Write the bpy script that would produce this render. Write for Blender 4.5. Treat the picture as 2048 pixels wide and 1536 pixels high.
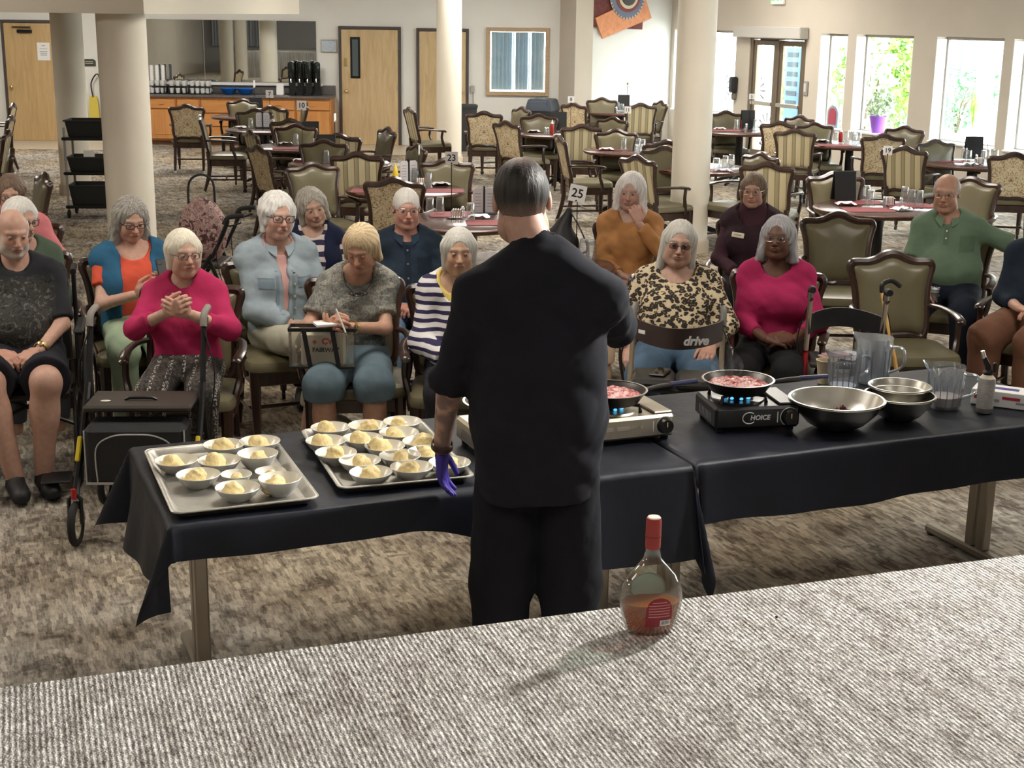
import bpy, bmesh, math, random
import numpy as np
from mathutils import Vector, Matrix, Euler

for o in list(bpy.data.objects):
    bpy.data.objects.remove(o)
SC = bpy.context.scene
COL = SC.collection
random.seed(7)
RNG = np.random.default_rng(11)
R = math.radians

# ------------------------------------------------------------------ camera
F_PX = 2840.0          # focal length in pixels of the 2048 x 1536 frame
CAM_H = 2.27
PITCH, ROLL = R(14.6), R(0.75)
_f = np.array([0, math.cos(PITCH), -math.sin(PITCH)])
_u0 = np.array([0, math.sin(PITCH), math.cos(PITCH)])
_r0 = np.array([1.0, 0, 0])
_u = _u0 * math.cos(ROLL) - _r0 * math.sin(ROLL)
_r = _r0 * math.cos(ROLL) + _u0 * math.sin(ROLL)
_c = np.array([0, 0, CAM_H])
cam_data = bpy.data.cameras.new('camera')
cam = bpy.data.objects.new('camera', cam_data)
COL.objects.link(cam)
m = Matrix.Identity(4)
for i in range(3):
    m[i][0], m[i][1], m[i][2], m[i][3] = _r[i], _u[i], -_f[i], _c[i]
cam.matrix_world = m
cam_data.sensor_fit = 'HORIZONTAL'
cam_data.sensor_width = 36.0
cam_data.lens = F_PX / 2048 * 36.0
cam_data.clip_start, cam_data.clip_end = 0.05, 300
SC.camera = cam

# ------------------------------------------------------------------ sky, sun, exposure
w = bpy.data.worlds.new('sky')
SC.world = w
w.use_nodes = True
bg = w.node_tree.nodes['Background']
bg.inputs[0].default_value = (0.86, 0.94, 1.0, 1)
bg.inputs[1].default_value = 14.0
sun_d = bpy.data.lights.new('sun', 'SUN')
sun_d.energy = 4.5
sun_d.angle = R(1.0)
sun_d.color = (1, 0.96, 0.9)
sun = bpy.data.objects.new('sun', sun_d)
COL.objects.link(sun)
sun.rotation_euler = (R(42), 0, R(-35))      # high, from behind the photographer's left, over the roof
SC.view_settings.view_transform = 'Standard'
SC.view_settings.look = 'None'
SC.view_settings.gamma = 1.0
SC.view_settings.use_curve_mapping = False
SC.view_settings.exposure = 0.15

CY_ = SC.cycles
CY_.max_bounces = 6
CY_.diffuse_bounces = 3
CY_.glossy_bounces = 3
CY_.transmission_bounces = 6
CY_.transparent_max_bounces = 8
CY_.caustics_reflective = False
CY_.caustics_refractive = False
CY_.adaptive_threshold = 0.05
CY_.use_light_tree = False

# ceiling lamps: recessed panels of the hall, extra ones added to brighten the left
CEIL_Z = 3.35
# (x, y, z, size, watts)
LAMPS = [(x, y, CEIL_Z, 1.15, w_) for y, w_ in ((11.5, 66.0), (16.5, 90.0), (21.5, 86.0)) for x in (-4.2, -0.3, 2.7)]
LAMPS += [(x, 6.5, CEIL_Z, 1.15, 48.0) for x in (-4.2, -0.6)]
LAMPS += [(x, 1.5, CEIL_Z, 1.15, 14.0) for x in (-4.2, -0.3, 3.6)]
LAMPS += [(3.2, 6.2, CEIL_Z, 1.15, 40.0)]
LAMPS += [(-8.3, y, 2.235, .5, 30.0) for y in (12.5, 17.0)]                    # added under the dropped soffit to brighten the dark space below it
LAMPS += [(-8.0, 22.3, CEIL_Z, 1.15, 80.0), (-9.0, 6.5, CEIL_Z, 1.15, 60.0), (-9.0, 0.5, CEIL_Z, 1.15, 60.0)]  # added to brighten the counter corner and the left wall seen mirrored
for (x, y, z, sz, wt_) in LAMPS:
    ld = bpy.data.lights.new('ceiling_lamp', 'AREA')
    ld.shape = 'SQUARE'
    ld.size = sz
    ld.energy = wt_
    ld.color = (1.0, 0.95, 0.87) if y > 14 else (1.0, 0.93, 0.83)
    lo = bpy.data.objects.new('ceiling_lamp_light', ld)
    COL.objects.link(lo)
    lo.location = (x, y, z - 0.06)


# spotlight over the tables, aimed at the stage
SPOT_P, SPOT_T = Vector((2.55, 5.2, 3.1)), Vector((.0, 2.55, .9))
sd_ = bpy.data.lights.new('stage_spot', 'SPOT')
sd_.energy = 980.0
sd_.spot_size = R(88)
sd_.spot_blend = 0.9
sd_.shadow_soft_size = 0.11
sd_.color = (1.0, 0.97, 0.92)
so_ = bpy.data.objects.new('stage_spot_light', sd_)
COL.objects.link(so_)
so_.location = SPOT_P
so_.rotation_euler = (SPOT_T - SPOT_P).to_track_quat('-Z', 'Y').to_euler()


def G(x, y, z=0.0):
    """point at height z seen at pixel (x, y) of the 2048 x 1536 photograph"""
    d = _f * F_PX + _r * (x - 1024) - _u * (y - 768)
    return Vector(_c + d * ((z - CAM_H) / d[2]))


def GY(x, y, Y):
    """point in the vertical plane at depth Y seen at pixel (x, y)"""
    d = _f * F_PX + _r * (x - 1024) - _u * (y - 768)
    return Vector(_c + d * (Y / d[1]))


def GP(x, y, p0, n):
    """point of the plane through p0 with normal n seen at pixel (x, y)"""
    d = _f * F_PX + _r * (x - 1024) - _u * (y - 768)
    n = np.array(n, float)
    return Vector(_c + d * (np.dot(np.array(p0) - _c, n) / np.dot(d, n)))

# ------------------------------------------------------------------ materials
MATS = {}


def new_mat(name):
    m = bpy.data.materials.new(name)
    m.use_nodes = True
    b = m.node_tree.nodes['Principled BSDF']
    return m, m.node_tree, b


def M(name, col, rough=0.6, metal=0.0, spec=0.5, vary=0.0, vscale=8.0, bump=0.0, bscale=60.0,
      trans=0.0, ior=1.45, alpha=1.0, emit=None, estr=1.0, stretch=None, sheen=0.0, coat=0.0):
    if name in MATS:
        return MATS[name]
    m, nt, b = new_mat(name)
    N = nt.nodes
    L = nt.links
    b.inputs['Base Color'].default_value = (*col, 1)
    b.inputs['Roughness'].default_value = rough
    b.inputs['Metallic'].default_value = metal
    b.inputs['Specular IOR Level'].default_value = spec
    b.inputs['IOR'].default_value = ior
    if trans:
        b.inputs['Transmission Weight'].default_value = trans
    if alpha < 1:
        b.inputs['Alpha'].default_value = alpha
    if sheen:
        b.inputs['Sheen Weight'].default_value = sheen
    if coat:
        b.inputs['Coat Weight'].default_value = coat
        b.inputs['Coat Roughness'].default_value = 0.15
    if emit:
        b.inputs['Emission Color'].default_value = (*emit, 1)
        b.inputs['Emission Strength'].default_value = estr
    if vary or bump:
        tc = N.new('ShaderNodeTexCoord')
        src = tc.outputs['Object']
        if stretch:
            mp = N.new('ShaderNodeMapping')
            mp.inputs['Scale'].default_value = stretch
            L.new(src, mp.inputs[0])
            src = mp.outputs[0]
    if vary:
        n = N.new('ShaderNodeTexNoise')
        n.inputs['Scale'].default_value = vscale
        n.inputs['Detail'].default_value = 4
        L.new(src, n.inputs['Vector'])
        r = N.new('ShaderNodeValToRGB')
        r.color_ramp.elements[0].position = 0.3
        r.color_ramp.elements[1].position = 0.7
        r.color_ramp.elements[0].color = (*[max(0, c * (1 - vary)) for c in col], 1)
        r.color_ramp.elements[1].color = (*[min(1, c * (1 + vary)) for c in col], 1)
        L.new(n.outputs[0], r.inputs[0])
        L.new(r.outputs[0], b.inputs['Base Color'])
    if bump:
        n2 = N.new('ShaderNodeTexNoise')
        n2.inputs['Scale'].default_value = bscale
        n2.inputs['Detail'].default_value = 3
        L.new(src, n2.inputs['Vector'])
        bp = N.new('ShaderNodeBump')
        bp.inputs['Strength'].default_value = bump
        bp.inputs['Distance'].default_value = 0.02
        L.new(n2.outputs[0], bp.inputs['Height'])
        L.new(bp.outputs[0], b.inputs['Normal'])
    MATS[name] = m
    return m


class NT:
    """small helper to write node graphs"""

    def __init__(s, name):
        s.m, s.nt, s.b = new_mat(name)
        MATS[name] = s.m

    def n(s, kind, **kw):
        nd = s.nt.nodes.new('ShaderNode' + kind)
        for k, v in kw.items():
            if k.startswith('_'):
                setattr(nd, k[1:], v)
            else:
                key = int(k[1:]) if k[0] == 'i' and k[1:].isdigit() else k.replace('__', ' ')
                sock = nd.inputs[key]
                if hasattr(v, 'is_output') or isinstance(v, bpy.types.NodeSocket):
                    s.nt.links.new(v, sock)
                else:
                    sock.default_value = v
        return nd

    def link(s, a, b):
        s.nt.links.new(a, b)

    def obj(s, scale=(1, 1, 1), rot=(0, 0, 0), loc=(0, 0, 0)):
        tc = s.n('TexCoord')
        mp = s.n('Mapping')
        s.link(tc.outputs['Object'], mp.inputs['Vector'])
        mp.inputs['Scale'].default_value = scale
        mp.inputs['Rotation'].default_value = rot
        mp.inputs['Location'].default_value = loc
        return mp.outputs[0]

    def noise(s, vec, scale, detail=3, rough=0.5, dist=0.0):
        nd = s.n('TexNoise')
        s.link(vec, nd.inputs['Vector'])
        nd.inputs['Scale'].default_value = scale
        nd.inputs['Detail'].default_value = detail
        nd.inputs['Roughness'].default_value = rough
        nd.inputs['Distortion'].default_value = dist
        return nd.outputs[0]

    def ramp(s, fac, stops, const=False):
        nd = s.n('ValToRGB')
        cr = nd.color_ramp
        if const:
            cr.interpolation = 'CONSTANT'
        while len(cr.elements) < len(stops):
            cr.elements.new(0.5)
        for e, (p, c) in zip(cr.elements, stops):
            e.position = p
            e.color = (*c, 1) if len(c) == 3 else c
        s.link(fac, nd.inputs[0])
        return nd.outputs[0]

    def math(s, op, a, b=None, c=None):
        nd = s.n('Math')
        nd.operation = op
        for i, v in enumerate((a, b, c)):
            if v is None:
                continue
            if isinstance(v, bpy.types.NodeSocket):
                s.link(v, nd.inputs[i])
            else:
                nd.inputs[i].default_value = v
        return nd.outputs[0]

    def mix(s, fac, a, b, mode='MIX'):
        nd = s.n('MixRGB')
        nd.blend_type = mode
        for i, v in enumerate((fac, a, b)):
            if isinstance(v, bpy.types.NodeSocket):
                s.link(v, nd.inputs[i])
            elif i == 0:
                nd.inputs[0].default_value = v
            else:
                nd.inputs[i].default_value = (*v, 1)
        return nd.outputs[0]

    def sep(s, vec):
        nd = s.n('SeparateXYZ')
        s.link(vec, nd.inputs[0])
        return nd.outputs

    def color(s, sock):
        s.link(sock, s.b.inputs['Base Color'])

    def bump(s, h, strength=0.3, dist=0.01):
        nd = s.n('Bump')
        nd.inputs['Strength'].default_value = strength
        nd.inputs['Distance'].default_value = dist
        s.link(h, nd.inputs['Height'])
        s.link(nd.outputs[0], s.b.inputs['Normal'])

    def rough(s, v):
        s.b.inputs['Roughness'].default_value = v


# ------------------------------------------------------------------ mesh building
def link_obj(name, me, parent=None, loc=None, rot=None):
    o = bpy.data.objects.new(name, me)
    COL.objects.link(o)
    if parent is not None:
        o.parent = parent
    if loc is not None:
        o.location = loc
    if rot is not None:
        o.rotation_euler = rot
    return o


def mesh_from(name, verts, faces, mat, smooth=True, angle=40):
    me = bpy.data.meshes.new(name)
    me.from_pydata([tuple(v) for v in verts], [], faces)
    if mat is not None:
        for mm in (mat if isinstance(mat, (list, tuple)) else [mat]):
            me.materials.append(mm)
    if smooth:
        me.polygons.foreach_set('use_smooth', [True] * len(me.polygons))
        if angle:
            me.set_sharp_from_angle(angle=R(angle))
    me.update()
    return me


class MB:
    """collects shapes, then becomes ONE mesh"""

    def __init__(s):
        s.v = []
        s.f = []
        s.T = None
        s.mi = []
        s.cur = 0

    def tf(s, T=None):
        s.T = T
        return s

    def add(s, vs, fs):
        k = len(s.v)
        if s.T is not None:
            vs = [s.T @ Vector(v) for v in vs]
        s.v += [tuple(v) for v in vs]
        s.f += [tuple(i + k for i in f) for f in fs]
        s.mi += [s.cur] * len(fs)
        return s

    def box(s, c, d, ch=0.0, rz=0.0, rot=None):
        """box with centre c and full sizes d, chamfered by ch"""
        hx, hy, hz = d[0] / 2, d[1] / 2, d[2] / 2
        Mx = Matrix.Translation(c) @ (rot.to_matrix().to_4x4() if rot is not None else Matrix.Rotation(rz, 4, 'Z'))
        if ch <= 0:
            vs = [(x * hx, y * hy, z * hz) for z in (-1, 1) for y in (-1, 1) for x in (-1, 1)]
            fs = [(0, 2, 3, 1), (4, 5, 7, 6), (0, 1, 5, 4), (2, 6, 7, 3), (0, 4, 6, 2), (1, 3, 7, 5)]
        else:
            ch = min(ch, hx * .95, hy * .95, hz * .95)
            vs = []
            idx = {}
            for sx in (-1, 1):
                for sy in (-1, 1):
                    for sz in (-1, 1):
                        for ax in range(3):
                            p = [sx * (hx - ch), sy * (hy - ch), sz * (hz - ch)]
                            p[ax] = (sx * hx, sy * hy, sz * hz)[ax]
                            idx[(sx, sy, sz, ax)] = len(vs)
                            vs.append(tuple(p))
            fs = []
            for ax in range(3):
                for sg in (-1, 1):
                    q = []
                    for a, bb in ((-1, -1), (1, -1), (1, 1), (-1, 1)):
                        k = [0, 0, 0]
                        k[ax] = sg
                        k[(ax + 1) % 3] = a
                        k[(ax + 2) % 3] = bb
                        q.append(idx[(k[0], k[1], k[2], ax)])
                    fs.append(tuple(q if sg > 0 else q[::-1]))
            for ax in range(3):
                b1, b2 = (ax + 1) % 3, (ax + 2) % 3
                for s1 in (-1, 1):
                    for s2 in (-1, 1):
                        def K(sa, which):
                            k = [0, 0, 0]
                            k[ax] = sa
                            k[b1] = s1
                            k[b2] = s2
                            return idx[(k[0], k[1], k[2], which)]
                        q = (K(-1, b1), K(1, b1), K(1, b2), K(-1, b2))
                        fs.append(q if s1 * s2 > 0 else q[::-1])
            for sx in (-1, 1):
                for sy in (-1, 1):
                    for sz in (-1, 1):
                        t = tuple(idx[(sx, sy, sz, a)] for a in range(3))
                        fs.append(t if sx * sy * sz > 0 else t[::-1])
        old = s.T
        s.T = (old @ Mx) if old is not None else Mx
        s.add(vs, fs)
        s.T = old
        return s

    def ring_loft(s, rings, closed=True, cap=True):
        n = len(rings[0])
        vs = [p for r in rings for p in r]
        fs = []
        for i in range(len(rings) - 1):
            for j in range(n if closed else n - 1):
                a, b = i * n + j, i * n + (j + 1) % n
                fs.append((a, b, b + n, a + n))
        if cap:
            fs.append(tuple(range(n))[::-1])
            fs.append(tuple((len(rings) - 1) * n + j for j in range(n)))
        return s.add(vs, fs)

    def lathe(s, prof, n=24, c=(0, 0, 0), cap=True):
        """profile of (radius, z), revolved about z at c"""
        rings = [[(c[0] + r * math.cos(2 * math.pi * j / n), c[1] + r * math.sin(2 * math.pi * j / n), c[2] + z)
                  for j in range(n)] for r, z in prof]
        return s.ring_loft(rings, True, cap)

    def tube(s, pts, rad, n=8, cap=True, closed=False, flat=None):
        """tube through pts, radius number or list; flat=(a,b) scales the section"""
        P = [Vector(p) for p in pts]
        k = len(P)
        rr = rad if isinstance(rad, (list, tuple)) else [rad] * k
        rings = []
        up = None
        for i in range(k):
            if closed:
                t = P[(i + 1) % k] - P[i - 1]
            else:
                t = P[min(i + 1, k - 1)] - P[max(i - 1, 0)]
            if t.length < 1e-9:
                t = Vector((0, 0, 1))
            t.normalize()
            if up is None:
                up = Vector((0, 0, 1)) if abs(t.z) < 0.9 else Vector((0, 1, 0))
            a = t.cross(up)
            if a.length < 1e-5:
                a = t.orthogonal()
            a.normalize()
            b = a.cross(t).normalized()
            up = b
            fa, fb = flat if flat else (1, 1)
            rings.append([tuple(P[i] + a * (rr[i] * fa * math.cos(2 * math.pi * j / n + math.pi / n)) +
                                b * (rr[i] * fb * math.sin(2 * math.pi * j / n + math.pi / n))) for j in range(n)])
        if closed:
            rings.append(rings[0])
            return s.ring_loft(rings, True, False)
        return s.ring_loft(rings, True, cap)

    def cyl(s, p0, p1, r0, r1=None, n=12):
        return s.tube([p0, p1], [r0, r0 if r1 is None else r1], n)

    def ell(s, c, r, nu=12, nv=8, rot=None):
        vs = []
        fs = []
        Mx = rot.to_matrix() if rot is not None else Matrix.Identity(3)
        for i in range(1, nv):
            th = math.pi * i / nv
            for j in range(nu):
                ph = 2 * math.pi * j / nu
                p = Mx @ Vector((r[0] * math.sin(th) * math.cos(ph), r[1] * math.sin(th) * math.sin(ph), r[2] * math.cos(th)))
                vs.append((c[0] + p.x, c[1] + p.y, c[2] + p.z))
        for i in range(nv - 2):
            for j in range(nu):
                a, b = i * nu + j, i * nu + (j + 1) % nu
                fs.append((a, a + nu, b + nu, b))
        t, bt = len(vs), len(vs) + 1
        pt = Mx @ Vector((0, 0, r[2]))
        vs.append((c[0] + pt.x, c[1] + pt.y, c[2] + pt.z))
        vs.append((c[0] - pt.x, c[1] - pt.y, c[2] - pt.z))
        for j in range(nu):
            fs.append((t, j, (j + 1) % nu))
            fs.append((bt, (nv - 2) * nu + (j + 1) % nu, (nv - 2) * nu + j))
        return s.add(vs, fs)

    def prism(s, poly, z0, z1):
        """vertical prism over an xy polygon"""
        n = len(poly)
        vs = [(x, y, z0) for x, y in poly] + [(x, y, z1) for x, y in poly]
        fs = [tuple(range(n))[::-1], tuple(range(n, 2 * n))] + [(i, (i + 1) % n, n + (i + 1) % n, n + i) for i in range(n)]
        return s.add(vs, fs)

    def build(s, name, mat, parent=None, loc=None, rot=None, smooth=True, angle=40):
        me = mesh_from(name, s.v, s.f, mat, smooth, angle)
        if isinstance(mat, (list, tuple)):
            me.polygons.foreach_set('material_index', s.mi)
        return link_obj(name, me, parent, loc, rot)


def tag(o, label, cat, group=None, kind=None):
    o['label'] = label
    o['category'] = cat
    if group:
        o['group'] = group
    if kind:
        o['kind'] = kind
    return o


def thing(name, label, cat, loc=(0, 0, 0), rz=0.0, group=None):
    o = bpy.data.objects.new(name, None)
    COL.objects.link(o)
    o.empty_display_size = 0.1
    o.location = loc
    o.rotation_euler = (0, 0, rz)
    return tag(o, label, cat, group)


def copy_tree(o, parent=None):
    c = o.copy()
    COL.objects.link(c)
    c.parent = parent
    for ch in o.children:
        copy_tree(ch, c)
    return c


def place(proto, used, loc, rz, label, group=None):
    """the first call moves the prototype itself, later calls copy it with all its parts"""
    o = copy_tree(proto) if used.get(proto.name) else proto
    used[proto.name] = True
    o.location = loc
    o.rotation_euler = (0, 0, rz)
    o['label'] = label
    if group:
        o['group'] = group
    return o


USED = {}


def struct(o, label=None, cat=None):
    o['kind'] = 'structure'
    if label:
        o['label'] = label
    if cat:
        o['category'] = cat
    return o


def text_mesh(txt, size, mat, name='lettering', parent=None, loc=(0, 0, 0), rot=(0, 0, 0), extrude=0.0006, shear=0.0, bold=0.0,
              align='CENTER'):
    cu = bpy.data.curves.new(name, 'FONT')
    cu.body = txt
    cu.size = size
    cu.align_x = align
    cu.align_y = 'CENTER'
    cu.extrude = extrude
    cu.shear = shear
    cu.offset = bold
    cu.resolution_u = 3
    tmp = bpy.data.objects.new('tmp_text', cu)
    COL.objects.link(tmp)
    dg = bpy.context.evaluated_depsgraph_get()
    me = bpy.data.meshes.new_from_object(tmp.evaluated_get(dg))
    bpy.data.objects.remove(tmp)
    bpy.data.curves.remove(cu)
    me.name = name
    me.materials.clear()
    me.materials.append(mat)
    o = link_obj(name, me, parent, loc, rot)
    return o


def bez(p0, p1, p2, n=8):
    p0, p1, p2 = Vector(p0), Vector(p1), Vector(p2)
    return [tuple(p0 * (1 - t) ** 2 + p1 * 2 * t * (1 - t) + p2 * t * t) for t in [i / n for i in range(n + 1)]]


def smooth_path(pts, n=6):
    """Catmull-Rom through pts"""
    P = [Vector(p) for p in pts]
    out = []
    for i in range(len(P) - 1):
        a, b, c, d = P[max(i - 1, 0)], P[i], P[i + 1], P[min(i + 2, len(P) - 1)]
        for k in range(n):
            t = k / n
            out.append(tuple(0.5 * ((2 * b) + (c - a) * t + (2 * a - 5 * b + 4 * c - d) * t * t + (3 * b - a - 3 * c + d) * t ** 3)))
    out.append(tuple(P[-1]))
    return out

# ------------------------------------------------------------------ surface materials
def turned(t, ang, scale):
    """object coordinates turned by ang, then stretched"""
    v = t.obj((1, 1, 1), (0, 0, -ang))
    mp = t.n('Mapping')
    mp.inputs['Scale'].default_value = scale
    t.link(v, mp.inputs['Vector'])
    return mp.outputs[0]


def carpet_mat():
    t = NT('carpet')
    v = t.obj()
    big = t.noise(v, 1.7, 4, 0.55, 0.4)
    mid = t.noise(turned(t, R(22), (8, 5, 1)), 1.0, 5, 0.65, 0.3)
    warm = t.noise(v, 0.55, 2)
    # short woven dashes, most of them running across the rows
    def dashes(sx, sy, swap):
        x, y, z = t.sep(turned(t, R(22), (1, 1, 1)))
        if swap:
            x, y = y, x
        wob = t.noise(v, 14, 2)
        fx = t.math('FLOOR', t.math('ADD', t.math('MULTIPLY', x, sx), t.math('MULTIPLY', wob, 2.2)))
        w1 = t.n('TexWhiteNoise')
        w1.noise_dimensions = '1D'
        t.link(fx, w1.inputs['W'])
        fy = t.math('FLOOR', t.math('ADD', t.math('MULTIPLY', y, sy), t.math('MULTIPLY', w1.outputs[0], 9.0)))
        cb = t.n('CombineXYZ')
        t.link(fx, cb.inputs[0])
        t.link(fy, cb.inputs[1])
        w2 = t.n('TexWhiteNoise')
        w2.noise_dimensions = '2D'
        t.link(cb.outputs[0], w2.inputs['Vector'])
        return w2.outputs[0]
    fine = t.noise(turned(t, R(22), (110, 16, 1)), 1.0, 3, 0.7)
    da = t.math('ADD', t.math('MULTIPLY', dashes(62, 12, False), .25), t.math('ADD', t.math('MULTIPLY', fine, .60), .075))
    db = t.math('ADD', t.math('MULTIPLY', dashes(40, 9, True), .25), t.math('ADD', t.math('MULTIPLY', fine, .60), .075))
    sel = t.ramp(t.noise(v, 5.0, 2), [(0.60, (0, 0, 0)), (0.64, (1, 1, 1))])
    dash = t.mix(sel, da, db)
    base = t.ramp(big, [(0.32, (0.235, 0.20, 0.16)), (0.5, (0.32, 0.285, 0.24)), (0.68, (0.40, 0.37, 0.32))])
    cool = t.ramp(warm, [(0.42, (1.04, 0.98, 0.89)), (0.6, (0.96, 0.99, 1.05))])
    base = t.mix(1.0, base, cool, 'MULTIPLY')
    blot = t.ramp(mid, [(0.38, (0.50, 0.47, 0.44)), (0.44, (0.84, 0.82, 0.80)), (0.56, (1.10, 1.09, 1.06))])
    base = t.mix(1.0, base, blot, 'MULTIPLY')
    dd = t.ramp(dash, [(0.34, (0.46, 0.44, 0.42)), (0.5, (0.97, 0.97, 0.97)), (0.66, (1.48, 1.46, 1.42))])
    t.color(t.mix(1.0, base, dd, 'MULTIPLY'))
    t.rough(0.95)
    t.b.inputs['Specular IOR Level'].default_value = 0.15
    t.bump(dash, 0.35, 0.01)
    return t.m


def stage_mat(ang):
    t = NT('stage_carpet')
    v = turned(t, ang, (1, 1, 1))
    wv = t.n('TexWave')
    wv.bands_direction = 'X'
    t.link(v, wv.inputs['Vector'])
    wv.inputs['Scale'].default_value = 28
    wv.inputs['Distortion'].default_value = 3.2
    wv.inputs['Detail'].default_value = 3
    wv.inputs['Detail Scale'].default_value = 5
    speck = t.noise(turned(t, ang, (130, 40, 1)), 1.0, 3, 0.75)
    patch = t.noise(turned(t, ang, (22, 7, 1)), 1.0, 3, 0.6)
    big = t.noise(v, 2.2, 3)
    c1 = t.ramp(wv.outputs[1], [(0.10, (0.31, 0.30, 0.285)), (0.65, (0.55, 0.54, 0.525))])
    c2 = t.ramp(speck, [(0.36, (0.40, 0.39, 0.38)), (0.52, (0.97, 0.97, 0.96)), (0.68, (1.50, 1.49, 1.47))])
    c4 = t.ramp(patch, [(0.36, (0.72, 0.70, 0.68)), (0.55, (1.04, 1.04, 1.04))])
    c3 = t.ramp(big, [(0.35, (0.92, 0.90, 0.88)), (0.65, (1.06, 1.06, 1.06))])
    c = t.mix(1.0, t.mix(1.0, c1, c2, 'MULTIPLY'), c3, 'MULTIPLY')
    t.color(t.mix(1.0, c, c4, 'MULTIPLY'))
    t.rough(0.95)
    t.b.inputs['Specular IOR Level'].default_value = 0.1
    t.bump(wv.outputs[1], 0.6, 0.01)
    return t.m


def wood_mat(name, c0, c1, scale=1.0, rough=0.45, axis='Z', bump=0.05, coat=0.0):
    t = NT(name)
    st = {'Z': (14, 14, 1.3), 'X': (1.3, 14, 14), 'Y': (14, 1.3, 14)}[axis]
    v = t.obj(tuple(a * scale for a in st))
    n = t.noise(v, 1.0, 5, 0.6, 1.2)
    t.color(t.ramp(n, [(0.33, c0), (0.66, c1)]))
    t.rough(rough)
    if coat:
        t.b.inputs['Coat Weight'].default_value = coat
        t.b.inputs['Coat Roughness'].default_value = 0.2
    t.bump(n, bump, 0.004)
    return t.m


CARPET = carpet_mat()
STAGE_DIR = Vector((2.43, 0.84, 0)).normalized()
STAGE_ANG = math.atan2(STAGE_DIR.y, STAGE_DIR.x)
STAGE_M = stage_mat(STAGE_ANG)
WALL_W = M('wall_paint_white', (0.80, 0.79, 0.75), 0.75, vary=0.03, vscale=1.5, bump=0.04, bscale=90)
WALL_B = M('wall_paint_beige', (0.60, 0.54, 0.455), 0.75, vary=0.03, vscale=1.5, bump=0.04, bscale=90)
SOFF = M('soffit_paint', (0.66, 0.60, 0.50), 0.75, bump=0.03, bscale=90)
COLM = M('column_paint', (0.78, 0.72, 0.61), 0.6, vary=0.03, vscale=2, bump=0.03, bscale=90)
CEILM = M('ceiling_tile_paint', (0.8, 0.78, 0.74), 0.9, bump=0.05, bscale=120)
TILE = M('vinyl_tile', (0.55, 0.47, 0.36), 0.4, vary=0.08, vscale=6)
OAK = wood_mat('light_oak', (0.52, 0.37, 0.20), (0.66, 0.50, 0.29), 1.0, 0.4)
OAKD = wood_mat('golden_oak', (0.50, 0.34, 0.16), (0.63, 0.44, 0.22), 1.0, 0.4)
ORANGE = wood_mat('orange_oak', (0.52, 0.215, 0.062), (0.64, 0.30, 0.10), 1.0, 0.4)
ORANGEX = wood_mat('orange_oak_across', (0.52, 0.215, 0.062), (0.64, 0.30, 0.10), 1.0, 0.4, 'X')
DKFRAME = M('dark_door_frame', (0.075, 0.062, 0.058), 0.5)
BLACKP = M('black_plastic', (0.012, 0.012, 0.013), 0.4)
BLACKM = M('black_metal', (0.015, 0.015, 0.016), 0.35, metal=0.3)
CHROME = M('chrome', (0.75, 0.75, 0.76), 0.18, metal=1.0)
STEEL = M('brushed_steel', (0.74, 0.72, 0.66), 0.28, metal=1.0, bump=0.03, bscale=200)
BRASS = M('brass', (0.72, 0.55, 0.25), 0.3, metal=1.0)
WHITEP = M('white_plastic', (0.85, 0.85, 0.84), 0.4)
PAPER = M('white_paper', (0.86, 0.86, 0.85), 0.8)
GLASS = M('clear_glass', (0.95, 0.98, 0.97), 0.02, trans=1.0, ior=1.45)
PRINT = M('grey_print', (0.35, 0.36, 0.40), 0.8)

# thin window glass: mostly see-through, a little glossy
def pane_mat():
    t = NT('window_pane')
    tr = t.n('BsdfTransparent')
    gl = t.n('BsdfGlossy')
    gl.inputs['Roughness'].default_value = 0.03
    tr.inputs[0].default_value = (0.96, 0.985, 0.98, 1)
    mx = t.n('MixShader')
    mx.inputs[0].default_value = 0.06
    t.link(tr.outputs[0], mx.inputs[1])
    t.link(gl.outputs[0], mx.inputs[2])
    t.link(mx.outputs[0], t.nt.nodes['Material Output'].inputs[0])
    return t.m


PANE = pane_mat()

# ------------------------------------------------------------------ the room
BACK_Y = 25.4
WP0 = Vector((2.75, 26.0, 0))
WD = Vector((3.5, -7.8, 0)).normalized()         # the window wall runs this way from the far corner
WN = Vector((-WD.y, WD.x, 0))
if WN.x > 0:
    WN = -WN                                     # into the room
WL = 21.0
WE = WP0 + WD * WL
LEFT_X, FRONT_Y = -12.0, -5.0

b = MB()
b.prism([(LEFT_X, FRONT_Y), (WE.x, FRONT_Y), (WE.x, WE.y), (WP0.x, WP0.y), (LEFT_X, WP0.y)], -0.1, 0.0)
struct(b.build('floor', CARPET, smooth=False), 'brown, grey and beige patterned carpet of the dining hall', 'floor')
b = MB()
b.prism([(LEFT_X, 23.75), (-6.75, 23.75), (-6.75, BACK_Y), (LEFT_X, BACK_Y)], 0, 0.004)
b.prism([(-3.2, 23.6), (-1.2, 23.6), (-1.2, BACK_Y), (-3.2, BACK_Y)], 0, 0.004)
struct(b.build('floor_tile_strip', TILE, smooth=False), 'beige vinyl floor strip in front of the wooden doors', 'floor')
b = MB()
b.prism([(LEFT_X - .2, FRONT_Y - .2), (WE.x + .2, FRONT_Y - .2), (WE.x + .2, WE.y), (WP0.x + .4, WP0.y + .2), (LEFT_X - .2, WP0.y + .2)], CEIL_Z, CEIL_Z + 0.1)
struct(b.build('ceiling', CEILM, smooth=False), 'pale flat ceiling of the dining hall', 'ceiling')


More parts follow.
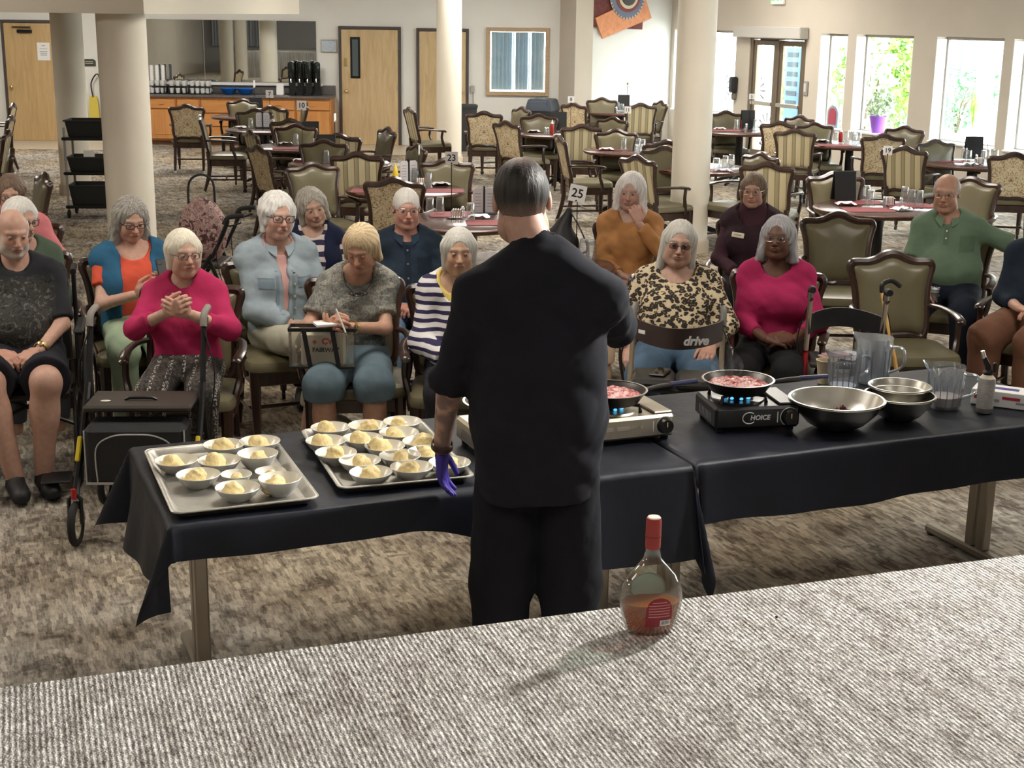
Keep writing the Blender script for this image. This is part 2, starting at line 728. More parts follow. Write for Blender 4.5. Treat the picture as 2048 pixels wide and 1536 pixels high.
def wall_boxes(p0, d, length, thick, height, holes, nrm):
    """wall as boxes with openings; holes are (u0, u1, z0, z1); thickness goes away from nrm"""
    mb = MB()
    T = Matrix(((d.x, -nrm.x, 0, p0.x), (d.y, -nrm.y, 0, p0.y), (0, 0, 1, 0), (0, 0, 0, 1)))
    mb.tf(T)
    us = [0.0]

    def bx(u0, u1, z0, z1):
        if u1 - u0 > 1e-4 and z1 - z0 > 1e-4:
            mb.box(((u0 + u1) / 2, thick / 2, (z0 + z1) / 2), (u1 - u0, thick, z1 - z0))
    cur = 0.0
    for (u0, u1, z0, z1) in sorted(holes):
        bx(cur, u0, 0, height)
        bx(u0, u1, 0, z0)
        bx(u0, u1, z1, height)
        cur = u1
    bx(cur, length, 0, height)
    return mb


XV = Vector((1, 0, 0))
NB = Vector((0, -1, 0))
bw0, bw1 = GY(978, 60, BACK_Y), GY(1092, 187, BACK_Y)
BWIN = (bw0.x, bw1.x, bw1.z, bw0.z)
wb = wall_boxes(Vector((LEFT_X, BACK_Y, 0)), XV, 0.75 - LEFT_X, 0.2, CEIL_Z,
                [(BWIN[0] - LEFT_X, BWIN[1] - LEFT_X, BWIN[2], BWIN[3])], NB)
struct(wb.build('wall_back', WALL_W, smooth=False), 'white far wall with the wooden doors, mirror and coffee counter', 'wall')
JA, JB = Vector((0.75, BACK_Y, 0)), Vector((1.00, 24.75, 0))
b = MB()
b.prism([(JA.x, JA.y), (JB.x, JB.y), (JB.x + .3, JB.y + .12), (JA.x + .1, JA.y + .2)], 0, CEIL_Z)
struct(b.build('wall_return', WALL_B, smooth=False), 'narrow beige wall return beside the blinds window', 'wall')
b = MB()
b.prism([(JB.x, JB.y), (WP0.x, WP0.y), (WP0.x + .05, WP0.y + .2), (JB.x - .02, JB.y + .2)], 0, CEIL_Z)
struct(b.build('wall_corner', WALL_W, smooth=False), 'bright white corner wall below the quilted wall hanging', 'wall')


def wall_u(px, py=150):
    p = GP(px, py, WP0, WN)
    return (p - WP0).dot(WD)


def wall_z(px, py):
    return GP(px, py, WP0, WN).z


SILL, WTOP = 0.66, 2.05
WINS = [(wall_u(1346), wall_u(1470)), (wall_u(1637), wall_u(1691)), (wall_u(1708), wall_u(1822)), (wall_u(1868), wall_u(2003)),
        (wall_u(2022), wall_u(2022) + 1.5)]
u = WINS[-1][1] + 0.5
while u + 1.6 < WL - 0.3:
    WINS.append((u, u + 1.6))
    u += 2.2
DOOR_U = (wall_u(1497), wall_u(1609))
holes = [(a, c, SILL, WTOP) for a, c in WINS] + [(DOOR_U[0], DOOR_U[1], 0, 2.05)]
wt = 0.24
wr = wall_boxes(WP0, WD, WL, wt, CEIL_Z, holes, WN)
struct(wr.build('wall_right', WALL_B, smooth=False), 'beige window wall along the daylight side of the hall', 'wall')
b = MB()
b.box((WE.x + .1, (WE.y + FRONT_Y) / 2, CEIL_Z / 2), (.2, WE.y - FRONT_Y, CEIL_Z))
struct(b.build('wall_side', WALL_B, smooth=False), 'beige side wall beside the stage, out of frame', 'wall')
b = MB()
b.box((LEFT_X - .1, (FRONT_Y + BACK_Y) / 2, CEIL_Z / 2), (.2, BACK_Y - FRONT_Y + .4, CEIL_Z))
struct(b.build('wall_left', WALL_B, smooth=False), 'beige wall at the far side of the columns', 'wall')
b = MB()
b.box(((LEFT_X + WE.x) / 2, FRONT_Y - .1, CEIL_Z / 2), (WE.x - LEFT_X, .2, CEIL_Z))
struct(b.build('wall_front', M('grey_wall_paint', (0.26, 0.25, 0.24), 0.8), smooth=False), 'dark grey wall behind the stage, seen in the mirror', 'wall')
TW = Matrix(((WD.x, -WN.x, 0, WP0.x), (WD.y, -WN.y, 0, WP0.y), (0, 0, 1, 0), (0, 0, 0, 1)))
WFRAME = M('bronze_window_frame', (0.30, 0.27, 0.23), 0.5)
WSILL = M('white_sill', (0.82, 0.82, 0.8), 0.5)
REVEAL = M('white_reveal', (0.86, 0.86, 0.84), 0.6)
win_names = ['behind the round column, beside the lattice', 'narrow, beside the glass entrance doors', 'with the green tree behind it',
             'widest, with the round shrub behind it', 'at the frame edge, beside the widest window']
for k, (a, c) in enumerate(WINS):
    e = thing('window_%d' % (k + 1), 'tall window ' + (win_names[k] if k < 5 else 'out of frame along the daylight wall, no. %d' % (k - 4)), 'window')
    e['kind'] = 'structure'
    e.matrix_world = TW
    f = MB()
    y = wt - .05
    for uu in (a + .02, c - .02):
        f.box((uu, y, (SILL + WTOP) / 2), (.04, .05, WTOP - SILL), .006)
    for zz in (SILL + .02, WTOP - .02):
        f.box(((a + c) / 2, y, zz), (c - a - .08, .05, .04), .006)
    f.build('window_frame', WFRAME, e)
    MB().box(((a + c) / 2, y, (SILL + WTOP) / 2), (c - a - .07, .006, WTOP - SILL - .07)).build('pane', PANE, e)
    MB().box(((a + c) / 2, .09, SILL + .006), (c - a, .26, .03), .008).build('window_sill', WSILL, e)
    r = MB()
    r.box((a + .006, .1, (SILL + WTOP) / 2), (.012, .2, WTOP - SILL - .06))
    r.box((c - .006, .1, (SILL + WTOP) / 2), (.012, .2, WTOP - SILL - .06))
    r.build('reveal', REVEAL, e)

# entrance doors in the window wall
BRONZE = M('bronze_door_metal', (0.20, 0.155, 0.11), 0.4, metal=0.5)
e = thing('door_1', 'bronze framed double glass entrance doors with push bars', 'door')
e['kind'] = 'structure'
e.matrix_world = TW
a, c = DOOR_U
mid = (a + c) / 2
f = MB()
for uu in (a + .04, mid, c - .04):
    f.box((uu, .06, 1.02), (.07, .1, 2.04), .006)
f.box((mid, .06, 1.98), (c - a - .16, .1, .09), .006)
f.build('door_frame', BRONZE, e)
for k, (u0, u1) in enumerate(((a + .085, mid - .045), (mid + .045, c - .085))):
    lf = MB()
    for uu in (u0 + .04, u1 - .04):
        lf.box((uu, .05, .97), (.08, .045, 1.9), .005)
    for zz, hh in ((.1, .16), (1.88, .08)):
        lf.box(((u0 + u1) / 2, .05, zz), (u1 - u0 - .16, .045, hh), .005)
    leaf = lf.build('door_leaf', BRONZE, e)
    MB().box(((u0 + u1) / 2, .05, 1.0), (u1 - u0 - .15, .006, 1.7)).build('pane', PANE, leaf)
    MB().box(((u0 + u1) / 2, -.01, .93), (u1 - u0 - .06, .05, .06), .012).build('push_bar', M('bar_aluminium', (.62, .58, .5), .35, metal=.8), leaf)
# opener box above the doors, exit sign, dispenser, wall switch
u0, u1 = wall_u(1479), wall_u(1613)
z0, z1 = wall_z(1540, 76), wall_z(1540, 53)
e = thing('door_operator', 'grey automatic door operator box above the glass entrance doors', 'door operator', TW @ Vector(((u0 + u1) / 2, 0, z0)), math.atan2(WD.y, WD.x))
MB().box((0, -.09, (z1 - z0) / 2), (u1 - u0, .17, z1 - z0), .012).build('housing', M('grey_housing', (.52, .50, .46), .5), e)
MB().box((.1, -.14, -.03), (.5, .03, .03), .004).build('operator_arm', BLACKM, e)
GREENL = M('exit_sign_green', (.1, .8, .2), .5, emit=(.10, 1.0, .25), estr=1.6)
e = thing('exit_sign', 'lit green exit sign high on the beige wall above the entrance', 'sign', TW @ Vector((wall_u(1551), -.03, wall_z(1551, 9))), math.atan2(WD.y, WD.x))
MB().box((0, 0, .11), (.34, .05, .22), .008).build('sign_box', WHITEP, e)
text_mesh('EXIT', .17, GREENL, 'lettering', e, (0, -.027, .11), (R(90), 0, 0), .002, bold=.004)
u0 = wall_u(1470, 170)
e = thing('soap_dispenser', 'black hand sanitiser dispenser on the wall beside the entrance doors', 'dispenser', TW @ Vector((u0 + .05, -.005, wall_z(1470, 200))), math.atan2(WD.y, WD.x))
MB().box((0, -.06, .25), (.13, .12, .26), .025).build('body', BLACKP, e)
MB().box((0, -.04, .06), (.10, .06, .12), .02).build('drip_tray', M('dark_bronze_tray', (.16, .14, .11), .5), e)
e = thing('intercom_panel', 'small grey call panel on the wall right of the entrance', 'panel', TW @ Vector((wall_u(1613, 178), 0, wall_z(1613, 190))), math.atan2(WD.y, WD.x))
MB().box((0, -.015, .1), (.10, .03, .22), .012).build('plate', M('panel_grey', (.33, .32, .31), .5), e)
MB().box((0, -.034, .11), (.055, .01, .13), .004).build('button_strip', M('panel_light', (.62, .6, .56), .5), e)

# soffit over the left columns, columns
SOFZ = 2.235
b = MB()
pr = GY(288, 28, 11.2)
b.box(((LEFT_X + pr.x) / 2, 15.2, (SOFZ + CEIL_Z) / 2), (pr.x - LEFT_X, 8.0, CEIL_Z - SOFZ))
struct(b.build('trim_1', SOFF, smooth=False), 'beige dropped soffit resting on the two columns', 'soffit')


def column(px0, px1, ytop, Yd, top, label):
    p = GY((px0 + px1) / 2, ytop, Yd)
    rr = 0.5 * (px1 - px0) / F_PX * ((Vector((p.x, Yd, p.z)) - Vector(_c)).dot(Vector(_f)))
    e = thing('column', label, 'column', (p.x, Yd, 0))
    e['kind'] = 'structure'
    MB().lathe([(rr, .12), (rr, top)], 40).build('shaft', COLM, e)
    MB().lathe([(rr + .02, 0), (rr + .02, .11), (rr + .012, .125), (rr, .125)], 40).build('base_ring', M('column_base_tan', (.55, .45, .34), .6), e)


column(100, 162, 30, 18.05, SOFZ, 'cream round column with a tan base ring beside the oak door')
column(192, 290, 30, 11.6, SOFZ, 'widest cream round column, behind the person holding a phone')
column(873, 924, 5, 22.3, CEIL_Z, 'slim cream round column beyond the table numbered 23')
column(1357, 1436, 5, 14.1, CEIL_Z, 'cream round column behind the person in leopard print')
# more columns at the far side, seen only in the mirror
for (x, y) in ((-8.6, 7.5), (-9.3, 1.5)):
    e = thing('column', 'cream round column out of frame, reflected in the %s of the mirror' % ('middle' if y > 5 else 'left side'), 'column', (x, y, 0))
    e['kind'] = 'structure'
    MB().lathe([(.2, 0), (.2, CEIL_Z)], 32).build('shaft', COLM, e)
CURT = M('grey_stage_curtain', (.36, .37, .39), .8)
for k, (x0, x1) in enumerate(((-11.6, -9.2), (-5.5, 5.5))):
    vs, fs = [], []
    n = 90
    for i in range(n + 1):
        x = x0 + (x1 - x0) * i / n
        y = FRONT_Y + .12 + .06 * math.sin(i * 1.5) + .02 * math.sin(i * .7)
        vs += [(x, y, .95), (x, y, CEIL_Z - .05)]
    for i in range(n):
        fs.append((2 * i, 2 * i + 2, 2 * i + 3, 2 * i + 1))
    tag(link_obj('stage_curtain', mesh_from('stage_curtain', vs, fs, CURT)), ['grey stage curtain near the corner, seen only in the mirror', 'wide grey stage curtain behind the photographer, seen only in mirror'][k], 'curtain')

# ceiling lamp panels, also for the lamps added on the left
for k, (x, y, z, sz, wt_) in enumerate(LAMPS):
    e = thing('ceiling_light', 'square recessed ceiling light panel, unseen, out of frame', 'light', (x, y, z - .05), 0, 'recessed ceiling panels')
    MB().box((0, 0, .03), (sz + .09, sz + .09, .04), .005).build('frame', WHITEP, e)
    MB().box((0, 0, .014), (sz, sz, .012)).build('diffuser', M('lamp_diffuser', (.9, .88, .82), .5, emit=(1, .93, .83), estr=2.0), e)

e = thing('stage_spotlight', 'black ceiling spotlight aimed at the stage, out of frame', 'light', SPOT_P, 0)
dv_ = (SPOT_T - SPOT_P).normalized()
mb = MB()
mb.tube([tuple(-dv_ * .24), tuple(-dv_ * .02)], [.09, .12], 20, cap=False)
mb.build('can', BLACKM, e)
MB().tube([tuple(-dv_ * .14), (0, 0, CEIL_Z - SPOT_P.z)], .012, 8).build('yoke', BLACKM, e)

# stage: a raised carpeted platform the photographer stands on
SA = G(0, 1375, .9)
STAGE_P = Vector((SA.x, SA.y, 0))
nrm = Vector((STAGE_DIR.y, -STAGE_DIR.x, 0))
q0, q1 = STAGE_P - STAGE_DIR * 9, STAGE_P + STAGE_DIR * 9
b = MB()
b.prism([(q0.x, q0.y), (q0.x + nrm.x * 8, q0.y + nrm.y * 8), (q1.x + nrm.x * 8, q1.y + nrm.y * 8), (q1.x, q1.y)], .0, .9)
struct(b.build('floor_stage', STAGE_M, smooth=False), 'raised stage covered in light grey ribbed carpet', 'stage')

# ------------------------------------------------------------------ far wall: doors, mirror, window, counter
def wood_door(n, x0, x1, ytop, label, mat, glass=False, closer=False, paper=False, knob_left=True):
    p0, p1 = GY(x0, ytop, BACK_Y), GY(x1, ytop, BACK_Y)
    wdt = p1.x - p0.x
    top = p0.z
    e = thing('door_%d' % n, label, 'door', (p0.x, BACK_Y, 0))
    e['kind'] = 'structure'
    f = MB()
    f.box((.025, -.03, top / 2), (.05, .08, top), .006)
    f.box((wdt - .025, -.03, top / 2), (.05, .08, top), .006)
    f.box((wdt / 2, -.03, top - .025), (wdt - .1, .08, .05), .006)
    f.build('door_frame', DKFRAME, e)
    lw = wdt - .1
    leaf = MB().box((wdt / 2, -.035, (top - .05) / 2), (lw, .05, top - .06), .003).build('door_leaf', mat, e)
    kx = .13 if knob_left else wdt - .13
    k = MB()
    k.tube([(kx, -.06, .93), (kx, -.085, .93)], .012)
    k.ell((kx, -.105, .93), (.032, .026, .032))
    k.build('door_knob', BRASS, leaf)
    for zz in (.3, 1.0, 1.7):
        MB().box((wdt - .058 if knob_left else .058, -.065, zz), (.018, .014, .11), .002).build('hinge', STEEL, leaf)
    if glass:
        g = MB()
        gx = .29
        g.box((gx, -.065, 1.50), (.17, .02, .70), .004)
        g.build('lite_frame', BLACKM, leaf)
        MB().box((gx, -.077, 1.50), (.10, .006, .62)).build('pane', M('dark_lite_glass', (.10, .13, .14), .06, coat=.6), leaf)
        MB().box((.12, -.066, 1.42), (.05, .012, .14), .003).build('lock_plate', BRASS, leaf)
    if closer:
        cx = wdt - .3 if not knob_left else .42
        k = MB()
        k.box((cx, -.09, top - .19), (.26, .05, .055), .01)
        k.box((cx - .05, -.10, top - .12), (.32, .02, .02), .004)
        k.build('door_closer', BLACKM, leaf)
    if paper:
        q = GY(87, 103, BACK_Y - .07)
        pp = MB().box((q.x - p0.x, -.063, q.z), (.22, .003, .30)).build('notice', PAPER, leaf)
        for i, (wl, zz) in enumerate(((.06, .10), (.13, .045), (.14, 0), (.12, -.03), (.11, -.06))):
            MB().box((q.x - p0.x, -.0655, q.z + zz), (wl, .001, .012 if i != 1 else .006)).build('print_line', PRINT, pp)
    return e


wood_door(2, 2, 118, 39, 'golden oak door with a paper notice behind the cream column', OAKD, closer=True, paper=True)
wood_door(3, 677, 802, 52, 'pale oak door with a narrow dark glass slot', OAK, glass=True)
wood_door(4, 833, 938, 56, 'pale oak door half hidden by the slim column', OAK, closer=True, knob_left=False)

# mirror over the counter
MIR = M('mirror_silver', (.86, .90, .89), .015, metal=1.0)
m0, m1 = GY(292, 38, BACK_Y - .02), GY(634, 166, BACK_Y - .02)
e = thing('wall_mirror', 'wide frameless mirror above the coffee counter', 'mirror', ((m0.x + m1.x) / 2, BACK_Y, 0))
hw = (m1.x - m0.x) / 2
MB().box((0, -.012, (m0.z + m1.z) / 2), (2 * hw, .02, m0.z - m1.z), .002).build('mirror_glass', MIR, e)
for sx in (-.33, .33):
    MB().box((sx * hw, -.024, (m0.z + m1.z) / 2), (.008, .006, m0.z - m1.z)).build('joint_strip', STEEL, e)
MB().box((.05, -.05, m1.z - .03), (2 * hw + .1, .1, .05), .006).build('ledge', WHITEP, e)

# picture by the door and plaque between the columns
p = GY(658, 92, BACK_Y)
e = thing('framed_notice', 'small silver framed blue print beside the pale oak door', 'picture', (p.x, BACK_Y, p.z))
f = MB()
for (cx, cz, wx, wz) in ((-.13, 0, .02, .22), (.13, 0, .02, .22), (0, .10, .24, .02), (0, -.10, .24, .02)):
    f.box((cx, -.012, cz), (wx, .024, wz), .003)
f.build('frame', STEEL, e)
MB().box((0, -.008, 0), (.24, .012, .18)).build('print', M('pale_blue_print', (.50, .58, .66), .6, vary=.2, vscale=14, stretch=(1, 1, 8)), e)
p = GY(179, 125, BACK_Y)
e = thing('wall_plaque', 'dark arched plaque on the wall between the left columns', 'sign', (p.x, BACK_Y, p.z))
pl = [(-.11, -.06), (.11, -.06), (.11, .03), (.07, .06), (-.07, .06), (-.11, .03)]
b = MB()
b.add([(x, -.02, z) for x, z in pl] + [(x, 0, z) for x, z in pl], [tuple(range(6)), tuple(range(11, 5, -1))] + [(i, i + 6, (i + 1) % 6 + 6, (i + 1) % 6) for i in range(6)])
b.build('plate', M('plaque_dark', (.06, .065, .05), .5), e, smooth=False)
for zz in (.015, -.015):
    MB().box((0, -.022, zz), (.14, .002, .012)).build('print_line', M('plaque_print', (.5, .48, .4), .6), e)
p = GY(945, 178, BACK_Y)
e = thing('wall_outlet', 'grey wall outlet box with a thin conduit below', 'outlet', (p.x, BACK_Y, p.z))
MB().box((0, -.02, 0), (.07, .04, .12), .006).build('box', M('outlet_grey', (.42, .4, .38), .6), e)
MB().tube([(0.01, -.015, -.06), (.02, -.015, -.5)], .008).build('conduit', M('outlet_grey', (.42, .4, .38), .6), e)

# window with vertical blinds
x0, x1, z0, z1 = BWIN
e = thing('window_%d' % (len(WINS) + 1), 'oak framed window with blue grey vertical blinds', 'window', (0, BACK_Y, 0))
e['kind'] = 'structure'
f = MB()
for xx in (x0 - .01, x1 + .01):
    f.box((xx, 0, (z0 + z1) / 2), (.07, .12, z1 - z0 + .09), .006)
for zz in (z0 - .01, z1 + .01):
    f.box(((x0 + x1) / 2, 0, zz), (x1 - x0 - .05, .12, .07), .006)
f.build('window_frame', M('tan_oak_trim', (.46, .33, .20), .5, vary=.1, vscale=9, stretch=(1, 1, 6)), e)
MB().box(((x0 + x1) / 2, .03, (z0 + z1) / 2), (x1 - x0 - .06, .006, z1 - z0 - .06)).build('pane', PANE, e)
BL = M('blind_vane', (.34, .43, .50), .6)
n = 13
for i in range(n):
    xx = x0 + .05 + (x1 - x0 - .1) * (i + .5) / n
    ang = R(12)
    if i in (5, 9):
        ang = R(62)
    MB().box((xx, .10, (z0 + z1) / 2 + .01), ((x1 - x0) / n * 1.06, .004, z1 - z0 - .08), 0, ang).build('slat', BL, e)

# quilted wall hanging on the corner wall
cw_d = (WP0 - JB).normalized()
cw_n = Vector((cw_d.y, -cw_d.x, 0))
q = GP(1240, 30, JB, cw_n)
e = thing('wall_hanging', 'abstract hanging of maroon and orange panels with a toothed blue ring', 'artwork', q + cw_n * .02, math.atan2(cw_d.y, cw_d.x))


def hang(px, py):
    v = GP(px, py, JB, cw_n) - q
    return (v.dot(cw_d), v.z)


def flat_poly(pts, y, th, name, mat, par):
    n_ = len(pts)
    bb = MB()
    bb.add([(x, y - th, z) for x, z in pts] + [(x, y, z) for x, z in pts],
           [tuple(range(n_))[::-1], tuple(range(n_, 2 * n_))] + [(i, (i + 1) % n_, n_ + (i + 1) % n_, n_ + i) for i in range(n_)])
    return bb.build(name, mat, par, smooth=False)


flat_poly([hang(1181, 54), hang(1281, 59), hang(1290, -95), hang(1183, -100)], 0, .03, 'maroon_panel', M('maroon_quilt', (.16, .05, .045), .8, vary=.25, vscale=25), e)
flat_poly([hang(1199, 77), hang(1297, 36), hang(1283, -10), hang(1185, 36)], -.035, .03, 'orange_panel', M('orange_quilt', (.72, .31, .16), .8, vary=.12, vscale=12), e)
cx, cz = hang(1248, -8)
rad = abs(hang(1248, 38)[1] - cz)


def disc(r, y, th, name, mat, teeth=0):
    pts = []
    n_ = 72
    for i in range(n_):
        a_ = -2 * math.pi * i / n_
        rr = r * (1 if not teeth or i % 2 else 1 - teeth)
        pts.append((cx + rr * math.cos(a_), cz + rr * math.sin(a_)))
    flat_poly(pts[::-1], y, th, name, mat, e)


disc(rad, -.066, .012, 'toothed_ring', M('ring_cream_teeth', (.62, .50, .40), .8), .0)
disc(rad * 1.02, -.076, .012, 'blue_ring', M('ring_slate_blue', (.17, .20, .28), .8), .14)
disc(rad * .70, -.09, .010, 'maroon_ring', M('ring_maroon', (.25, .07, .06), .8))
disc(rad * .56, -.10, .010, 'cream_ring', M('ring_cream', (.70, .60, .45), .8))
disc(rad * .42, -.11, .010, 'dark_disc', M('ring_dark', (.09, .09, .09), .8))

# coffee counter: cabinet units, worktop
CY = BACK_Y - .62
zc = GY(480, 196, CY).z
edges = [298, 354, 402, 525, 592, 662]
kinds = ['door', 'door', 'drawers', 'door', 'door']
clab = ['orange oak base cabinet at the column end of the counter', 'narrow orange oak cabinet behind the floral armchair',
        'wide orange oak drawer unit in the middle of the counter', 'orange oak cabinet left of the table number 10', 'orange oak cabinet at the door end of the counter']
for i in range(5):
    xa, xb = GY(edges[i], 250, CY).x, GY(edges[i + 1], 250, CY).x
    wdt = xb - xa - .006
    e = thing('base_cabinet', clab[i], 'cabinet', ((xa + xb) / 2, CY, 0), 0, 'counter cabinets')
    MB().box((0, .31, zc / 2 + .04), (wdt, .58, zc - .08), .004).build('body', ORANGE, e)
    MB().box((0, .34, .04), (wdt, .5, .08)).build('toe_kick', M('toe_kick_brown', (.20, .10, .05), .6), e)
    fw = wdt - .04

    def front(zlo, zhi, name):
        d_ = MB()
        d_.box((0, .005, (zlo + zhi) / 2), (fw, .03, zhi - zlo), .006)
        o_ = d_.build(name, ORANGEX if name == 'drawer' else ORANGE, e)
        if name == 'door' and zhi - zlo > .3:
            MB().box((0, -.013, (zlo + zhi) / 2), (fw - .14, .012, zhi - zlo - .14), .008).build('raised_panel', ORANGE, o_)
        MB().tube([(fw * .3 if name == 'door' else -.05, -.012, zhi - .06 if name == 'door' else (zlo + zhi) / 2), (fw * .3 if name == 'door' else .05, -.03, zhi - .06 if name == 'door' else (zlo + zhi) / 2)], .006).build('pull', ORANGE, o_)
    if kinds[i] == 'door':
        front(zc - .19, zc - .04, 'drawer')
        front(.11, zc - .21, 'door')
    else:
        h = (zc - .14) / 3
        for k in range(3):
            front(.11 + k * h, .11 + (k + 1) * h - .02, 'drawer')
xa, xb = GY(292, 250, CY).x, GY(664, 250, CY).x
e = thing('countertop', 'dark grey laminate worktop with backsplash under the mirror', 'countertop', ((xa + xb) / 2, CY, zc))
LAM = M('grey_laminate', (.13, .12, .115), .4, vary=.25, vscale=40)
MB().box((0, .28, .02), (xb - xa, .64, .04), .008).build('worktop', LAM, e)
MB().box((0, .585, .12), (xb - xa, .03, .16), .004).build('backsplash', LAM, e)
CTOP = zc + .04

# ------------------------------------------------------------------ outside the windows
def leaf_mat(name, c0, c1):
    t = NT(name)
    inf = t.n('ObjectInfo')
    v = t.obj()
    n = t.noise(v, 9, 2)
    t.color(t.ramp(n, [(0.35, c0), (0.65, c1)]))
    t.rough(.5)
    t.b.inputs['Subsurface Weight'].default_value = 0
    return t.m


LEAF_A = leaf_mat('leaf_bright_green', (.10, .24, .03), (.30, .46, .08))
LEAF_B = leaf_mat('leaf_blue_green', (.06, .17, .08), (.18, .34, .16))
LEAF_C = leaf_mat('leaf_pale', (.30, .42, .22), (.62, .70, .52))
CONC = M('pale_concrete', (.72, .70, .66), .85, vary=.05, vscale=3)
STUC = M('white_stucco', (.86, .85, .82), .85)
b = MB()
far = WP0 + WD * -12
b.prism([(WP0.x - 3, WP0.y + 2), (WE.x + .3, WE.y - 8), (60, WE.y - 8), (60, 75), (WP0.x - 3, 75)], -.3, -.12)
struct(b.build('ground_outside', CONC, smooth=False), 'sunlit pale concrete courtyard outside the windows', 'ground')


def foliage(name, cloud, n, size, mat, parent, seed=1, flat=.4):
    """n two-triangle leaves in ellipsoids (centre, radii)"""
    r = np.random.default_rng(seed)
    vs, fs = [], []
    wts = np.array([c[1][0] * c[1][1] * c[1][2] for c in cloud])
    ids = r.choice(len(cloud), n, p=wts / wts.sum())
    for k in range(n):
        c, rad = cloud[ids[k]]
        d = r.normal(size=3)
        d /= np.linalg.norm(d)
        p = np.array(c) + d * np.array(rad) * r.uniform(.55, 1.0)
        a = r.normal(size=3)
        a /= np.linalg.norm(a)
        bb = np.cross(a, r.normal(size=3))
        bb /= np.linalg.norm(bb)
        s = size * r.uniform(.6, 1.3)
        i = len(vs)
        vs += [tuple(p - a * s), tuple(p + bb * s * flat), tuple(p + a * s), tuple(p - bb * s * flat)]
        fs.append((i, i + 1, i + 2, i + 3))
    me = mesh_from(name, vs, fs, mat, smooth=False)
    o = link_obj(name, me, parent)
    return o


def out_pt(px, py, dist):
    """a ground-plane position dist metres beyond the window wall along the sight line of pixel px"""
    p = GP(px, py, WP0 - WN * dist, WN)
    return p


# building across the courtyard
bo = WP0 - WN * 17 - WD * 6
e = thing('courtyard_building', 'sunlit white building across the courtyard with narrow dark windows', 'building', (bo.x, bo.y, -.12), math.atan2(WD.y, WD.x))
MB().box((18, 3, 3.5), (44, 6, 7.2)).build('wall', STUC, e, smooth=False)
for px in (1919, 1942):
    p = GP(px, 122, bo, WN)
    uu = (p - bo).dot(WD)
    w_ = MB().box((uu, -.03, p.z + .12), (.42, .06, 1.35)).build('window', M('far_window_frame', (.75, .75, .73), .6), e)
    MB().box((uu, -.07, p.z + .12), (.30, .03, 1.2)).build('pane', M('far_glass', (.05, .09, .12), .1), w_)
MB().box((16, -.2, 3.35), (44, .5, .25)).build('eave', M('eave_grey', (.5, .5, .48), .7), e)


def shrub(name, label, px, py, dist, r, mat, n=700, seed=3, cat='shrub', size=.09):
    p = out_pt(px, py, dist)
    e = thing(name, label, cat, (p.x, p.y, -.12))
    h = p.z + .12
    cl = [((0, 0, h * .55 + .1), (r, r, h * .5 + .1)), ((r * .4, .1, h * .75), (r * .6, r * .6, h * .35)), ((-r * .5, 0, h * .45), (r * .6, r * .6, h * .4))]
    f = foliage('foliage', cl, n, size, mat, e, seed)
    f['kind'] = 'stuff'
    s = MB()
    for k in range(4):
        a_ = k * 1.6
        s.tube([(0, 0, 0), (.15 * math.cos(a_), .15 * math.sin(a_), h * .5), (r * .5 * math.cos(a_), r * .5 * math.sin(a_), h * .85)], [.03, .02, .008], 5)
    s.build('stem', M('bark', (.16, .11, .07), .9), e)
    return e


shrub('round_shrub', 'round glossy green shrub in the courtyard behind the widest window', 1922, 150, 8.5, 1.0, LEAF_B, 1100, 4)
shrub('hedge_shrub', 'blue green bush low behind the purple flower pot', 1795, 165, 6.0, .7, LEAF_B, 700, 5)
shrub('courtyard_tree', 'tall bright green tree filling the window above the purple pot', 1765, 60, 4.2, .95, LEAF_A, 2200, 6, 'tree', .10)
shrub('leafy_tree', 'pale broad-leaved tree close to the window above the pot', 1738, 85, 2.0, .5, LEAF_C, 420, 7, 'tree', .14)
shrub('entrance_shrub', 'dark green shrub seen through the glass entrance doors', 1590, 95, 5.0, .9, LEAF_B, 1100, 8)
shrub('fern_shrub', 'green leafy plant low behind the entrance door glass', 1535, 160, 2.2, .5, LEAF_A, 500, 9)
p = out_pt(1545, 235, 1.6)
e = thing('orange_planter', 'orange planter glowing outside the glass entrance doors', 'planter', (p.x, p.y, -.12))
MB().lathe([(.18, 0), (.24, .5), (.26, .52), (.22, .52), (.2, .4)], 20).build('pot', M('terracotta', (.80, .30, .10), .7), e)
# white lattice screens with a star cut-out pattern outside the entrance
LAT = M('white_screen', (.84, .84, .82), .7)
LATD = M('screen_slot', (.10, .11, .11), .8)
for k, (pa, pb, lab) in enumerate(((1508, 1556, 'white screen with star shaped slots outside the entrance doors'), (1446, 1468, 'white screen with star shaped slots left of the entrance doors'))):
    p0, p1 = out_pt(pa, 100, .9), out_pt(pb, 100, .9)
    zt = out_pt(pa, 98, .9).z
    L_ = (p1 - p0).length
    e = thing('lattice_screen', lab, 'screen', (p0.x, p0.y, -.12), math.atan2(WD.y, WD.x))
    MB().box((L_ / 2, 0, (zt + .12) / 2), (L_, .04, zt + .12), .004).build('panel', LAT, e)
    step = .62
    zz = .55
    row = 0
    while zz < zt - .1:
        for cxx in (L_ * (.25 if row % 2 else .75),):
            s = MB()
            for j in range(12):
                a_ = j * math.pi / 6
                c_, s_ = math.cos(a_), math.sin(a_)
                r0_, r1_ = .09, .26
                hw_ = .014
                s.add([(cxx + r0_ * c_ - hw_ * .3 * s_, -.024, zz + r0_ * s_ + hw_ * .3 * c_), (cxx + r1_ * c_ - hw_ * s_, -.024, zz + r1_ * s_ + hw_ * c_),
                       (cxx + r1_ * c_ + hw_ * s_, -.024, zz + r1_ * s_ - hw_ * c_), (cxx + r0_ * c_ + hw_ * .3 * s_, -.024, zz + r0_ * s_ - hw_ * .3 * c_)], [(0, 1, 2, 3)])
            s.build('star_slots', LATD, e, smooth=False)
        zz += step
        row += 1
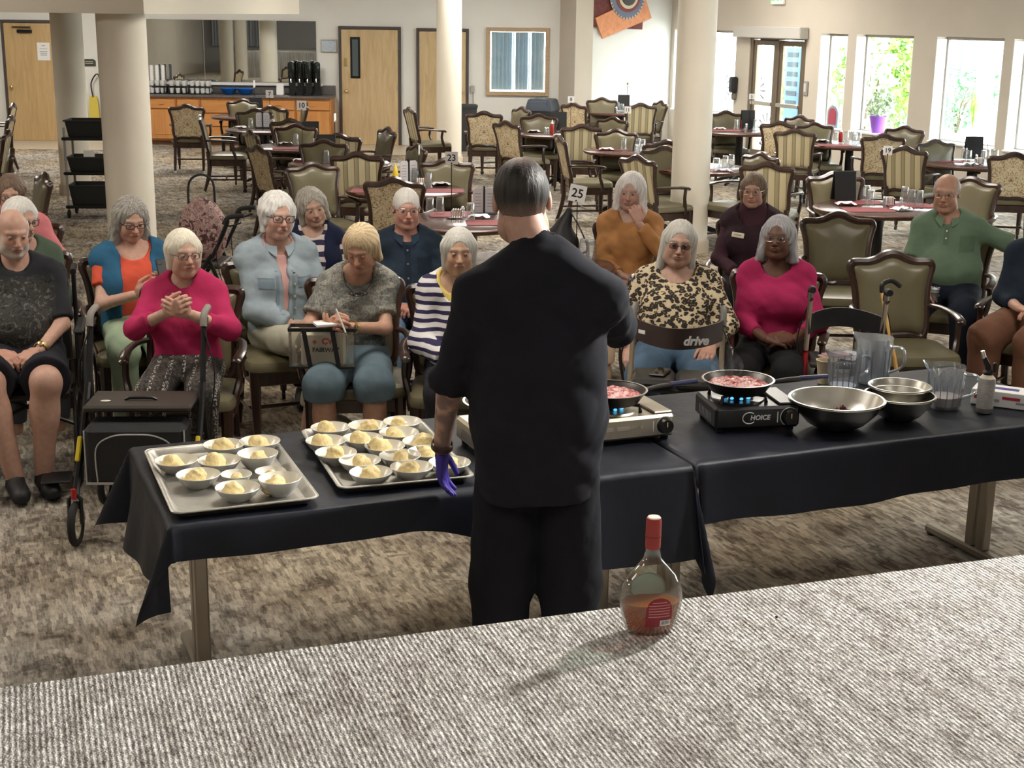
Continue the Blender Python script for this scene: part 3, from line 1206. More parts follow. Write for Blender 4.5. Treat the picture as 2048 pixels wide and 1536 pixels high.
# dark noticeboard outside the right door leaf
p = out_pt(1586, 160, 1.3)
e = thing('notice_board', 'blue notice board with dark rows seen through the entrance door', 'sign', (p.x, p.y, -.12), math.atan2(WD.y, WD.x))
bl_ = MB().box((0, 0, 1.1), (.42, .05, 1.6), .006).build('board', M('board_blue', (.10, .20, .36), .5), e)
for k in range(6):
    MB().box((0, -.028, 1.78 - k * .16), (.30, .008, .08)).build('row_strip', M('board_dark', (.03, .04, .05), .5), bl_)
MB().box((0, .0, .15), (.06, .06, .3)).build('post', BLACKM, e)
# white porch post outside the widest window
p = out_pt(1972, 150, 2.2)
e = thing('porch_post', 'pale round porch post outside the widest window', 'post', (p.x, p.y, -.12))
MB().lathe([(.13, 0), (.13, 3.2)], 24).build('shaft', STUC, e)
MB().lathe([(.17, 0), (.17, .15), (.13, .18)], 24).build('base_ring', STUC, e)
p = out_pt(1944, 262, 1.2)
e = thing('tall_grass_plant', 'bright green blade plant low outside the widest window', 'plant', (p.x, p.y, p.z))
for k in range(5):
    a_ = k * 1.26
    s = MB()
    s.add([(0, 0, 0), (.05 * math.cos(a_ + .5), .05 * math.sin(a_ + .5), .3), (.09 * math.cos(a_), .09 * math.sin(a_), .62), (.05 * math.cos(a_ - .5), .05 * math.sin(a_ - .5), .3)], [(0, 1, 2, 3)])
    s.build('leaf', LEAF_A, e, smooth=False)
# purple pot with a trailing plant on the sill of the second window
u = wall_u(1746, 250)
p = TW @ Vector((u, .09, SILL + .021))
e = thing('flower_pot', 'purple pot of leafy flowers on the window sill', 'potted plant', p)
MB().lathe([(.085, 0), (.13, .23), (.135, .24), (.12, .24), (.11, .19)], 24).build('pot', M('purple_glaze', (.33, .12, .62), .45), e)
f = foliage('foliage', [((0, 0, .36), (.2, .16, .16)), ((.05, -.02, .5), (.16, .12, .14))], 260, .05, LEAF_C, e, 21)
f['kind'] = 'stuff'
# plaque leaning on the sill of the narrow window
u = wall_u(1661, 240)
p = TW @ Vector((u, .06, SILL + .021))
e = thing('arched_plaque', 'small blue and red arched plaque leaning on the narrow window sill', 'plaque', p, math.atan2(WD.y, WD.x))
pts = [(-.13, 0)] + [(.13, 0)] + [(.13 * math.cos(t), .2 + .13 * math.sin(t)) for t in [math.pi * i / 10 for i in range(11)]]
flat_poly(pts[::-1], 0, .03, 'plate', M('plaque_blue', (.32, .36, .44), .5), e)
pts = [(-.09, .05), (.09, .05)] + [(.09 * math.cos(t), .2 + .09 * math.sin(t)) for t in [math.pi * i / 8 for i in range(9)]]
flat_poly(pts[::-1], -.031, .006, 'red_panel', M('plaque_red', (.42, .07, .10), .5), e)

# ------------------------------------------------------------------ dining chairs
MAHOG = wood_mat('dark_mahogany', (.020, .0095, .007), (.056, .026, .018), 1.0, .28, 'Z', .02, .4)
VINYL = M('olive_vinyl', (.150, .130, .074), .33, vary=.10, vscale=5, bump=.03, bscale=35)


def floral_mat():
    t = NT('floral_tapestry')
    tc = t.n('TexCoord')
    x, y, z = t.sep(tc.outputs['Object'])
    ax = t.math('ABSOLUTE', x)
    cb = t.n('CombineXYZ')
    t.link(ax, cb.inputs[0])
    t.link(z, cb.inputs[1])
    v = cb.outputs[0]
    n1 = t.noise(v, 15, 2, .5, 1.6)
    n2 = t.noise(v, 24, 2, .5, 2.2)
    line = t.math('ABSOLUTE', t.math('SUBTRACT', n1, .5))
    lm = t.ramp(line, [(.012, (1, 1, 1)), (.03, (0, 0, 0))])
    blot = t.ramp(n2, [(.60, (0, 0, 0)), (.63, (1, 1, 1))])
    base = t.ramp(t.noise(v, 6, 2), [(.35, (.64, .53, .34)), (.65, (.76, .66, .46))])
    c = t.mix(lm, base, (.24, .13, .06))
    c = t.mix(blot, c, (.34, .20, .09))
    t.color(c)
    t.rough(.8)
    return t.m


def stripe_mat():
    t = NT('striped_upholstery')
    tc = t.n('TexCoord')
    x, y, z = t.sep(tc.outputs['Object'])
    s = t.math('FRACT', t.math('ADD', t.math('MULTIPLY', x, 9.5), .5))
    c = t.ramp(s, [(0, (.60, .52, .33)), (.32, (.62, .54, .35)), (.36, (.12, .09, .05)), (.42, (.36, .31, .18)), (.70, (.40, .35, .21)), (.74, (.12, .09, .05)), (.80, (.60, .52, .33))])
    t.color(c)
    t.rough(.8)
    return t.m


FLORAL, STRIPE = floral_mat(), stripe_mat()


def back_outline(sc=1.0, n=12):
    """(s, t) outline of the chair back, bottom centre anticlockwise; t from 0 to about 0.5"""
    raw = [(-.0, 0.0), (.12, .005), (.19, -.01), (.225, .02), (.235, .10), (.235, .2), (.245, .30), (.262, .375), (.272, .415), (.262, .442), (.225, .447),
           (.16, .447), (.10, .462), (.05, .485), (0, .495)]
    full = raw + [(-x, t_) for x, t_ in raw[-2:0:-1]]
    P = full + [full[0]]
    sm = smooth_path([(x, t_, 0) for x, t_ in P], 3)[:-1]
    c = (0, .235)
    return [(c[0] + (p[0] - c[0]) * sc, c[1] + (p[1] - c[1]) * sc) for p in sm]


BT = R(13)


def on_back(s, t_, off=0.0, z0=.485, y0=.205):
    return (s, y0 + t_ * math.sin(BT) + off * math.cos(BT), z0 + t_ * math.cos(BT) - off * math.sin(BT))


def panel_mesh(sc, off, dome):
    o = back_outline(sc)
    c = (0, .235)
    mb = MB()
    rings = []
    for k, f_ in enumerate((1.0, .93, .75, .4)):
        d = dome * (0, .55, .9, 1.0)[k]
        rings.append([on_back(c[0] + (s - c[0]) * f_, c[1] + (t_ - c[1]) * f_, off + d) for s, t_ in o])
    vs = [p for r in rings for p in r]
    n_ = len(o)
    fs = []
    for i in range(3):
        for j in range(n_):
            q = (i * n_ + j, i * n_ + (j + 1) % n_, (i + 1) * n_ + (j + 1) % n_, (i + 1) * n_ + j)
            fs.append(q if dome < 0 else q[::-1])
    vs.append(on_back(*c, off + dome))
    for j in range(n_):
        q = (3 * n_ + j, 3 * n_ + (j + 1) % n_, len(vs) - 1)
        fs.append(q if dome < 0 else q[::-1])
    mb.add(vs, fs)
    return mb


def make_chair(rear, name='dining_armchair'):
    e = thing(name, 'x', 'chair')
    o = back_outline(.95)
    mb = MB()
    rad = [.021 + .010 * max(0, (t_ - .36) / .13) for s, t_ in o]
    mb.tube([on_back(s, t_, .0) for s, t_ in o], rad, 8, closed=True, flat=(1.0, 1.0))
    bf = mb.build('back_frame', MAHOG, e)
    panel_mesh(.90, -.006, -.035).build('back_cushion', VINYL, e)
    panel_mesh(.90, .006, .012).build('rear_panel', rear, e)
    # seat
    cu = MB()
    prof = [(.90, .415), (1.0, .43), (1.01, .455), (.97, .478), (.80, .492), (.4, .50)]
    base = [(-.23, .20), (.23, .20), (.265, .0), (.27, -.2), (.24, -.265), (.12, -.285), (0, -.29), (-.12, -.285), (-.24, -.265), (-.27, -.2), (-.265, 0)]
    bs = smooth_path([(x, y, 0) for x, y in base + base[:1]], 3)[:-1]
    cu.ring_loft([[(p[0] * k, -.04 + (p[1] + .04) * k, z) for p in bs] for k, z in prof])
    cu.build('seat_cushion', VINYL, e)
    ap = MB()
    ap.box((0, -.235, .385), (.44, .03, .075), .006)
    ap.box((0, .195, .385), (.40, .03, .075), .006)
    for sx in (-1, 1):
        ap.box((sx * .235, -.02, .385), (.03, .40, .075), .006)
    ap.build('apron', MAHOG, e)
    for sx in (-1, 1):
        lg = MB()
        lg.tube([(sx * .235, -.235, .43), (sx * .235, -.238, .30), (sx * .232, -.24, .06)], [.034, .031, .021], 8)
        l1 = lg.build('leg', MAHOG, e)
        c = MB()
        c.tube([(sx * .232 - .011, -.24, .028), (sx * .232 + .011, -.24, .028)], .026, 10)
        c.tube([(sx * .232, -.24, .065), (sx * .232, -.24, .045)], .012, 6)
        c.build('caster', BLACKP, l1)
        lg = MB()
        lg.tube(smooth_path([(sx * .205, .225, .53), (sx * .208, .215, .42), (sx * .212, .215, .28), (sx * .215, .25, .12), (sx * .215, .29, .012)], 3), [.026] * 7 + [.024] * 3 + [.02] * 3, 8)
        l2 = lg.build('leg', MAHOG, e)
        MB().tube([(sx * .215, .288, .03), (sx * .215, .292, 0)], .022, 8).build('ferrule', STEEL, l2)
        ar = MB()
        ar.tube(smooth_path([(sx * .225, .26, .665), (sx * .275, .16, .672), (sx * .295, 0, .668), (sx * .288, -.13, .655), (sx * .28, -.165, .64)], 4),
                [.016] + [.02] * 8 + [.024] * 6 + [.022, .018], 8, flat=(1.15, .7))
        am = ar.build('armrest', MAHOG, e)
        su = MB()
        su.tube(smooth_path([(sx * .284, -.115, .645), (sx * .29, -.10, .56), (sx * .268, -.13, .47), (sx * .25, -.15, .39)], 4), [.018] * 6 + [.02] * 4 + [.026] * 3, 8)
        su.build('arm_post', MAHOG, am)
        st = MB()
        st.tube([(sx * .232, -.235, .17), (sx * .214, .235, .17)], .011, 6)
        st.build('stretcher', MAHOG, e)
    MB().tube([(-.222, .0, .17), (.222, .0, .17)], .011, 6).build('stretcher', MAHOG, e)
    for ch in e.children_recursive:
        ch.data.transform(Matrix.Diagonal((.935, .97, 1, 1)))
    return e


CHAIR_F, CHAIR_S = make_chair(FLORAL), make_chair(STRIPE)
CHAIR_N = [0]


def chair_at(loc, rz, kind, label, group='dining armchairs'):
    return place(CHAIR_F if kind == 'F' else CHAIR_S, USED, (loc[0], loc[1], 0), rz, label, group)


def chair_px(x, y, deg, kind, label, zc=.985):
    """crest of the back at pixel (x, y); deg 0 faces the photographer, 180 away, 90 to the right"""
    rz = R(deg)
    p = G(x, y, zc)
    off = Matrix.Rotation(rz, 3, 'Z') @ Vector((0, .315, 0))
    return chair_at((p.x - off.x, p.y - off.y), rz, kind, label)


EMPTY_CHAIRS = [
    (28, 204, -80, 'S', 'armchair seen edge on at the frame edge, farthest of four beside the oak door'),
    (24, 229, -80, 'F', 'armchair seen edge on at the frame edge, second of four below the oak door'),
    (18, 258, -80, 'S', 'armchair seen edge on at the frame edge, third of four below the oak door'),
    (26, 294, -70, 'F', 'armchair at the frame edge, nearest of the four below the oak door'),
    (92, 343, -60, 'S', 'empty olive armchair in front of the narrower left column'),
    (372, 207, 184, 'F', 'floral backed armchair standing alone before the orange cabinets'),
    (398, 228, 100, 'F', 'armchair in profile beside the first floral chair, seat towards the tables'),
    (487, 196, 0, 'S', 'olive armchair against the drawer unit, behind the farthest round table'),
    (509, 216, 4, 'F', 'olive armchair behind the small table numbered 7'),
    (541, 210, 170, 'S', 'striped armchair back just left of the table number 7 post'),
    (614, 203, -75, 'F', 'armchair turned sideways behind the number 10 card'),
    (580, 236, 184, 'F', 'floral backed armchair behind the table numbered 10'),
    (592, 246, 2, 'S', 'olive armchair on the far side of the table numbered 10'),
    (497, 258, 118, 'S', 'striped armchair turned aside between the profile chair and the number 10 table'),
    (512, 288, 126, 'F', 'tall floral armchair turned aside at the near left of the number 10 table'),
    (648, 277, 0, 'S', 'olive armchair behind the black menu holder left of the oak door'),
    (676, 265, 178, 'S', 'striped armchair back directly below the pale oak door with glass slot'),
    (622, 322, 28, 'F', 'olive armchair shining pale in daylight behind the person in stripes'),
    (713, 302, 181, 'S', 'broad striped armchair back behind the person writing'),
    (778, 252, -62, 'F', 'olive armchair turned aside between the two pale oak doors'),
    (788, 352, 176, 'F', 'broad floral armchair back beside the person in navy'),
    (816, 213, 112, 'S', 'striped armchair turned aside next to the slim column'),
    (838, 286, -65, 'S', 'olive armchair turned aside at the foot of the slim column'),
    (893, 314, 6, 'F', 'olive armchair behind the number 23 card'),
    (968, 221, 178, 'F', 'floral backed armchair just right of the slim column'),
    (1010, 240, 132, 'F', 'floral armchair turned aside in front of the blinds window'),
    (1046, 212, -60, 'S', 'olive armchair turned aside below the blinds window'),
    (1078, 226, 0, 'F', 'olive armchair behind the table with the red ketchup bottle'),
    (1164, 247, 179, 'S', 'bright striped armchair back below the white corner wall'),
    (1118, 270, 100, 'F', 'armchair in profile right of the chef, seat and arm towards the column'),
    (1146, 204, 138, 'F', 'floral armchair turned aside under the number 8 card'),
    (1204, 194, 2, 'S', 'olive armchair against the white corner wall under the hanging'),
    (1282, 205, 178, 'S', 'striped armchair back right of the number 11 card'),
    (1324, 200, -70, 'F', 'armchair turned aside in the far corner by the windows'),
    (1232, 256, 2, 'S', 'olive armchair behind the table numbered 11'),
    (1228, 232, -40, 'F', 'olive armchair half hidden between the corner tables'),
    (1272, 308, 128, 'S', 'striped armchair turned aside just above the person in the rust jacket'),
    (1328, 290, 8, 'F', 'pale lit olive armchair left of the thick column'),
    (1334, 278, 186, 'F', 'mahogany crested armchair half hidden by the thick column'),
    (1452, 220, 4, 'S', 'olive armchair below the black dispenser by the entrance'),
    (1560, 241, 162, 'F', 'floral armchair in front of the entrance doors'),
    (1590, 256, 160, 'S', 'dark striped armchair back below the grey call panel'),
    (1628, 243, 4, 'F', 'olive armchair behind the table with the ketchup under the narrow window'),
    (1602, 229, -50, 'S', 'armchair turned aside right beside the entrance doors'),
    (1768, 266, 176, 'F', 'floral armchair back behind the number 19 card'),
    (1812, 250, -35, 'S', 'olive armchair turned aside right of the purple flower pot'),
    (1808, 290, 145, 'S', 'striped armchair turned aside right of the number 19 card'),
    (1870, 277, 20, 'F', 'pale lit olive armchair below the widest window'),
    (2030, 303, 172, 'F', 'floral armchair back cut by the frame edge above the person in green'),
    (1944, 351, -30, 'S', 'olive armchair peeking out behind the head of the person in green'),
    (1670, 341, 4, 'F', 'olive armchair behind the tall black menu on the number 19 table'),
    (1534, 322, 160, 'S', 'striped armchair right behind the person with the name badge'),
    (1526, 302, -55, 'F', 'olive armchair turned aside between the thick column and the striped chairs'),
]
for c in EMPTY_CHAIRS:
    chair_px(*c)

# two empty chairs in the front rows
p = G(1672, 421, .985)
chair_at((p.x, p.y - .31), R(-3), 'F', 'large empty olive armchair behind the person in magenta with the red walker')
p = G(1792, 498, .985)
CH2 = (p.x, p.y - .31)
chair_at(CH2, R(5), 'S', 'large empty olive armchair in the front row with a cane leaning on its seat')

# ------------------------------------------------------------------ round tables
TBL_TOP = M('table_laminate', (.095, .052, .050), .22, vary=.2, vscale=6, coat=.3)
TBL_EDGE = wood_mat('table_edge_wood', (.05, .02, .014), (.12, .05, .03), 1, .3)
TBL_R = .54


def make_table():
    e = thing('round_table', 'x', 'table')
    MB().lathe([(.0, .7385), (TBL_R - .03, .739), (TBL_R - .028, .7375)], 48, cap=False).build('table_top', TBL_TOP, e)
    MB().lathe([(TBL_R - .2, .705), (TBL_R - .02, .70), (TBL_R, .715), (TBL_R, .73), (TBL_R - .012, .739), (TBL_R - .03, .7385)], 48, cap=False).build('table_edge', TBL_EDGE, e)
    MB().lathe([(.05, .12), (.05, .68), (.16, .70), (.16, .715)], 20).build('pedestal', BLACKM, e)
    for k in range(4):
        a_ = k * math.pi / 2 + .4
        c_, s_ = math.cos(a_), math.sin(a_)
        MB().tube([(.03 * c_, .03 * s_, .13), (.2 * c_, .2 * s_, .085), (.36 * c_, .36 * s_, .025)], [.035, .028, .02], 8).build('foot', BLACKM, e)
    return e


TBL = make_table()
TABLES = {
    'far': (495, 232, 'farthest round table against the orange cabinets'),
    '7': (532, 258, 'small round table carrying the card seven, before the counter'),
    '10': (600, 293, 'round table carrying the card ten, left of the pale oak door'),
    'menu': (680, 326, 'round table with the black menu behind the person in the striped top'),
    'mustard': (812, 378, 'round table with a yellow mustard bottle and white menu'),
    '23': (930, 441, 'round table carrying the card twenty-three beside the chef'),
    'ketchup': (1118, 267, 'round table with a ketchup bottle below the blinds window'),
    'corner': (1243, 225, 'round table in the far white corner under the hanging'),
    '11': (1258, 300, 'round table carrying the card eleven, right of the chef'),
    'column': (1397, 335, 'round table cut in two by the thick column'),
    '5': (1480, 262, 'round table before the entrance doors, with a dark menu'),
    'window': (1700, 288, 'round table under the purple flower pot'),
    '19': (1757, 415, 'round table carrying the card nineteen beside the person in green'),
    'right': (1945, 327, 'round table under the widest window, with a black menu'),
    '25': (1060, 527, 'round table carrying the card twenty-five, mostly behind the chef'),
}
TPOS = {}
for k, (x, y, lab) in TABLES.items():
    p = G(x, y, .74)
    TPOS[k] = p
    place(TBL, USED, (p.x, p.y, 0), RNG.uniform(0, 1.5), lab, 'round dining tables')

# ------------------------------------------------------------------ things on the round tables
def thin_glass(name, tint, gloss=.18, dens=.12):
    t = NT(name)
    tr = t.n('BsdfTransparent')
    tr.inputs[0].default_value = (*tint, 1)
    gl = t.n('BsdfGlossy')
    gl.inputs['Roughness'].default_value = .05
    df = t.n('BsdfDiffuse')
    df.inputs[0].default_value = (.9, .93, .95, 1)
    lw = t.n('LayerWeight')
    lw.inputs[0].default_value = .35
    fac = t.math('ADD', t.math('MULTIPLY', lw.outputs[1], .75), gloss)
    m1 = t.n('MixShader')
    m1.inputs[0].default_value = dens
    t.link(tr.outputs[0], m1.inputs[1])
    t.link(df.outputs[0], m1.inputs[2])
    m2 = t.n('MixShader')
    t.link(t.math('MINIMUM', fac, .8), m2.inputs[0])
    t.link(m1.outputs[0], m2.inputs[1])
    t.link(gl.outputs[0], m2.inputs[2])
    t.link(m2.outputs[0], t.nt.nodes['Material Output'].inputs[0])
    return t.m


TUMG = thin_glass('tumbler_glass', (.93, .96, .97), .10, .10)
MAT_R = M('maroon_placemat', (.245, .060, .065), .7, vary=.1, vscale=20)
TZ = .7395


def proto(name, cat, builder):
    e = thing(name, 'x', cat)
    builder(e)
    return e


def b_tumbler(e):
    MB().lathe([(.036, 0), (.037, .004), (.030, .125), (.027, .135), (.0, .136)], 16, cap=False).build('glass_wall', TUMG, e)
    MB().lathe([(.0255, .112), (.0255, .130), (.0, .131)], 12, cap=False).build('glass_base', TUMG, e)


def b_shaker(e):
    MB().lathe([(.018, 0), (.02, .01), (.015, .06), (.014, .065)], 12).build('jar', TUMG, e)
    MB().lathe([(.0155, .064), (.016, .08), (.009, .09), (0, .091)], 12, cap=False).build('cap', CHROME, e)


def b_menu(e):
    MB().box((0, 0, .13), (.19, .012, .25), .003, rot=Euler((R(-9), 0, 0))).build('front_panel', M('black_menu_cover', (.012, .013, .014), .5), e)
    MB().box((0, .07, .13), (.19, .012, .25), .003, rot=Euler((R(9), 0, 0))).build('rear_panel', M('black_menu_cover', (.012, .013, .014), .5), e)


def b_wmenu(e):
    BK = M('black_menu_cover', (.012, .013, .014), .5)
    MB().box((0, 0, .11), (.012, .03, .22), .002).build('spine', BK, e)
    MB().box((0, 0, .006), (.20, .10, .012), .003).build('base', BK, e)
    for sx in (-1, 1):
        pts = [(.008, .01), (.075, .01), (.09, .03), (.09, .185), (.072, .205), (.02, .205), (.008, .19)]
        q = [(sx * x, z) for x, z in pts]
        pl = flat_poly(q if sx < 0 else q[::-1], 0, .006, 'menu_card', M('pale_lilac_card', (.68, .65, .68), .7), e)
        for z in (.06, .085, .11, .135, .16):
            MB().box((sx * .05, -.0065, z), (.05, .001, .006)).build('print_line', PRINT, pl)


def b_napkin(e):
    mb = MB()
    n_ = 7
    for i in range(n_):
        for j in range(n_):
            pass
    vs = [((i / 6 - .5) * .17, (j / 6 - .5) * .12, .006 + .022 * abs(math.sin(i * 1.9 + j * 1.3)) * (1 if 0 < i < 6 else .3)) for j in range(7) for i in range(7)]
    fs = [(j * 7 + i, j * 7 + i + 1, j * 7 + i + 8, j * 7 + i + 7) for j in range(6) for i in range(6)]
    mb.add(vs, fs).build('cloth', M('white_napkin', (.82, .81, .82), .85), e)


def b_mat(e):
    w_, d_, r_ = .40, .28, .03
    pts = []
    for cx_, cy_, a0 in ((w_ / 2 - r_, d_ / 2 - r_, 0), (-w_ / 2 + r_, d_ / 2 - r_, 90), (-w_ / 2 + r_, -d_ / 2 + r_, 180), (w_ / 2 - r_, -d_ / 2 + r_, 270)):
        for k in range(4):
            a_ = R(a0 + k * 30)
            pts.append((cx_ + r_ * math.cos(a_), cy_ + r_ * math.sin(a_)))
    MB().prism(pts, 0, .004).build('mat', MAT_R, e, smooth=False)


def b_bottle(col, name, capc):
    def f(e):
        MB().lathe([(.025, 0), (.027, .02), (.027, .10), (.018, .13), (.016, .135)], 14).build('body', M(name, col, .35), e)
        MB().lathe([(.017, .134), (.017, .148), (.008, .16), (.004, .185), (0, .186)], 12, cap=False).build('cap', M(name + '_cap', capc, .35), e)
    return f


def b_caddy(e):
    for sx in (-1, 1):
        MB().box((sx * .04, 0, .03), (.006, .07, .06), .002).build('side', CHROME, e)
    MB().box((0, 0, .004), (.086, .07, .008), .002).build('base', CHROME, e)
    for k in range(4):
        MB().box((-.027 + k * .018, 0, .04), (.012, .055, .06), .002).build('packet', M('sugar_packet_%d' % (k % 2), ((.85, .82, .76), (.80, .62, .58))[k % 2], .7), e)


PROTO = {'tumbler': proto('tumbler', 'glass', b_tumbler), 'shaker': proto('salt_shaker', 'shaker', b_shaker), 'menu': proto('menu_holder', 'menu', b_menu),
         'wmenu': proto('menu_stand', 'menu', b_wmenu), 'napkin': proto('napkin', 'napkin', b_napkin), 'mat': proto('placemat', 'placemat', b_mat),
         'ketchup': proto('ketchup_bottle', 'bottle', b_bottle((.35, .02, .015), 'ketchup_red', (.85, .82, .8))),
         'mustard': proto('mustard_bottle', 'bottle', b_bottle((.85, .62, .05), 'mustard_yellow', (.9, .75, .1))),
         'caddy': proto('sugar_caddy', 'caddy', b_caddy)}
TNAME = {'far': 'the farthest table by the cabinets', '7': 'the table with the card reading seven', '10': 'the table with the card reading ten', 'menu': 'the table behind the person in the striped top',
         'mustard': 'the table with the mustard bottle', '23': 'the table with the card reading twenty-three', 'ketchup': 'the table below the blinds window', 'corner': 'the far corner table',
         '11': 'the table with the card reading eleven', 'column': 'the table behind the thick column', '5': 'the table before the entrance doors', 'window': 'the table under the purple pot',
         '19': 'the table with the card reading nineteen', 'right': 'the table under the widest window', '25': 'the table with the card reading twenty-five'}
WORDS = {'tumbler': 'upside-down clear tumbler on ', 'shaker': 'glass shaker with a metal cap on ', 'menu': 'black menu holder standing on ', 'wmenu': 'black stand with pale cards on ',
         'napkin': 'folded white napkin on ', 'mat': 'maroon placemat on ', 'ketchup': 'red ketchup bottle on ', 'mustard': 'yellow mustard bottle on ', 'caddy': 'small sugar packet caddy on '}
# (kind, pixel x, pixel y of the foot, turn)
SETTINGS = {
    'far': [('tumbler', 466, 228, 0), ('tumbler', 497, 229, 0), ('menu', 512, 229, 0)],
    '7': [('napkin', 480, 256, 0), ('tumbler', 502, 256, 0), ('wmenu', 526, 256, 0), ('tumbler', 545, 258, 0)],
    '10': [('tumbler', 592, 290, 0), ('napkin', 572, 288, .5), ('shaker', 610, 284, 0), ('shaker', 618, 284, 0), ('menu', 633, 283, .1), ('mat', 580, 297, .2), ('caddy', 626, 288, 0)],
    'menu': [('tumbler', 646, 322, 0), ('tumbler', 653, 326, 0), ('menu', 650, 316, .15), ('mat', 620, 322, .3), ('napkin', 772, 328, 0), ('napkin', 600, 322, .2)],
    'mustard': [('mustard', 791, 368, 0), ('tumbler', 857, 375, 0), ('tumbler', 836, 363, 0), ('wmenu', 818, 364, .6), ('napkin', 882, 370, .3), ('mat', 735, 383, 0), ('mat', 905, 383, .1), ('caddy', 841, 372, 0), ('tumbler', 840, 362, 0)],
    '23': [('tumbler', 860, 430, 0), ('tumbler', 880, 428, 0), ('tumbler', 941, 441, 0), ('shaker', 925, 436, 0), ('caddy', 914, 436, 0), ('wmenu', 968, 428, .15), ('napkin', 958, 436, 0), ('mat', 985, 446, .1), ('mat', 900, 424, .1)],
    'ketchup': [('shaker', 1091, 268, 0), ('shaker', 1096, 268, 0), ('ketchup', 1104, 268, 0), ('menu', 1119, 262, 0), ('napkin', 1068, 264, 0), ('napkin', 1120, 272, 0)],
    'corner': [('tumbler', 1222, 222, 0), ('tumbler', 1234, 220, 0), ('menu', 1251, 218, 0), ('tumbler', 1244, 224, 0), ('shaker', 1232, 225, 0)],
    '11': [('tumbler', 1247, 300, 0), ('tumbler', 1268, 292, 0), ('tumbler', 1285, 302, 0), ('tumbler', 1276, 300, 0), ('ketchup', 1259, 296, 0), ('mat', 1225, 299, 0), ('napkin', 1213, 300, 0), ('shaker', 1272, 304, 0)],
    'column': [('tumbler', 1433, 343, 0), ('tumbler', 1450, 338, 0), ('tumbler', 1462, 335, 0), ('napkin', 1465, 346, 0), ('mat', 1460, 350, 0), ('mat', 1335, 343, 0)],
    '5': [('tumbler', 1472, 258, 0), ('tumbler', 1510, 258, 0), ('menu', 1500, 256, .1), ('ketchup', 1485, 257, 0), ('napkin', 1440, 259, 0), ('mat', 1452, 261, 0), ('tumbler', 1520, 257, 0), ('shaker', 1492, 260, 0)],
    'window': [('ketchup', 1681, 285, 0), ('tumbler', 1672, 285, 0), ('tumbler', 1692, 284, 0), ('tumbler', 1709, 289, 0), ('tumbler', 1717, 285, 0), ('tumbler', 1705, 284, 0), ('napkin', 1645, 283, 0), ('mat', 1665, 291, 0)],
    '19': [('tumbler', 1732, 402, 0), ('tumbler', 1740, 412, 0), ('tumbler', 1822, 411, 0), ('tumbler', 1838, 413, 0), ('tumbler', 1815, 404, 0), ('menu', 1689, 402, .15), ('caddy', 1778, 410, 0),
           ('shaker', 1768, 414, 0), ('shaker', 1801, 416, 0), ('napkin', 1692, 410, 0), ('napkin', 1804, 420, .4), ('mat', 1715, 404, .1), ('mat', 1850, 410, .1), ('mat', 1735, 420, .1)],
    'right': [('menu', 1948, 316, 0), ('tumbler', 1928, 320, 0), ('tumbler', 1936, 325, 0), ('tumbler', 1966, 325, 0), ('tumbler', 1974, 322, 0), ('tumbler', 1990, 324, 0), ('shaker', 1952, 325, 0), ('caddy', 1958, 328, 0), ('napkin', 1940, 330, 0), ('mat', 1908, 323, 0)],
    '25': [('tumbler', 1168, 520, 0), ('tumbler', 1182, 522, 0), ('mat', 1120, 535, .3)],
}
ORD = ['', 'second from the left', 'third from the left', 'fourth from the left', 'fifth from the left', 'sixth from the left']
for tk, items in SETTINGS.items():
    for (kind, x, y, turn) in items:
        same = sorted(it[1] for it in items if it[0] == kind)
        i_ = same.index(x)
        which = '' if len(same) == 1 else (', leftmost' if i_ == 0 else (', rightmost' if i_ == len(same) - 1 else ', ' + ORD[i_]))
        zz = TZ + (.0042 if kind in ('tumbler', 'napkin', 'shaker', 'caddy', 'wmenu', 'ketchup', 'mustard', 'menu') else 0)
        p = G(x, y, zz)
        c = TPOS[tk]
        v = Vector((p.x - c.x, p.y - c.y))
        lim = .44 if kind not in ('mat',) else .33
        if v.length > lim:
            v *= lim / v.length
        place(PROTO[kind], USED, (c.x + v.x, c.y + v.y, zz), turn, WORDS[kind] + TNAME[tk] + which, 'settings on ' + TNAME[tk])

# number cards on thin posts
CARD = M('white_number_card', (.86, .85, .83), .6)
INK = M('black_ink', (.01, .01, .011), .6)


def number_sign(tk, txt, cx_, cy_, bx_, by_, wpx, turn, label, tilt=0.0):
    p = G(bx_, by_, TZ)
    c = TPOS[tk]
    v = Vector((p.x - c.x, p.y - c.y))
    if v.length > .46:
        v *= .46 / v.length
    base = Vector((c.x + v.x, c.y + v.y, TZ))
    q = GY(cx_, cy_, base.y)
    h = q.z - TZ
    wd = wpx / F_PX * (Vector((base.x, base.y, q.z)) - Vector(_c)).dot(Vector(_f))
    e = thing('number_sign', label, 'sign', base, turn, 'table number cards')
    MB().lathe([(.035, 0), (.035, .006), (.008, .012)], 16).build('base', BLACKM, e)
    MB().tube([(0, 0, .01), (0, 0, h - wd * .45)], .0035, 6).build('post', BLACKM, e)
    cd = MB().box((0, -.002, 0), (wd, .004, wd), .0005).build('card', CARD, e, (0, 0, h), (0, tilt, 0))
    MB().tube([(0, -.006, -wd * .42), (0, .004, -wd * .42)], .006, 8).build('clip', BLACKM, cd)
    if txt:
        text_mesh(txt, wd * .72, INK, 'lettering', cd, (0, -.0046, .0), (R(90), 0, 0), .0005, bold=.0012 * wd / .12)


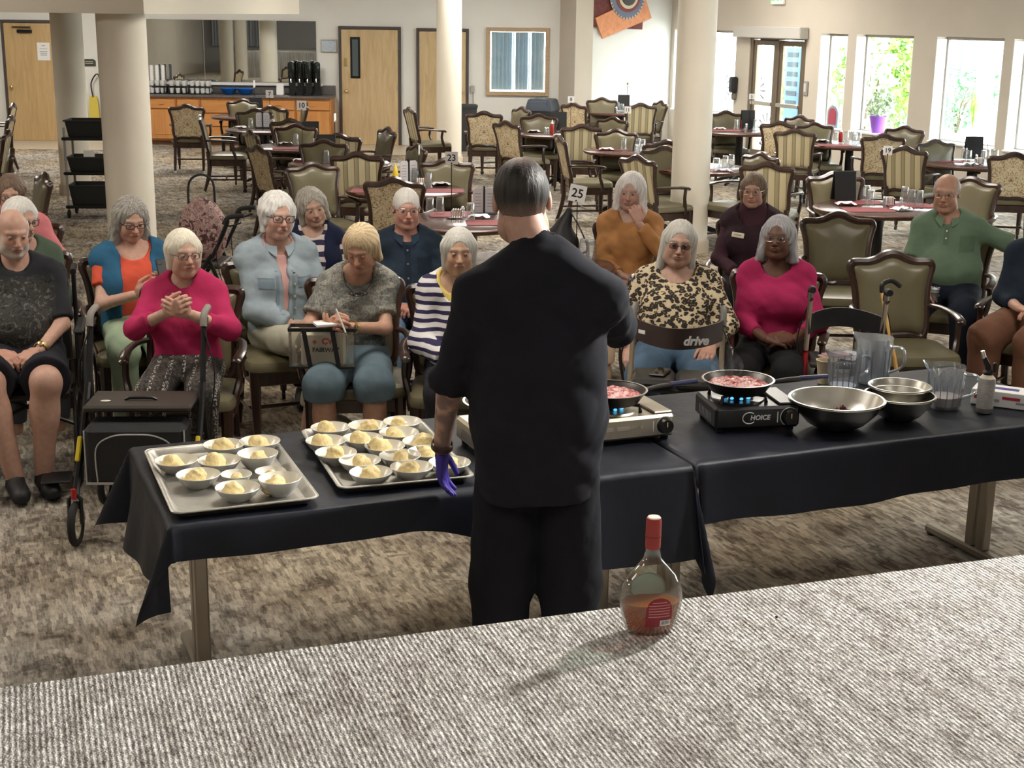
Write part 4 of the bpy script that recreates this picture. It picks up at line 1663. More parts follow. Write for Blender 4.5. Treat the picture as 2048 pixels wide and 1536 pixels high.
number_sign('10', '10', 605, 211, 605, 290, 19, 0, 'white card on a post reading ten, before the orange cabinets')
number_sign('7', '7', 539, 188, 541, 256, 15, 0, 'white card on a post reading seven, before the blue bowls')
number_sign('far', '', 510, 168, 510, 229, 14, R(86), 'number card seen edge on at the farthest table by the cabinets')
number_sign('menu', '', 671, 235, 671, 318, 16, R(84), 'number card seen edge on beside the oak door frame')
number_sign('23', '23', 903, 316, 903, 437, 25, 0, 'white card on a tall post reading twenty-three')
number_sign('25', '25', 1150, 387, 1152, 516, 34, R(-8), 'white card on a post reading twenty-five, tilted, beside the chef', R(10))
number_sign('19', '19', 1767, 301, 1767, 408, 18, 0, 'white card on a thin post reading nineteen')
number_sign('ketchup', '8', 1142, 199, 1142, 262, 13, 0, 'small white card on a post reading eight, below the corner wall')
number_sign('corner', '4', 1259, 168, 1258, 220, 10, 0, 'tiny white card on a post reading four in the far corner')
number_sign('11', '11', 1256, 220, 1253, 296, 14, R(-25), 'white card on a post reading eleven, turned aside')
number_sign('5', '5', 1500, 193, 1500, 258, 11, 0, 'small white card on a post reading five before the entrance')
number_sign('right', '', 1993, 242, 1985, 318, 9, R(60), 'number card turned aside on the table under the widest window')
number_sign('mustard', '', 838, 300, 838, 368, 18, R(88), 'number card seen edge on at the foot of the slim column')

# ------------------------------------------------------------------ implicit surfaces for bodies, clothes and hair
def A(v):
    return np.array(v, dtype=np.float32)


def smin(a, b, k):
    if k <= 0:
        return np.minimum(a, b)
    h = np.clip(.5 + .5 * (b - a) / k, 0, 1)
    return b + (a - b) * h - k * h * (1 - h)


def smax(a, b, k):
    return -smin(-a, -b, k)


def rcone(P, a, b, ra, rb):
    bx, by, bz = (float(v) for v in (b - a))
    L2 = max(bx * bx + by * by + bz * bz, 1e-9)
    px, py, pz = P[:, 0] - float(a[0]), P[:, 1] - float(a[1]), P[:, 2] - float(a[2])
    t = np.clip((px * bx + py * by + pz * bz) / L2, 0, 1)
    px -= t * bx
    py -= t * by
    pz -= t * bz
    return np.sqrt(px * px + py * py + pz * pz) - (float(ra) + float(rb - ra) * t)


def ellip(P, c, r, Rm=None):
    r = [float(v) for v in r]
    qx, qy, qz = (P[:, 0] - float(c[0])) / r[0], (P[:, 1] - float(c[1])) / r[1], (P[:, 2] - float(c[2])) / r[2]
    k0 = np.sqrt(qx * qx + qy * qy + qz * qz) + 1e-6
    qx, qy, qz = qx / r[0], qy / r[1], qz / r[2]
    k1 = np.sqrt(qx * qx + qy * qy + qz * qz) + 1e-6
    return k0 * (k0 - 1) / k1


def F32(P):
    return np.asfortranarray(P, dtype=np.float32)


def surface(fn, lo, hi, h):
    """vertices and quads of the zero level of fn inside the box (surface nets, evaluated near the surface only)"""
    lo, hi = A(lo) - 2 * h, A(hi) + 2 * h
    B = 8
    nb = np.maximum(1, np.ceil((hi - lo) / (h * B)).astype(int))
    n = nb * B
    vals = np.full(tuple(n + 1), 1.0, dtype=np.float32)
    gi = np.stack(np.meshgrid(*[np.arange(k) for k in nb], indexing='ij'), -1).reshape(-1, 3)
    cen = lo + (gi + .5) * h * B
    dc = fn(F32(cen))
    near = np.abs(dc) < h * B * .5 * 1.732 * 1.25 + .02
    off = np.stack(np.meshgrid(*[np.arange(B + 1)] * 3, indexing='ij'), -1).reshape(-1, 3)
    for g, d0 in zip(gi[~near], dc[~near]):
        if d0 < 0:
            s = g * B
            vals[s[0]:s[0] + B + 1, s[1]:s[1] + B + 1, s[2]:s[2] + B + 1] = -1.0
    gn = gi[near]
    if len(gn):
        for ch in range(0, len(gn), 256):
            gg = gn[ch:ch + 256]
            idx = (gg[:, None, :] * B + off[None]).reshape(-1, 3)
            d = fn(F32(lo + idx * h))
            vals[idx[:, 0], idx[:, 1], idx[:, 2]] = d
    sg = vals < 0
    nx, ny, nz = n
    ci, cp = [], []
    rng3 = (nx, ny, nz)
    quads = []
    for ax in range(3):
        s0 = [slice(None)] * 3
        s1 = [slice(None)] * 3
        s0[ax] = slice(0, -1)
        s1[ax] = slice(1, None)
        va, vb = vals[tuple(s0)], vals[tuple(s1)]
        cr = sg[tuple(s0)] != sg[tuple(s1)]
        e = np.argwhere(cr)
        if not len(e):
            continue
        a_, b_ = va[cr], vb[cr]
        t = a_ / (a_ - b_)
        pos = e.astype(np.float32)
        pos[:, ax] += t
        o1, o2 = (ax + 1) % 3, (ax + 2) % 3
        cells = []
        for d1, d2 in ((0, 0), (-1, 0), (-1, -1), (0, -1)):
            c = e.copy()
            c[:, o1] += d1
            c[:, o2] += d2
            ok = (c >= 0).all(1) & (c < np.array(rng3)).all(1)
            fi = (c[:, 0] * ny + c[:, 1]) * nz + c[:, 2]
            ci.append(fi[ok])
            cp.append(pos[ok])
            cells.append((fi, ok))
        good = cells[0][1] & cells[1][1] & cells[2][1] & cells[3][1]
        q = np.stack([c for c, _ in cells], 1)[good]
        flip = a_[good] > 0
        q[flip] = q[flip][:, ::-1]
        quads.append(q)
    if not quads:
        return np.zeros((0, 3)), np.zeros((0, 4), int)
    Q = np.concatenate(quads)
    ids = np.unique(Q)
    rem = np.zeros(nx * ny * nz, dtype=np.int64)
    rem[ids] = np.arange(len(ids))
    ci, cp = np.concatenate(ci), np.concatenate(cp)
    rr = rem[ci]
    cnt = np.bincount(rr, minlength=len(ids))
    V = np.stack([np.bincount(rr, weights=cp[:, a_], minlength=len(ids)) for a_ in range(3)], 1) / cnt[:, None]
    V = lo + V * h
    return V.astype(np.float64), rem[Q]


def np_mesh(name, parts, mat, parent, colors=None):
    """one smooth mesh from (V, Q) shells, optional per-vertex colours"""
    Vs, Qs, k = [], [], 0
    for V, Q in parts:
        Vs.append(V)
        Qs.append(np.asarray(Q) + k)
        k += len(V)
    V = np.concatenate(Vs)
    me = bpy.data.meshes.new(name)
    nq = sum(len(q) for q in Qs)
    me.vertices.add(len(V))
    me.vertices.foreach_set('co', V.astype(np.float32).ravel())
    Q = np.concatenate(Qs)
    me.loops.add(nq * 4)
    me.loops.foreach_set('vertex_index', Q.astype(np.int32).ravel())
    me.polygons.add(nq)
    me.polygons.foreach_set('loop_start', np.arange(0, nq * 4, 4, dtype=np.int32))
    me.polygons.foreach_set('use_smooth', np.ones(nq, dtype=bool))
    me.update(calc_edges=True)
    me.materials.append(mat)
    if colors is not None:
        ca = me.color_attributes.new('Col', 'FLOAT_COLOR', 'POINT')
        c = np.concatenate([np.concatenate(colors), np.ones((len(V), 1))], 1).astype(np.float32)
        ca.data.foreach_set('color', c.ravel())
    return link_obj(name, me, parent)


def uv_ball(c, r, n=12):
    V, Q = [], []
    for i in range(n + 1):
        th = math.pi * i / n
        for j in range(n * 2):
            ph = math.pi * j / n
            V.append((c[0] + r * math.sin(th) * math.cos(ph), c[1] + r * math.sin(th) * math.sin(ph), c[2] + r * math.cos(th)))
    for i in range(n):
        for j in range(2 * n):
            a_, b_ = i * 2 * n + j, i * 2 * n + (j + 1) % (2 * n)
            Q.append((a_, a_ + 2 * n, b_ + 2 * n, b_))
    return A(V), np.array(Q)


# ------------------------------------------------------------------ skin, hair and cloth materials
def attr_mat(name, rough, bump=.12, bscale=220, sub=.0, stretch=(1, 1, 1), spec=.4):
    t = NT(name)
    at = t.n('VertexColor')
    at.layer_name = 'Col'
    v = t.obj(stretch)
    n = t.noise(v, bscale, 3)
    n2 = t.noise(v, bscale * .25, 3)
    c = t.mix(1.0, at.outputs[0], t.ramp(n2, [(.3, (.90, .88, .88)), (.7, (1.06, 1.06, 1.06))]), 'MULTIPLY')
    t.color(c)
    t.rough(rough)
    t.b.inputs['Specular IOR Level'].default_value = spec
    if sub:
        t.b.inputs['Subsurface Weight'].default_value = sub
        t.b.inputs['Subsurface Radius'].default_value = (.01, .004, .002)
        t.b.inputs['Subsurface Scale'].default_value = .6
    t.bump(n, bump, .003)
    return t.m


SKIN = attr_mat('skin', .52, .10, 160)
HAIR = attr_mat('hair', .5, .8, 190, 0, (1.0, 1.0, .10), .35)


def cloth(name, col, vary=.10, rough=.85, bump=.25, bscale=14, sheen=.0):
    return M(name, col, rough, vary=vary, vscale=9, bump=bump, bscale=bscale, spec=.25, sheen=sheen)


def stripe_cloth(name, c0, c1, freq, width=.5, axis=2, warp=.25):
    t = NT(name)
    tc = t.n('TexCoord')
    o = t.sep(tc.outputs['Object'])
    n = t.noise(tc.outputs['Object'], 7, 2)
    s = t.math('FRACT', t.math('ADD', t.math('MULTIPLY', o[axis], freq), t.math('MULTIPLY', n, warp * 2)))
    t.color(t.ramp(s, [(0, c0), (width, c0), (width + .04, c1), (.96, c1)]))
    t.rough(.85)
    t.bump(t.noise(tc.outputs['Object'], 14, 3), .25, .02)
    return t.m


def leopard_cloth():
    t = NT('leopard_print')
    v = t.obj((1, 1, 1.35))
    w = t.n('TexNoise')
    t.link(v, w.inputs['Vector'])
    w.inputs['Scale'].default_value = 18
    vv = t.n('VectorMath')
    vv.operation = 'ADD'
    sc = t.n('VectorMath')
    sc.operation = 'SCALE'
    t.link(w.outputs[1], sc.inputs[0])
    sc.inputs[3].default_value = .035
    t.link(v, vv.inputs[0])
    t.link(sc.outputs[0], vv.inputs[1])
    vo = t.n('TexVoronoi')
    t.link(vv.outputs[0], vo.inputs['Vector'])
    vo.inputs['Scale'].default_value = 38
    f = vo.outputs[0]
    ring = t.ramp(f, [(.0, (.17, .10, .045)), (.16, (.19, .11, .045)), (.21, (.018, .013, .01)), (.53, (.018, .013, .01)), (.58, (.58, .46, .29)), (1, (.66, .55, .38))])
    gap = t.ramp(t.noise(v, 42, 1), [(.66, (0, 0, 0)), (.70, (1, 1, 1))])
    t.color(t.mix(gap, ring, (.60, .48, .31)))
    t.rough(.8)
    t.bump(t.noise(v, 14, 3), .2, .02)
    return t.m


def tee_graphic():
    """black tee with a grey printed picture of tangled shapes on the chest"""
    t = NT('black_tee_with_print')
    tc = t.n('TexCoord')
    v = tc.outputs['Object']
    x, y, z = t.sep(v)
    n = t.noise(v, 16, 5, .6, 3.0)
    pic = t.ramp(n, [(.36, (.010, .010, .011)), (.46, (.055, .055, .048)), (.53, (.02, .02, .018)), (.62, (.16, .155, .14)), (.72, (.05, .06, .045))])
    mx = t.ramp(t.math('ABSOLUTE', x), [(.15, (1, 1, 1)), (.19, (0, 0, 0))])
    mz = t.math('MULTIPLY', t.ramp(z, [(.62, (0, 0, 0)), (.66, (1, 1, 1))]), t.ramp(z, [(.96, (1, 1, 1)), (1.0, (0, 0, 0))]))
    my = t.ramp(t.math('ADD', y, .5), [(.50, (1, 1, 1)), (.56, (0, 0, 0))])
    msk = t.math('MULTIPLY', t.math('MULTIPLY', mx, mz), my)
    t.color(t.mix(msk, (.012, .013, .018), pic))
    t.rough(.85)
    t.bump(t.noise(v, 12, 3), .25, .02)
    return t.m


def patch_knit():
    t = NT('grey_patterned_jersey')
    v = t.obj((1, 1, 1))
    vo = t.n('TexVoronoi')
    vo.distance = 'CHEBYCHEV'
    t.link(t.obj((1, .2, 2.2)), vo.inputs['Vector'])
    vo.inputs['Scale'].default_value = 11
    base = t.ramp(t.sep(vo.outputs[1])[0], [(.2, (.15, .15, .135)), (.5, (.22, .22, .20)), (.8, (.33, .32, .28))])
    rg = t.ramp(t.math('FRACT', t.math('MULTIPLY', vo.outputs[0], 7)), [(.3, (1.15, 1.15, 1.12)), (.5, (.72, .72, .74))])
    base = t.mix(.6, base, rg, 'MULTIPLY')
    n = t.noise(v, 60, 4, .7, 1.0)
    t.color(t.mix(1.0, base, t.ramp(n, [(.36, (.42, .42, .42)), (.6, (1.25, 1.25, 1.22))]), 'MULTIPLY'))
    t.rough(.85)
    t.bump(t.noise(v, 14, 3), .25, .02)
    return t.m


def beaded_skirt():
    t = NT('dark_patterned_trousers')
    tc = t.n('TexCoord')
    v = tc.outputs['Object']
    x, y, z = t.sep(v)
    s = t.math('FRACT', t.math('MULTIPLY', x, 17))
    n = t.noise(v, 60, 3, .6, .5)
    base = t.ramp(n, [(.4, (.012, .011, .010)), (.65, (.09, .075, .06))])
    dots = t.n('TexVoronoi')
    t.link(v, dots.inputs['Vector'])
    dots.inputs['Scale'].default_value = 85
    dm = t.ramp(dots.outputs[0], [(.36, (1, 1, 1)), (.44, (0, 0, 0))])
    band = t.ramp(s, [(.0, (1, 1, 1)), (.3, (1, 1, 1)), (.34, (0, 0, 0))])
    t.color(t.mix(t.math('MULTIPLY', dm, band), base, (.46, .44, .42)))
    t.rough(.85)
    return t.m


DENIM = cloth('light_denim', (.30, .36, .40), .14, .85, .35, 12)
JEAN = cloth('blue_denim', (.075, .125, .19), .18, .85, .3, 12)
JEANC = cloth('faded_denim', (.105, .15, .18), .2, .85, .3, 12)

# ------------------------------------------------------------------ people
def rotm(yaw=0, pitch=0, roll=0):
    """columns are the head's axes; yaw turns to the image right, pitch nods down, roll tips to the image right"""
    m_ = Matrix.Rotation(R(yaw), 3, 'Z') @ Matrix.Rotation(R(pitch), 3, 'X') @ Matrix.Rotation(R(roll), 3, 'Y')
    return np.array(m_)


def ik(S, W, hint, l1, l2):
    S, W, hint = A(S), A(W), A(hint)
    d = W - S
    L = np.linalg.norm(d)
    L = min(L, (l1 + l2) * .995)
    dn = d / np.linalg.norm(d)
    W = S + dn * L
    a = (l1 * l1 - l2 * l2 + L * L) / (2 * L)
    h = math.sqrt(max(l1 * l1 - a * a, 0))
    v = hint - S
    v = v - dn * (v @ dn)
    nv = np.linalg.norm(v)
    v = v / nv if nv > 1e-6 else A((0, 0, -1))
    return S + dn * a + v * h, W


def unit(v):
    v = A(v)
    return v / np.linalg.norm(v)


def hand_prims(wrist, f, n, side, curl=.5, spread=.006, s=1.0, thumb=.5):
    """round cones of a hand: palm, four unequal fingers of three bones, thumb from the side of the palm"""
    f = unit(f)
    n = unit(A(n) - f * (A(n) @ f))
    sd = np.cross(f, n) * (1 if side < 0 else -1)
    w = A(wrist)
    pr = []
    K = []
    for i in range(4):
        k = w + f * (.083, .088, .084, .074)[i] * s + sd * (.029 - .0195 * i) * s
        K.append(k)
        pr.append((w + f * .012 * s + sd * (.012 - .008 * i) * s, k, .0165 * s, .0118 * s, .012))
    for i in range(4):
        L = (.070, .079, .073, .057)[i] * s
        c = curl[i] if isinstance(curl, (list, tuple)) else curl
        ang = c * .75
        p = K[i]
        out = sd * spread * (1.5 - i)
        for seg, (fr, r0, r1) in enumerate(((.45, .0098, .0090), (.31, .0090, .0083), (.24, .0083, .0072))):
            dr = unit(f * math.cos(ang) + n * math.sin(ang) + out)
            q = p + dr * L * fr
            pr.append((p, q, r0 * s, r1 * s, .003))
            p = q
            ang += c * (1.0 if seg == 0 else .7)
    t0 = w + f * .022 * s + sd * .024 * s
    d1 = unit(f * .72 + sd * .75 + n * .25)
    t1 = t0 + d1 * .040 * s
    d2 = unit(f * .95 + sd * (.35 - thumb * .5) + n * (.25 + thumb * .5))
    t2 = t1 + d2 * .032 * s
    t3 = t2 + unit(d2 + f * .2 - sd * .2 * thumb) * .024 * s
    pr += [(w + f * .01 * s, t0, .016 * s, .0155 * s, .012), (t0, t1, .0150 * s, .0112 * s, .008), (t1, t2, .0108 * s, .0098 * s, .003), (t2, t3, .0098 * s, .0080 * s, .003)]
    return pr


def prims_field(pr):
    def fn(P):
        d = None
        for (a_, b_, ra, rb, k) in pr:
            e = rcone(P, a_, b_, ra, rb)
            d = e if d is None else smin(d, e, k)
        return d
    return fn


def prim_bounds(pr, m_=.01):
    pts = np.concatenate([np.array([a_ - ra - m_, a_ + ra + m_, b_ - rb - m_, b_ + rb + m_]) for (a_, b_, ra, rb, k) in pr])
    return pts.min(0), pts.max(0)


def folds(P, amp, seed, f0=16.0):
    r = np.random.default_rng(seed)
    o = np.zeros(len(P))
    for k in range(5):
        dr = r.normal(size=3)
        dr[2] *= 1.6
        dr /= np.linalg.norm(dr)
        fr = f0 * (1 + .55 * k)
        ph = r.uniform(0, 6.28)
        q = np.sin(P @ dr * fr + ph + 1.8 * np.sin(P @ np.roll(dr, 1) * fr * .6 + ph))
        o += (q * .45 + (.7 - 1.4 * np.abs(q) ** .8)) / (1 + .45 * k)
    return o * amp * .62


def head_field(hs, male, jowl, smile):
    g = hs

    def fn(Q):
        x = np.abs(Q[:, 0])
        S = F32(np.stack([x, Q[:, 1], Q[:, 2]], 1) / g)
        d = ellip(S, A((0, .016, .030)), (.075, .097, .090))
        d = smin(d, ellip(S, A((0, -.022, -.030)), (.061, .070, .082)), .03)
        d = smin(d, ellip(S, A((.030, -.045, -.032)), (.034, .036, .036)), .02)                  # cheek
        d = smin(d, ellip(S, A((0, -.062, -.098)), (.027, .023, .020)), .028)                      # chin
        d = smin(d, ellip(S, A((.045, -.012, -.078)), (.024 + jowl * .6, .035, .024 + jowl)), .03)  # jaw corner
        if jowl > 0:
            d = smin(d, ellip(S, A((0, -.022, -.108)), (.042, .04, .012 + jowl * .8)), .03)
        d = smin(d, rcone(S, A((0, -.080, .026)), A((.040, -.066, .026)), .013 + .003 * male, .010), .014)   # brow
        d = smax(d, -(np.sqrt(((S - A((.032, -.112, .004))) ** 2 * A((.75, 1, 1.25))).sum(1)) - .0245), .014)  # eye socket
        d = smin(d, rcone(S, A((0, -.084, .014)), A((0, -.110, -.028)), .0085, .0118), .010)      # nose
        d = smin(d, rcone(S, A((0, -.104, -.030)), A((.0125, -.097, -.034)), .0095, .0082), .006)
        d = smin(d, ellip(S, A((0, -.084, -.060)), (.030, .012, .017)), .010)                      # muzzle
        d = smin(d, ellip(S, A((0, -.0945, -.0545)), (.022, .0068, .0052)), .004)                  # lips
        d = smin(d, ellip(S, A((0, -.0930, -.0660)), (.019, .0068, .0058)), .004)
        mz = -.0600 + smile * (S[:, 0] / .028) ** 2 * .006
        d = smax(d, -(np.sqrt((S[:, 1] + .100) ** 2 + ((S[:, 2] - mz) * 1.7) ** 2) - .0032 - np.where(S[:, 0] < .026, 0, -.01)), .002)
        crease = rcone(S, A((.017, -.100, -.034)), A((.034, -.084, -.062)), .0022, .0020)           # smile line
        d = smax(d, -crease, .006)
        ear = ellip(S, A((.0785, .014, -.004)), (.0105, .022, .031))
        ear = smax(ear, -ellip(S, A((.0885, .006, .0)), (.010, .012, .019)), .006)
        d = smin(d, ear, .006)
        return d * g
    return fn


def face_colors(Q, base, male, lip, browc, hs, stubble=None, eyes_shadow=.12):
    S = Q / hs
    x, y, z = np.abs(S[:, 0]), S[:, 1], S[:, 2]
    c = np.tile(A(base), (len(S), 1))

    def blend(w_, col):
        w_ = np.clip(w_, 0, 1)[:, None]
        return c * (1 - w_) + A(col) * w_
    front = np.clip((-y - .02) * 40, 0, 1)
    red = A((base[0] * 1.06, base[1] * .78, base[2] * .74))
    c = blend(np.exp(-((x - .036) ** 2 + (z + .028) ** 2) / .00045) * .55 * front, red)
    c = blend(np.exp(-(x ** 2 + (z + .028) ** 2) / .00016) * .5 * front, red)
    c = blend(np.exp(-((x - .032) ** 2 / .0004 + (z + .010) ** 2 / .00006)) * .35 * front, A(base) * A((.82, .70, .68)))
    ml = np.clip(1.5 - np.sqrt((x / .021) ** 2 + ((z + .0602) / .0100) ** 2) * 1.1, 0, 1) * (y < -.07)
    c = blend(ml * .85, lip)
    c = blend((np.exp(-(((x) / .024) ** 4 + ((z + .0600) / .0018) ** 2))) * .75 * (y < -.08), A(lip) * .35)
    bz = .0285 - .010 * np.clip((x - .034) / .02, 0, 1) ** 2
    bw = np.clip(1.4 - np.abs(z - bz) / .0042, 0, 1) * ((x > .012) & (x < .053) & (y < -.05))
    c = blend(bw * .75, browc)
    if stubble is not None:
        sb = np.clip((-.030 - z) / .02, 0, 1) * np.clip((.05 - y) / .04, 0, 1)
        sb *= np.clip(np.sqrt((x / .026) ** 2 + ((z + .060) / .012) ** 2) - .9, 0, 1)
        sb = np.maximum(sb, np.clip((.02 - z) / .03, 0, 1) * np.clip((x - .058) / .01, 0, 1) * (y < .0) * .8)
        c = blend(sb * .8, stubble)
    return c


HAIR_SEED = [0]


def hair_field(kind, hs, p):
    """field of a hair shell in head coordinates; p holds length, volume, fringe, flare, wave, side"""
    L, v, fr, fl, wv = p.get('len', .12), p.get('vol', .014), p.get('fringe', .055), p.get('flare', .0), p.get('wave', .0025) * .6
    part = p.get('part', 0.0)
    HAIR_SEED[0] += 1
    seed = HAIR_SEED[0]

    def fn(Q):
        S = Q / hs
        x, y, z = S[:, 0], S[:, 1], S[:, 2]
        ax = np.abs(x)
        SX = F32(np.stack([ax, y, z], 1))
        if kind == 'bald':
            d = ellip(S, A((0, .018, .022)), (.0775 + v, .100 + v, .088 + v))
            top = ellip(S, A((0, -.045, .085)), (.078, p.get('back', .125), .072))
            d = smax(d, -top, .008)
            d = smax(d, z - p.get('top', .075), .01)
            d = smax(d, -(z + .045 + .0 * y), .006)
            d = smax(d, -(y + .035 - .25 * (z + .04)), .006)
            d = smax(d, -ellip(SX, A((.085, .006, -.010)), (.022, .026, .036)), .004)
        elif kind == 'crop':
            d = ellip(S, A((0, .018, .030)), (.0765 + v, .0985 + v, .0905 + v))
            face = ellip(S, A((0, -.125, -.035)), (.068, .095, .085 + fr))
            d = smax(d, -face, .008)
            d = smax(d, -(z + L - .25 * np.clip(y, 0, .1)), .008)
            d = smax(d, -ellip(SX, A((.085, .006, -.020)), (.022, .028, .042)), .004)
        else:
            d = ellip(S, A((0, .018 + v * .55, .032)), (.078 + v, .0985 + v * .5, .093 + v * .9))
            back = rcone(S, A((0, .050, .02)), A((0, .058 + fl * .6, -L + .03)), .070 + v, .058 + fl)
            d = smin(d, back, .03)
            sd = rcone(SX, A((.066, .014, .03)), A((.076 + fl, .012, -L + .02)), .030 + v * .6, .020 + fl * .5)
            d = smin(d, sd, .025)
            fz = fr - .30 * part * x - p.get('swoop', .030) * np.clip(np.abs(x - part * .02) / .055, 0, 1.3) ** 1.6
            face = ellip(SX, A((0, -.13, -.050)), (p.get('open', .064), .124, .140))
            face = smax(face, z - fz, .012)
            d = smax(d, -face, .008)
            d = smax(d, -rcone(S, A((0, -.02, -.13)), A((0, -.02, -.30)), .058, .075), .01)
            d = smax(d, -(z + L), .012)
        th = np.arctan2(x, y + .02)
        if wv:
            d = d + wv * np.sin(th * 26 + 5 * np.sin(z * 22 + seed) + seed) + wv * .7 * np.sin(th * 47 + z * 18 + seed * 2)
            if p.get('curl'):
                d = d + p['curl'] * np.sin(x * 85 + seed) * np.sin(y * 80 + 1.0 + seed) * np.sin(z * 75 + 2)
        return d * hs
    return fn


def hair_colors(Q, c0, c1, seed):
    th = np.arctan2(Q[:, 0], Q[:, 1] + .02)
    s = .5 + .28 * np.sin(th * 19 + seed + 2 * np.sin(Q[:, 2] * 30)) + .22 * np.sin(th * 43 + seed * 3 + Q[:, 2] * 25)
    s = np.clip(s, 0, 1)[:, None]
    return A(c0) * (1 - s) + A(c1) * s


GLASSES_M = {'dark': M('dark_spectacle_frame', (.03, .018, .02), .3), 'wire': M('wire_spectacle_frame', (.35, .30, .25), .3, metal=.9), 'brown': M('brown_spectacle_frame', (.10, .05, .035), .35)}
LENS = thin_glass('spectacle_lens', (.97, .97, .97), .02, .02)


def glasses(e, T, hs, kind, wide=1.0, tall=1.0, tint=None):
    """T maps head coordinates to the person's"""
    mb = MB()
    mb.tf(T)
    r = .0022 if kind == 'dark' else .0016
    rims = []
    for sx in (-1, 1):
        pts = []
        for k in range(24):
            a_ = 2 * math.pi * k / 24
            c_, s_ = math.cos(a_), math.sin(a_)
            px_ = math.copysign(abs(c_) ** .7, c_) * .0255 * wide
            pz_ = math.copysign(abs(s_) ** .75, s_) * .0185 * tall
            pts.append((sx * (.0335 * wide) + px_, -.1015 + .16 * abs(sx * (.0335 * wide) + px_), .003 + pz_))
        rims.append([tuple(c * hs for c in q) for q in pts])
        mb.tube(rims[-1], r * hs, 6, closed=True)
        hx = sx * .0335 * wide + sx * .0255 * wide
        mb.tube([(hx * hs, (-.1015 + .16 * abs(hx)) * hs, .009 * hs), (sx * .0815 * hs, -.062 * hs, .010 * hs), (sx * .084 * hs, .0, .010 * hs), (sx * .082 * hs, .022 * hs, .0)], r * 1.1 * hs, 6)
    mb.tube([tuple(c * hs for c in q) for q in ((-.010, -.1005, .007), (0, -.1035, .010), (.010, -.1005, .007))], r * hs, 6)
    g = mb.build('glasses', GLASSES_M[kind], e)
    for q in rims:
        l_ = MB()
        l_.tf(T)
        l_.add(q, [tuple(range(len(q)))])
        l_.build('lens', tint or LENS, g, smooth=False)
    return g


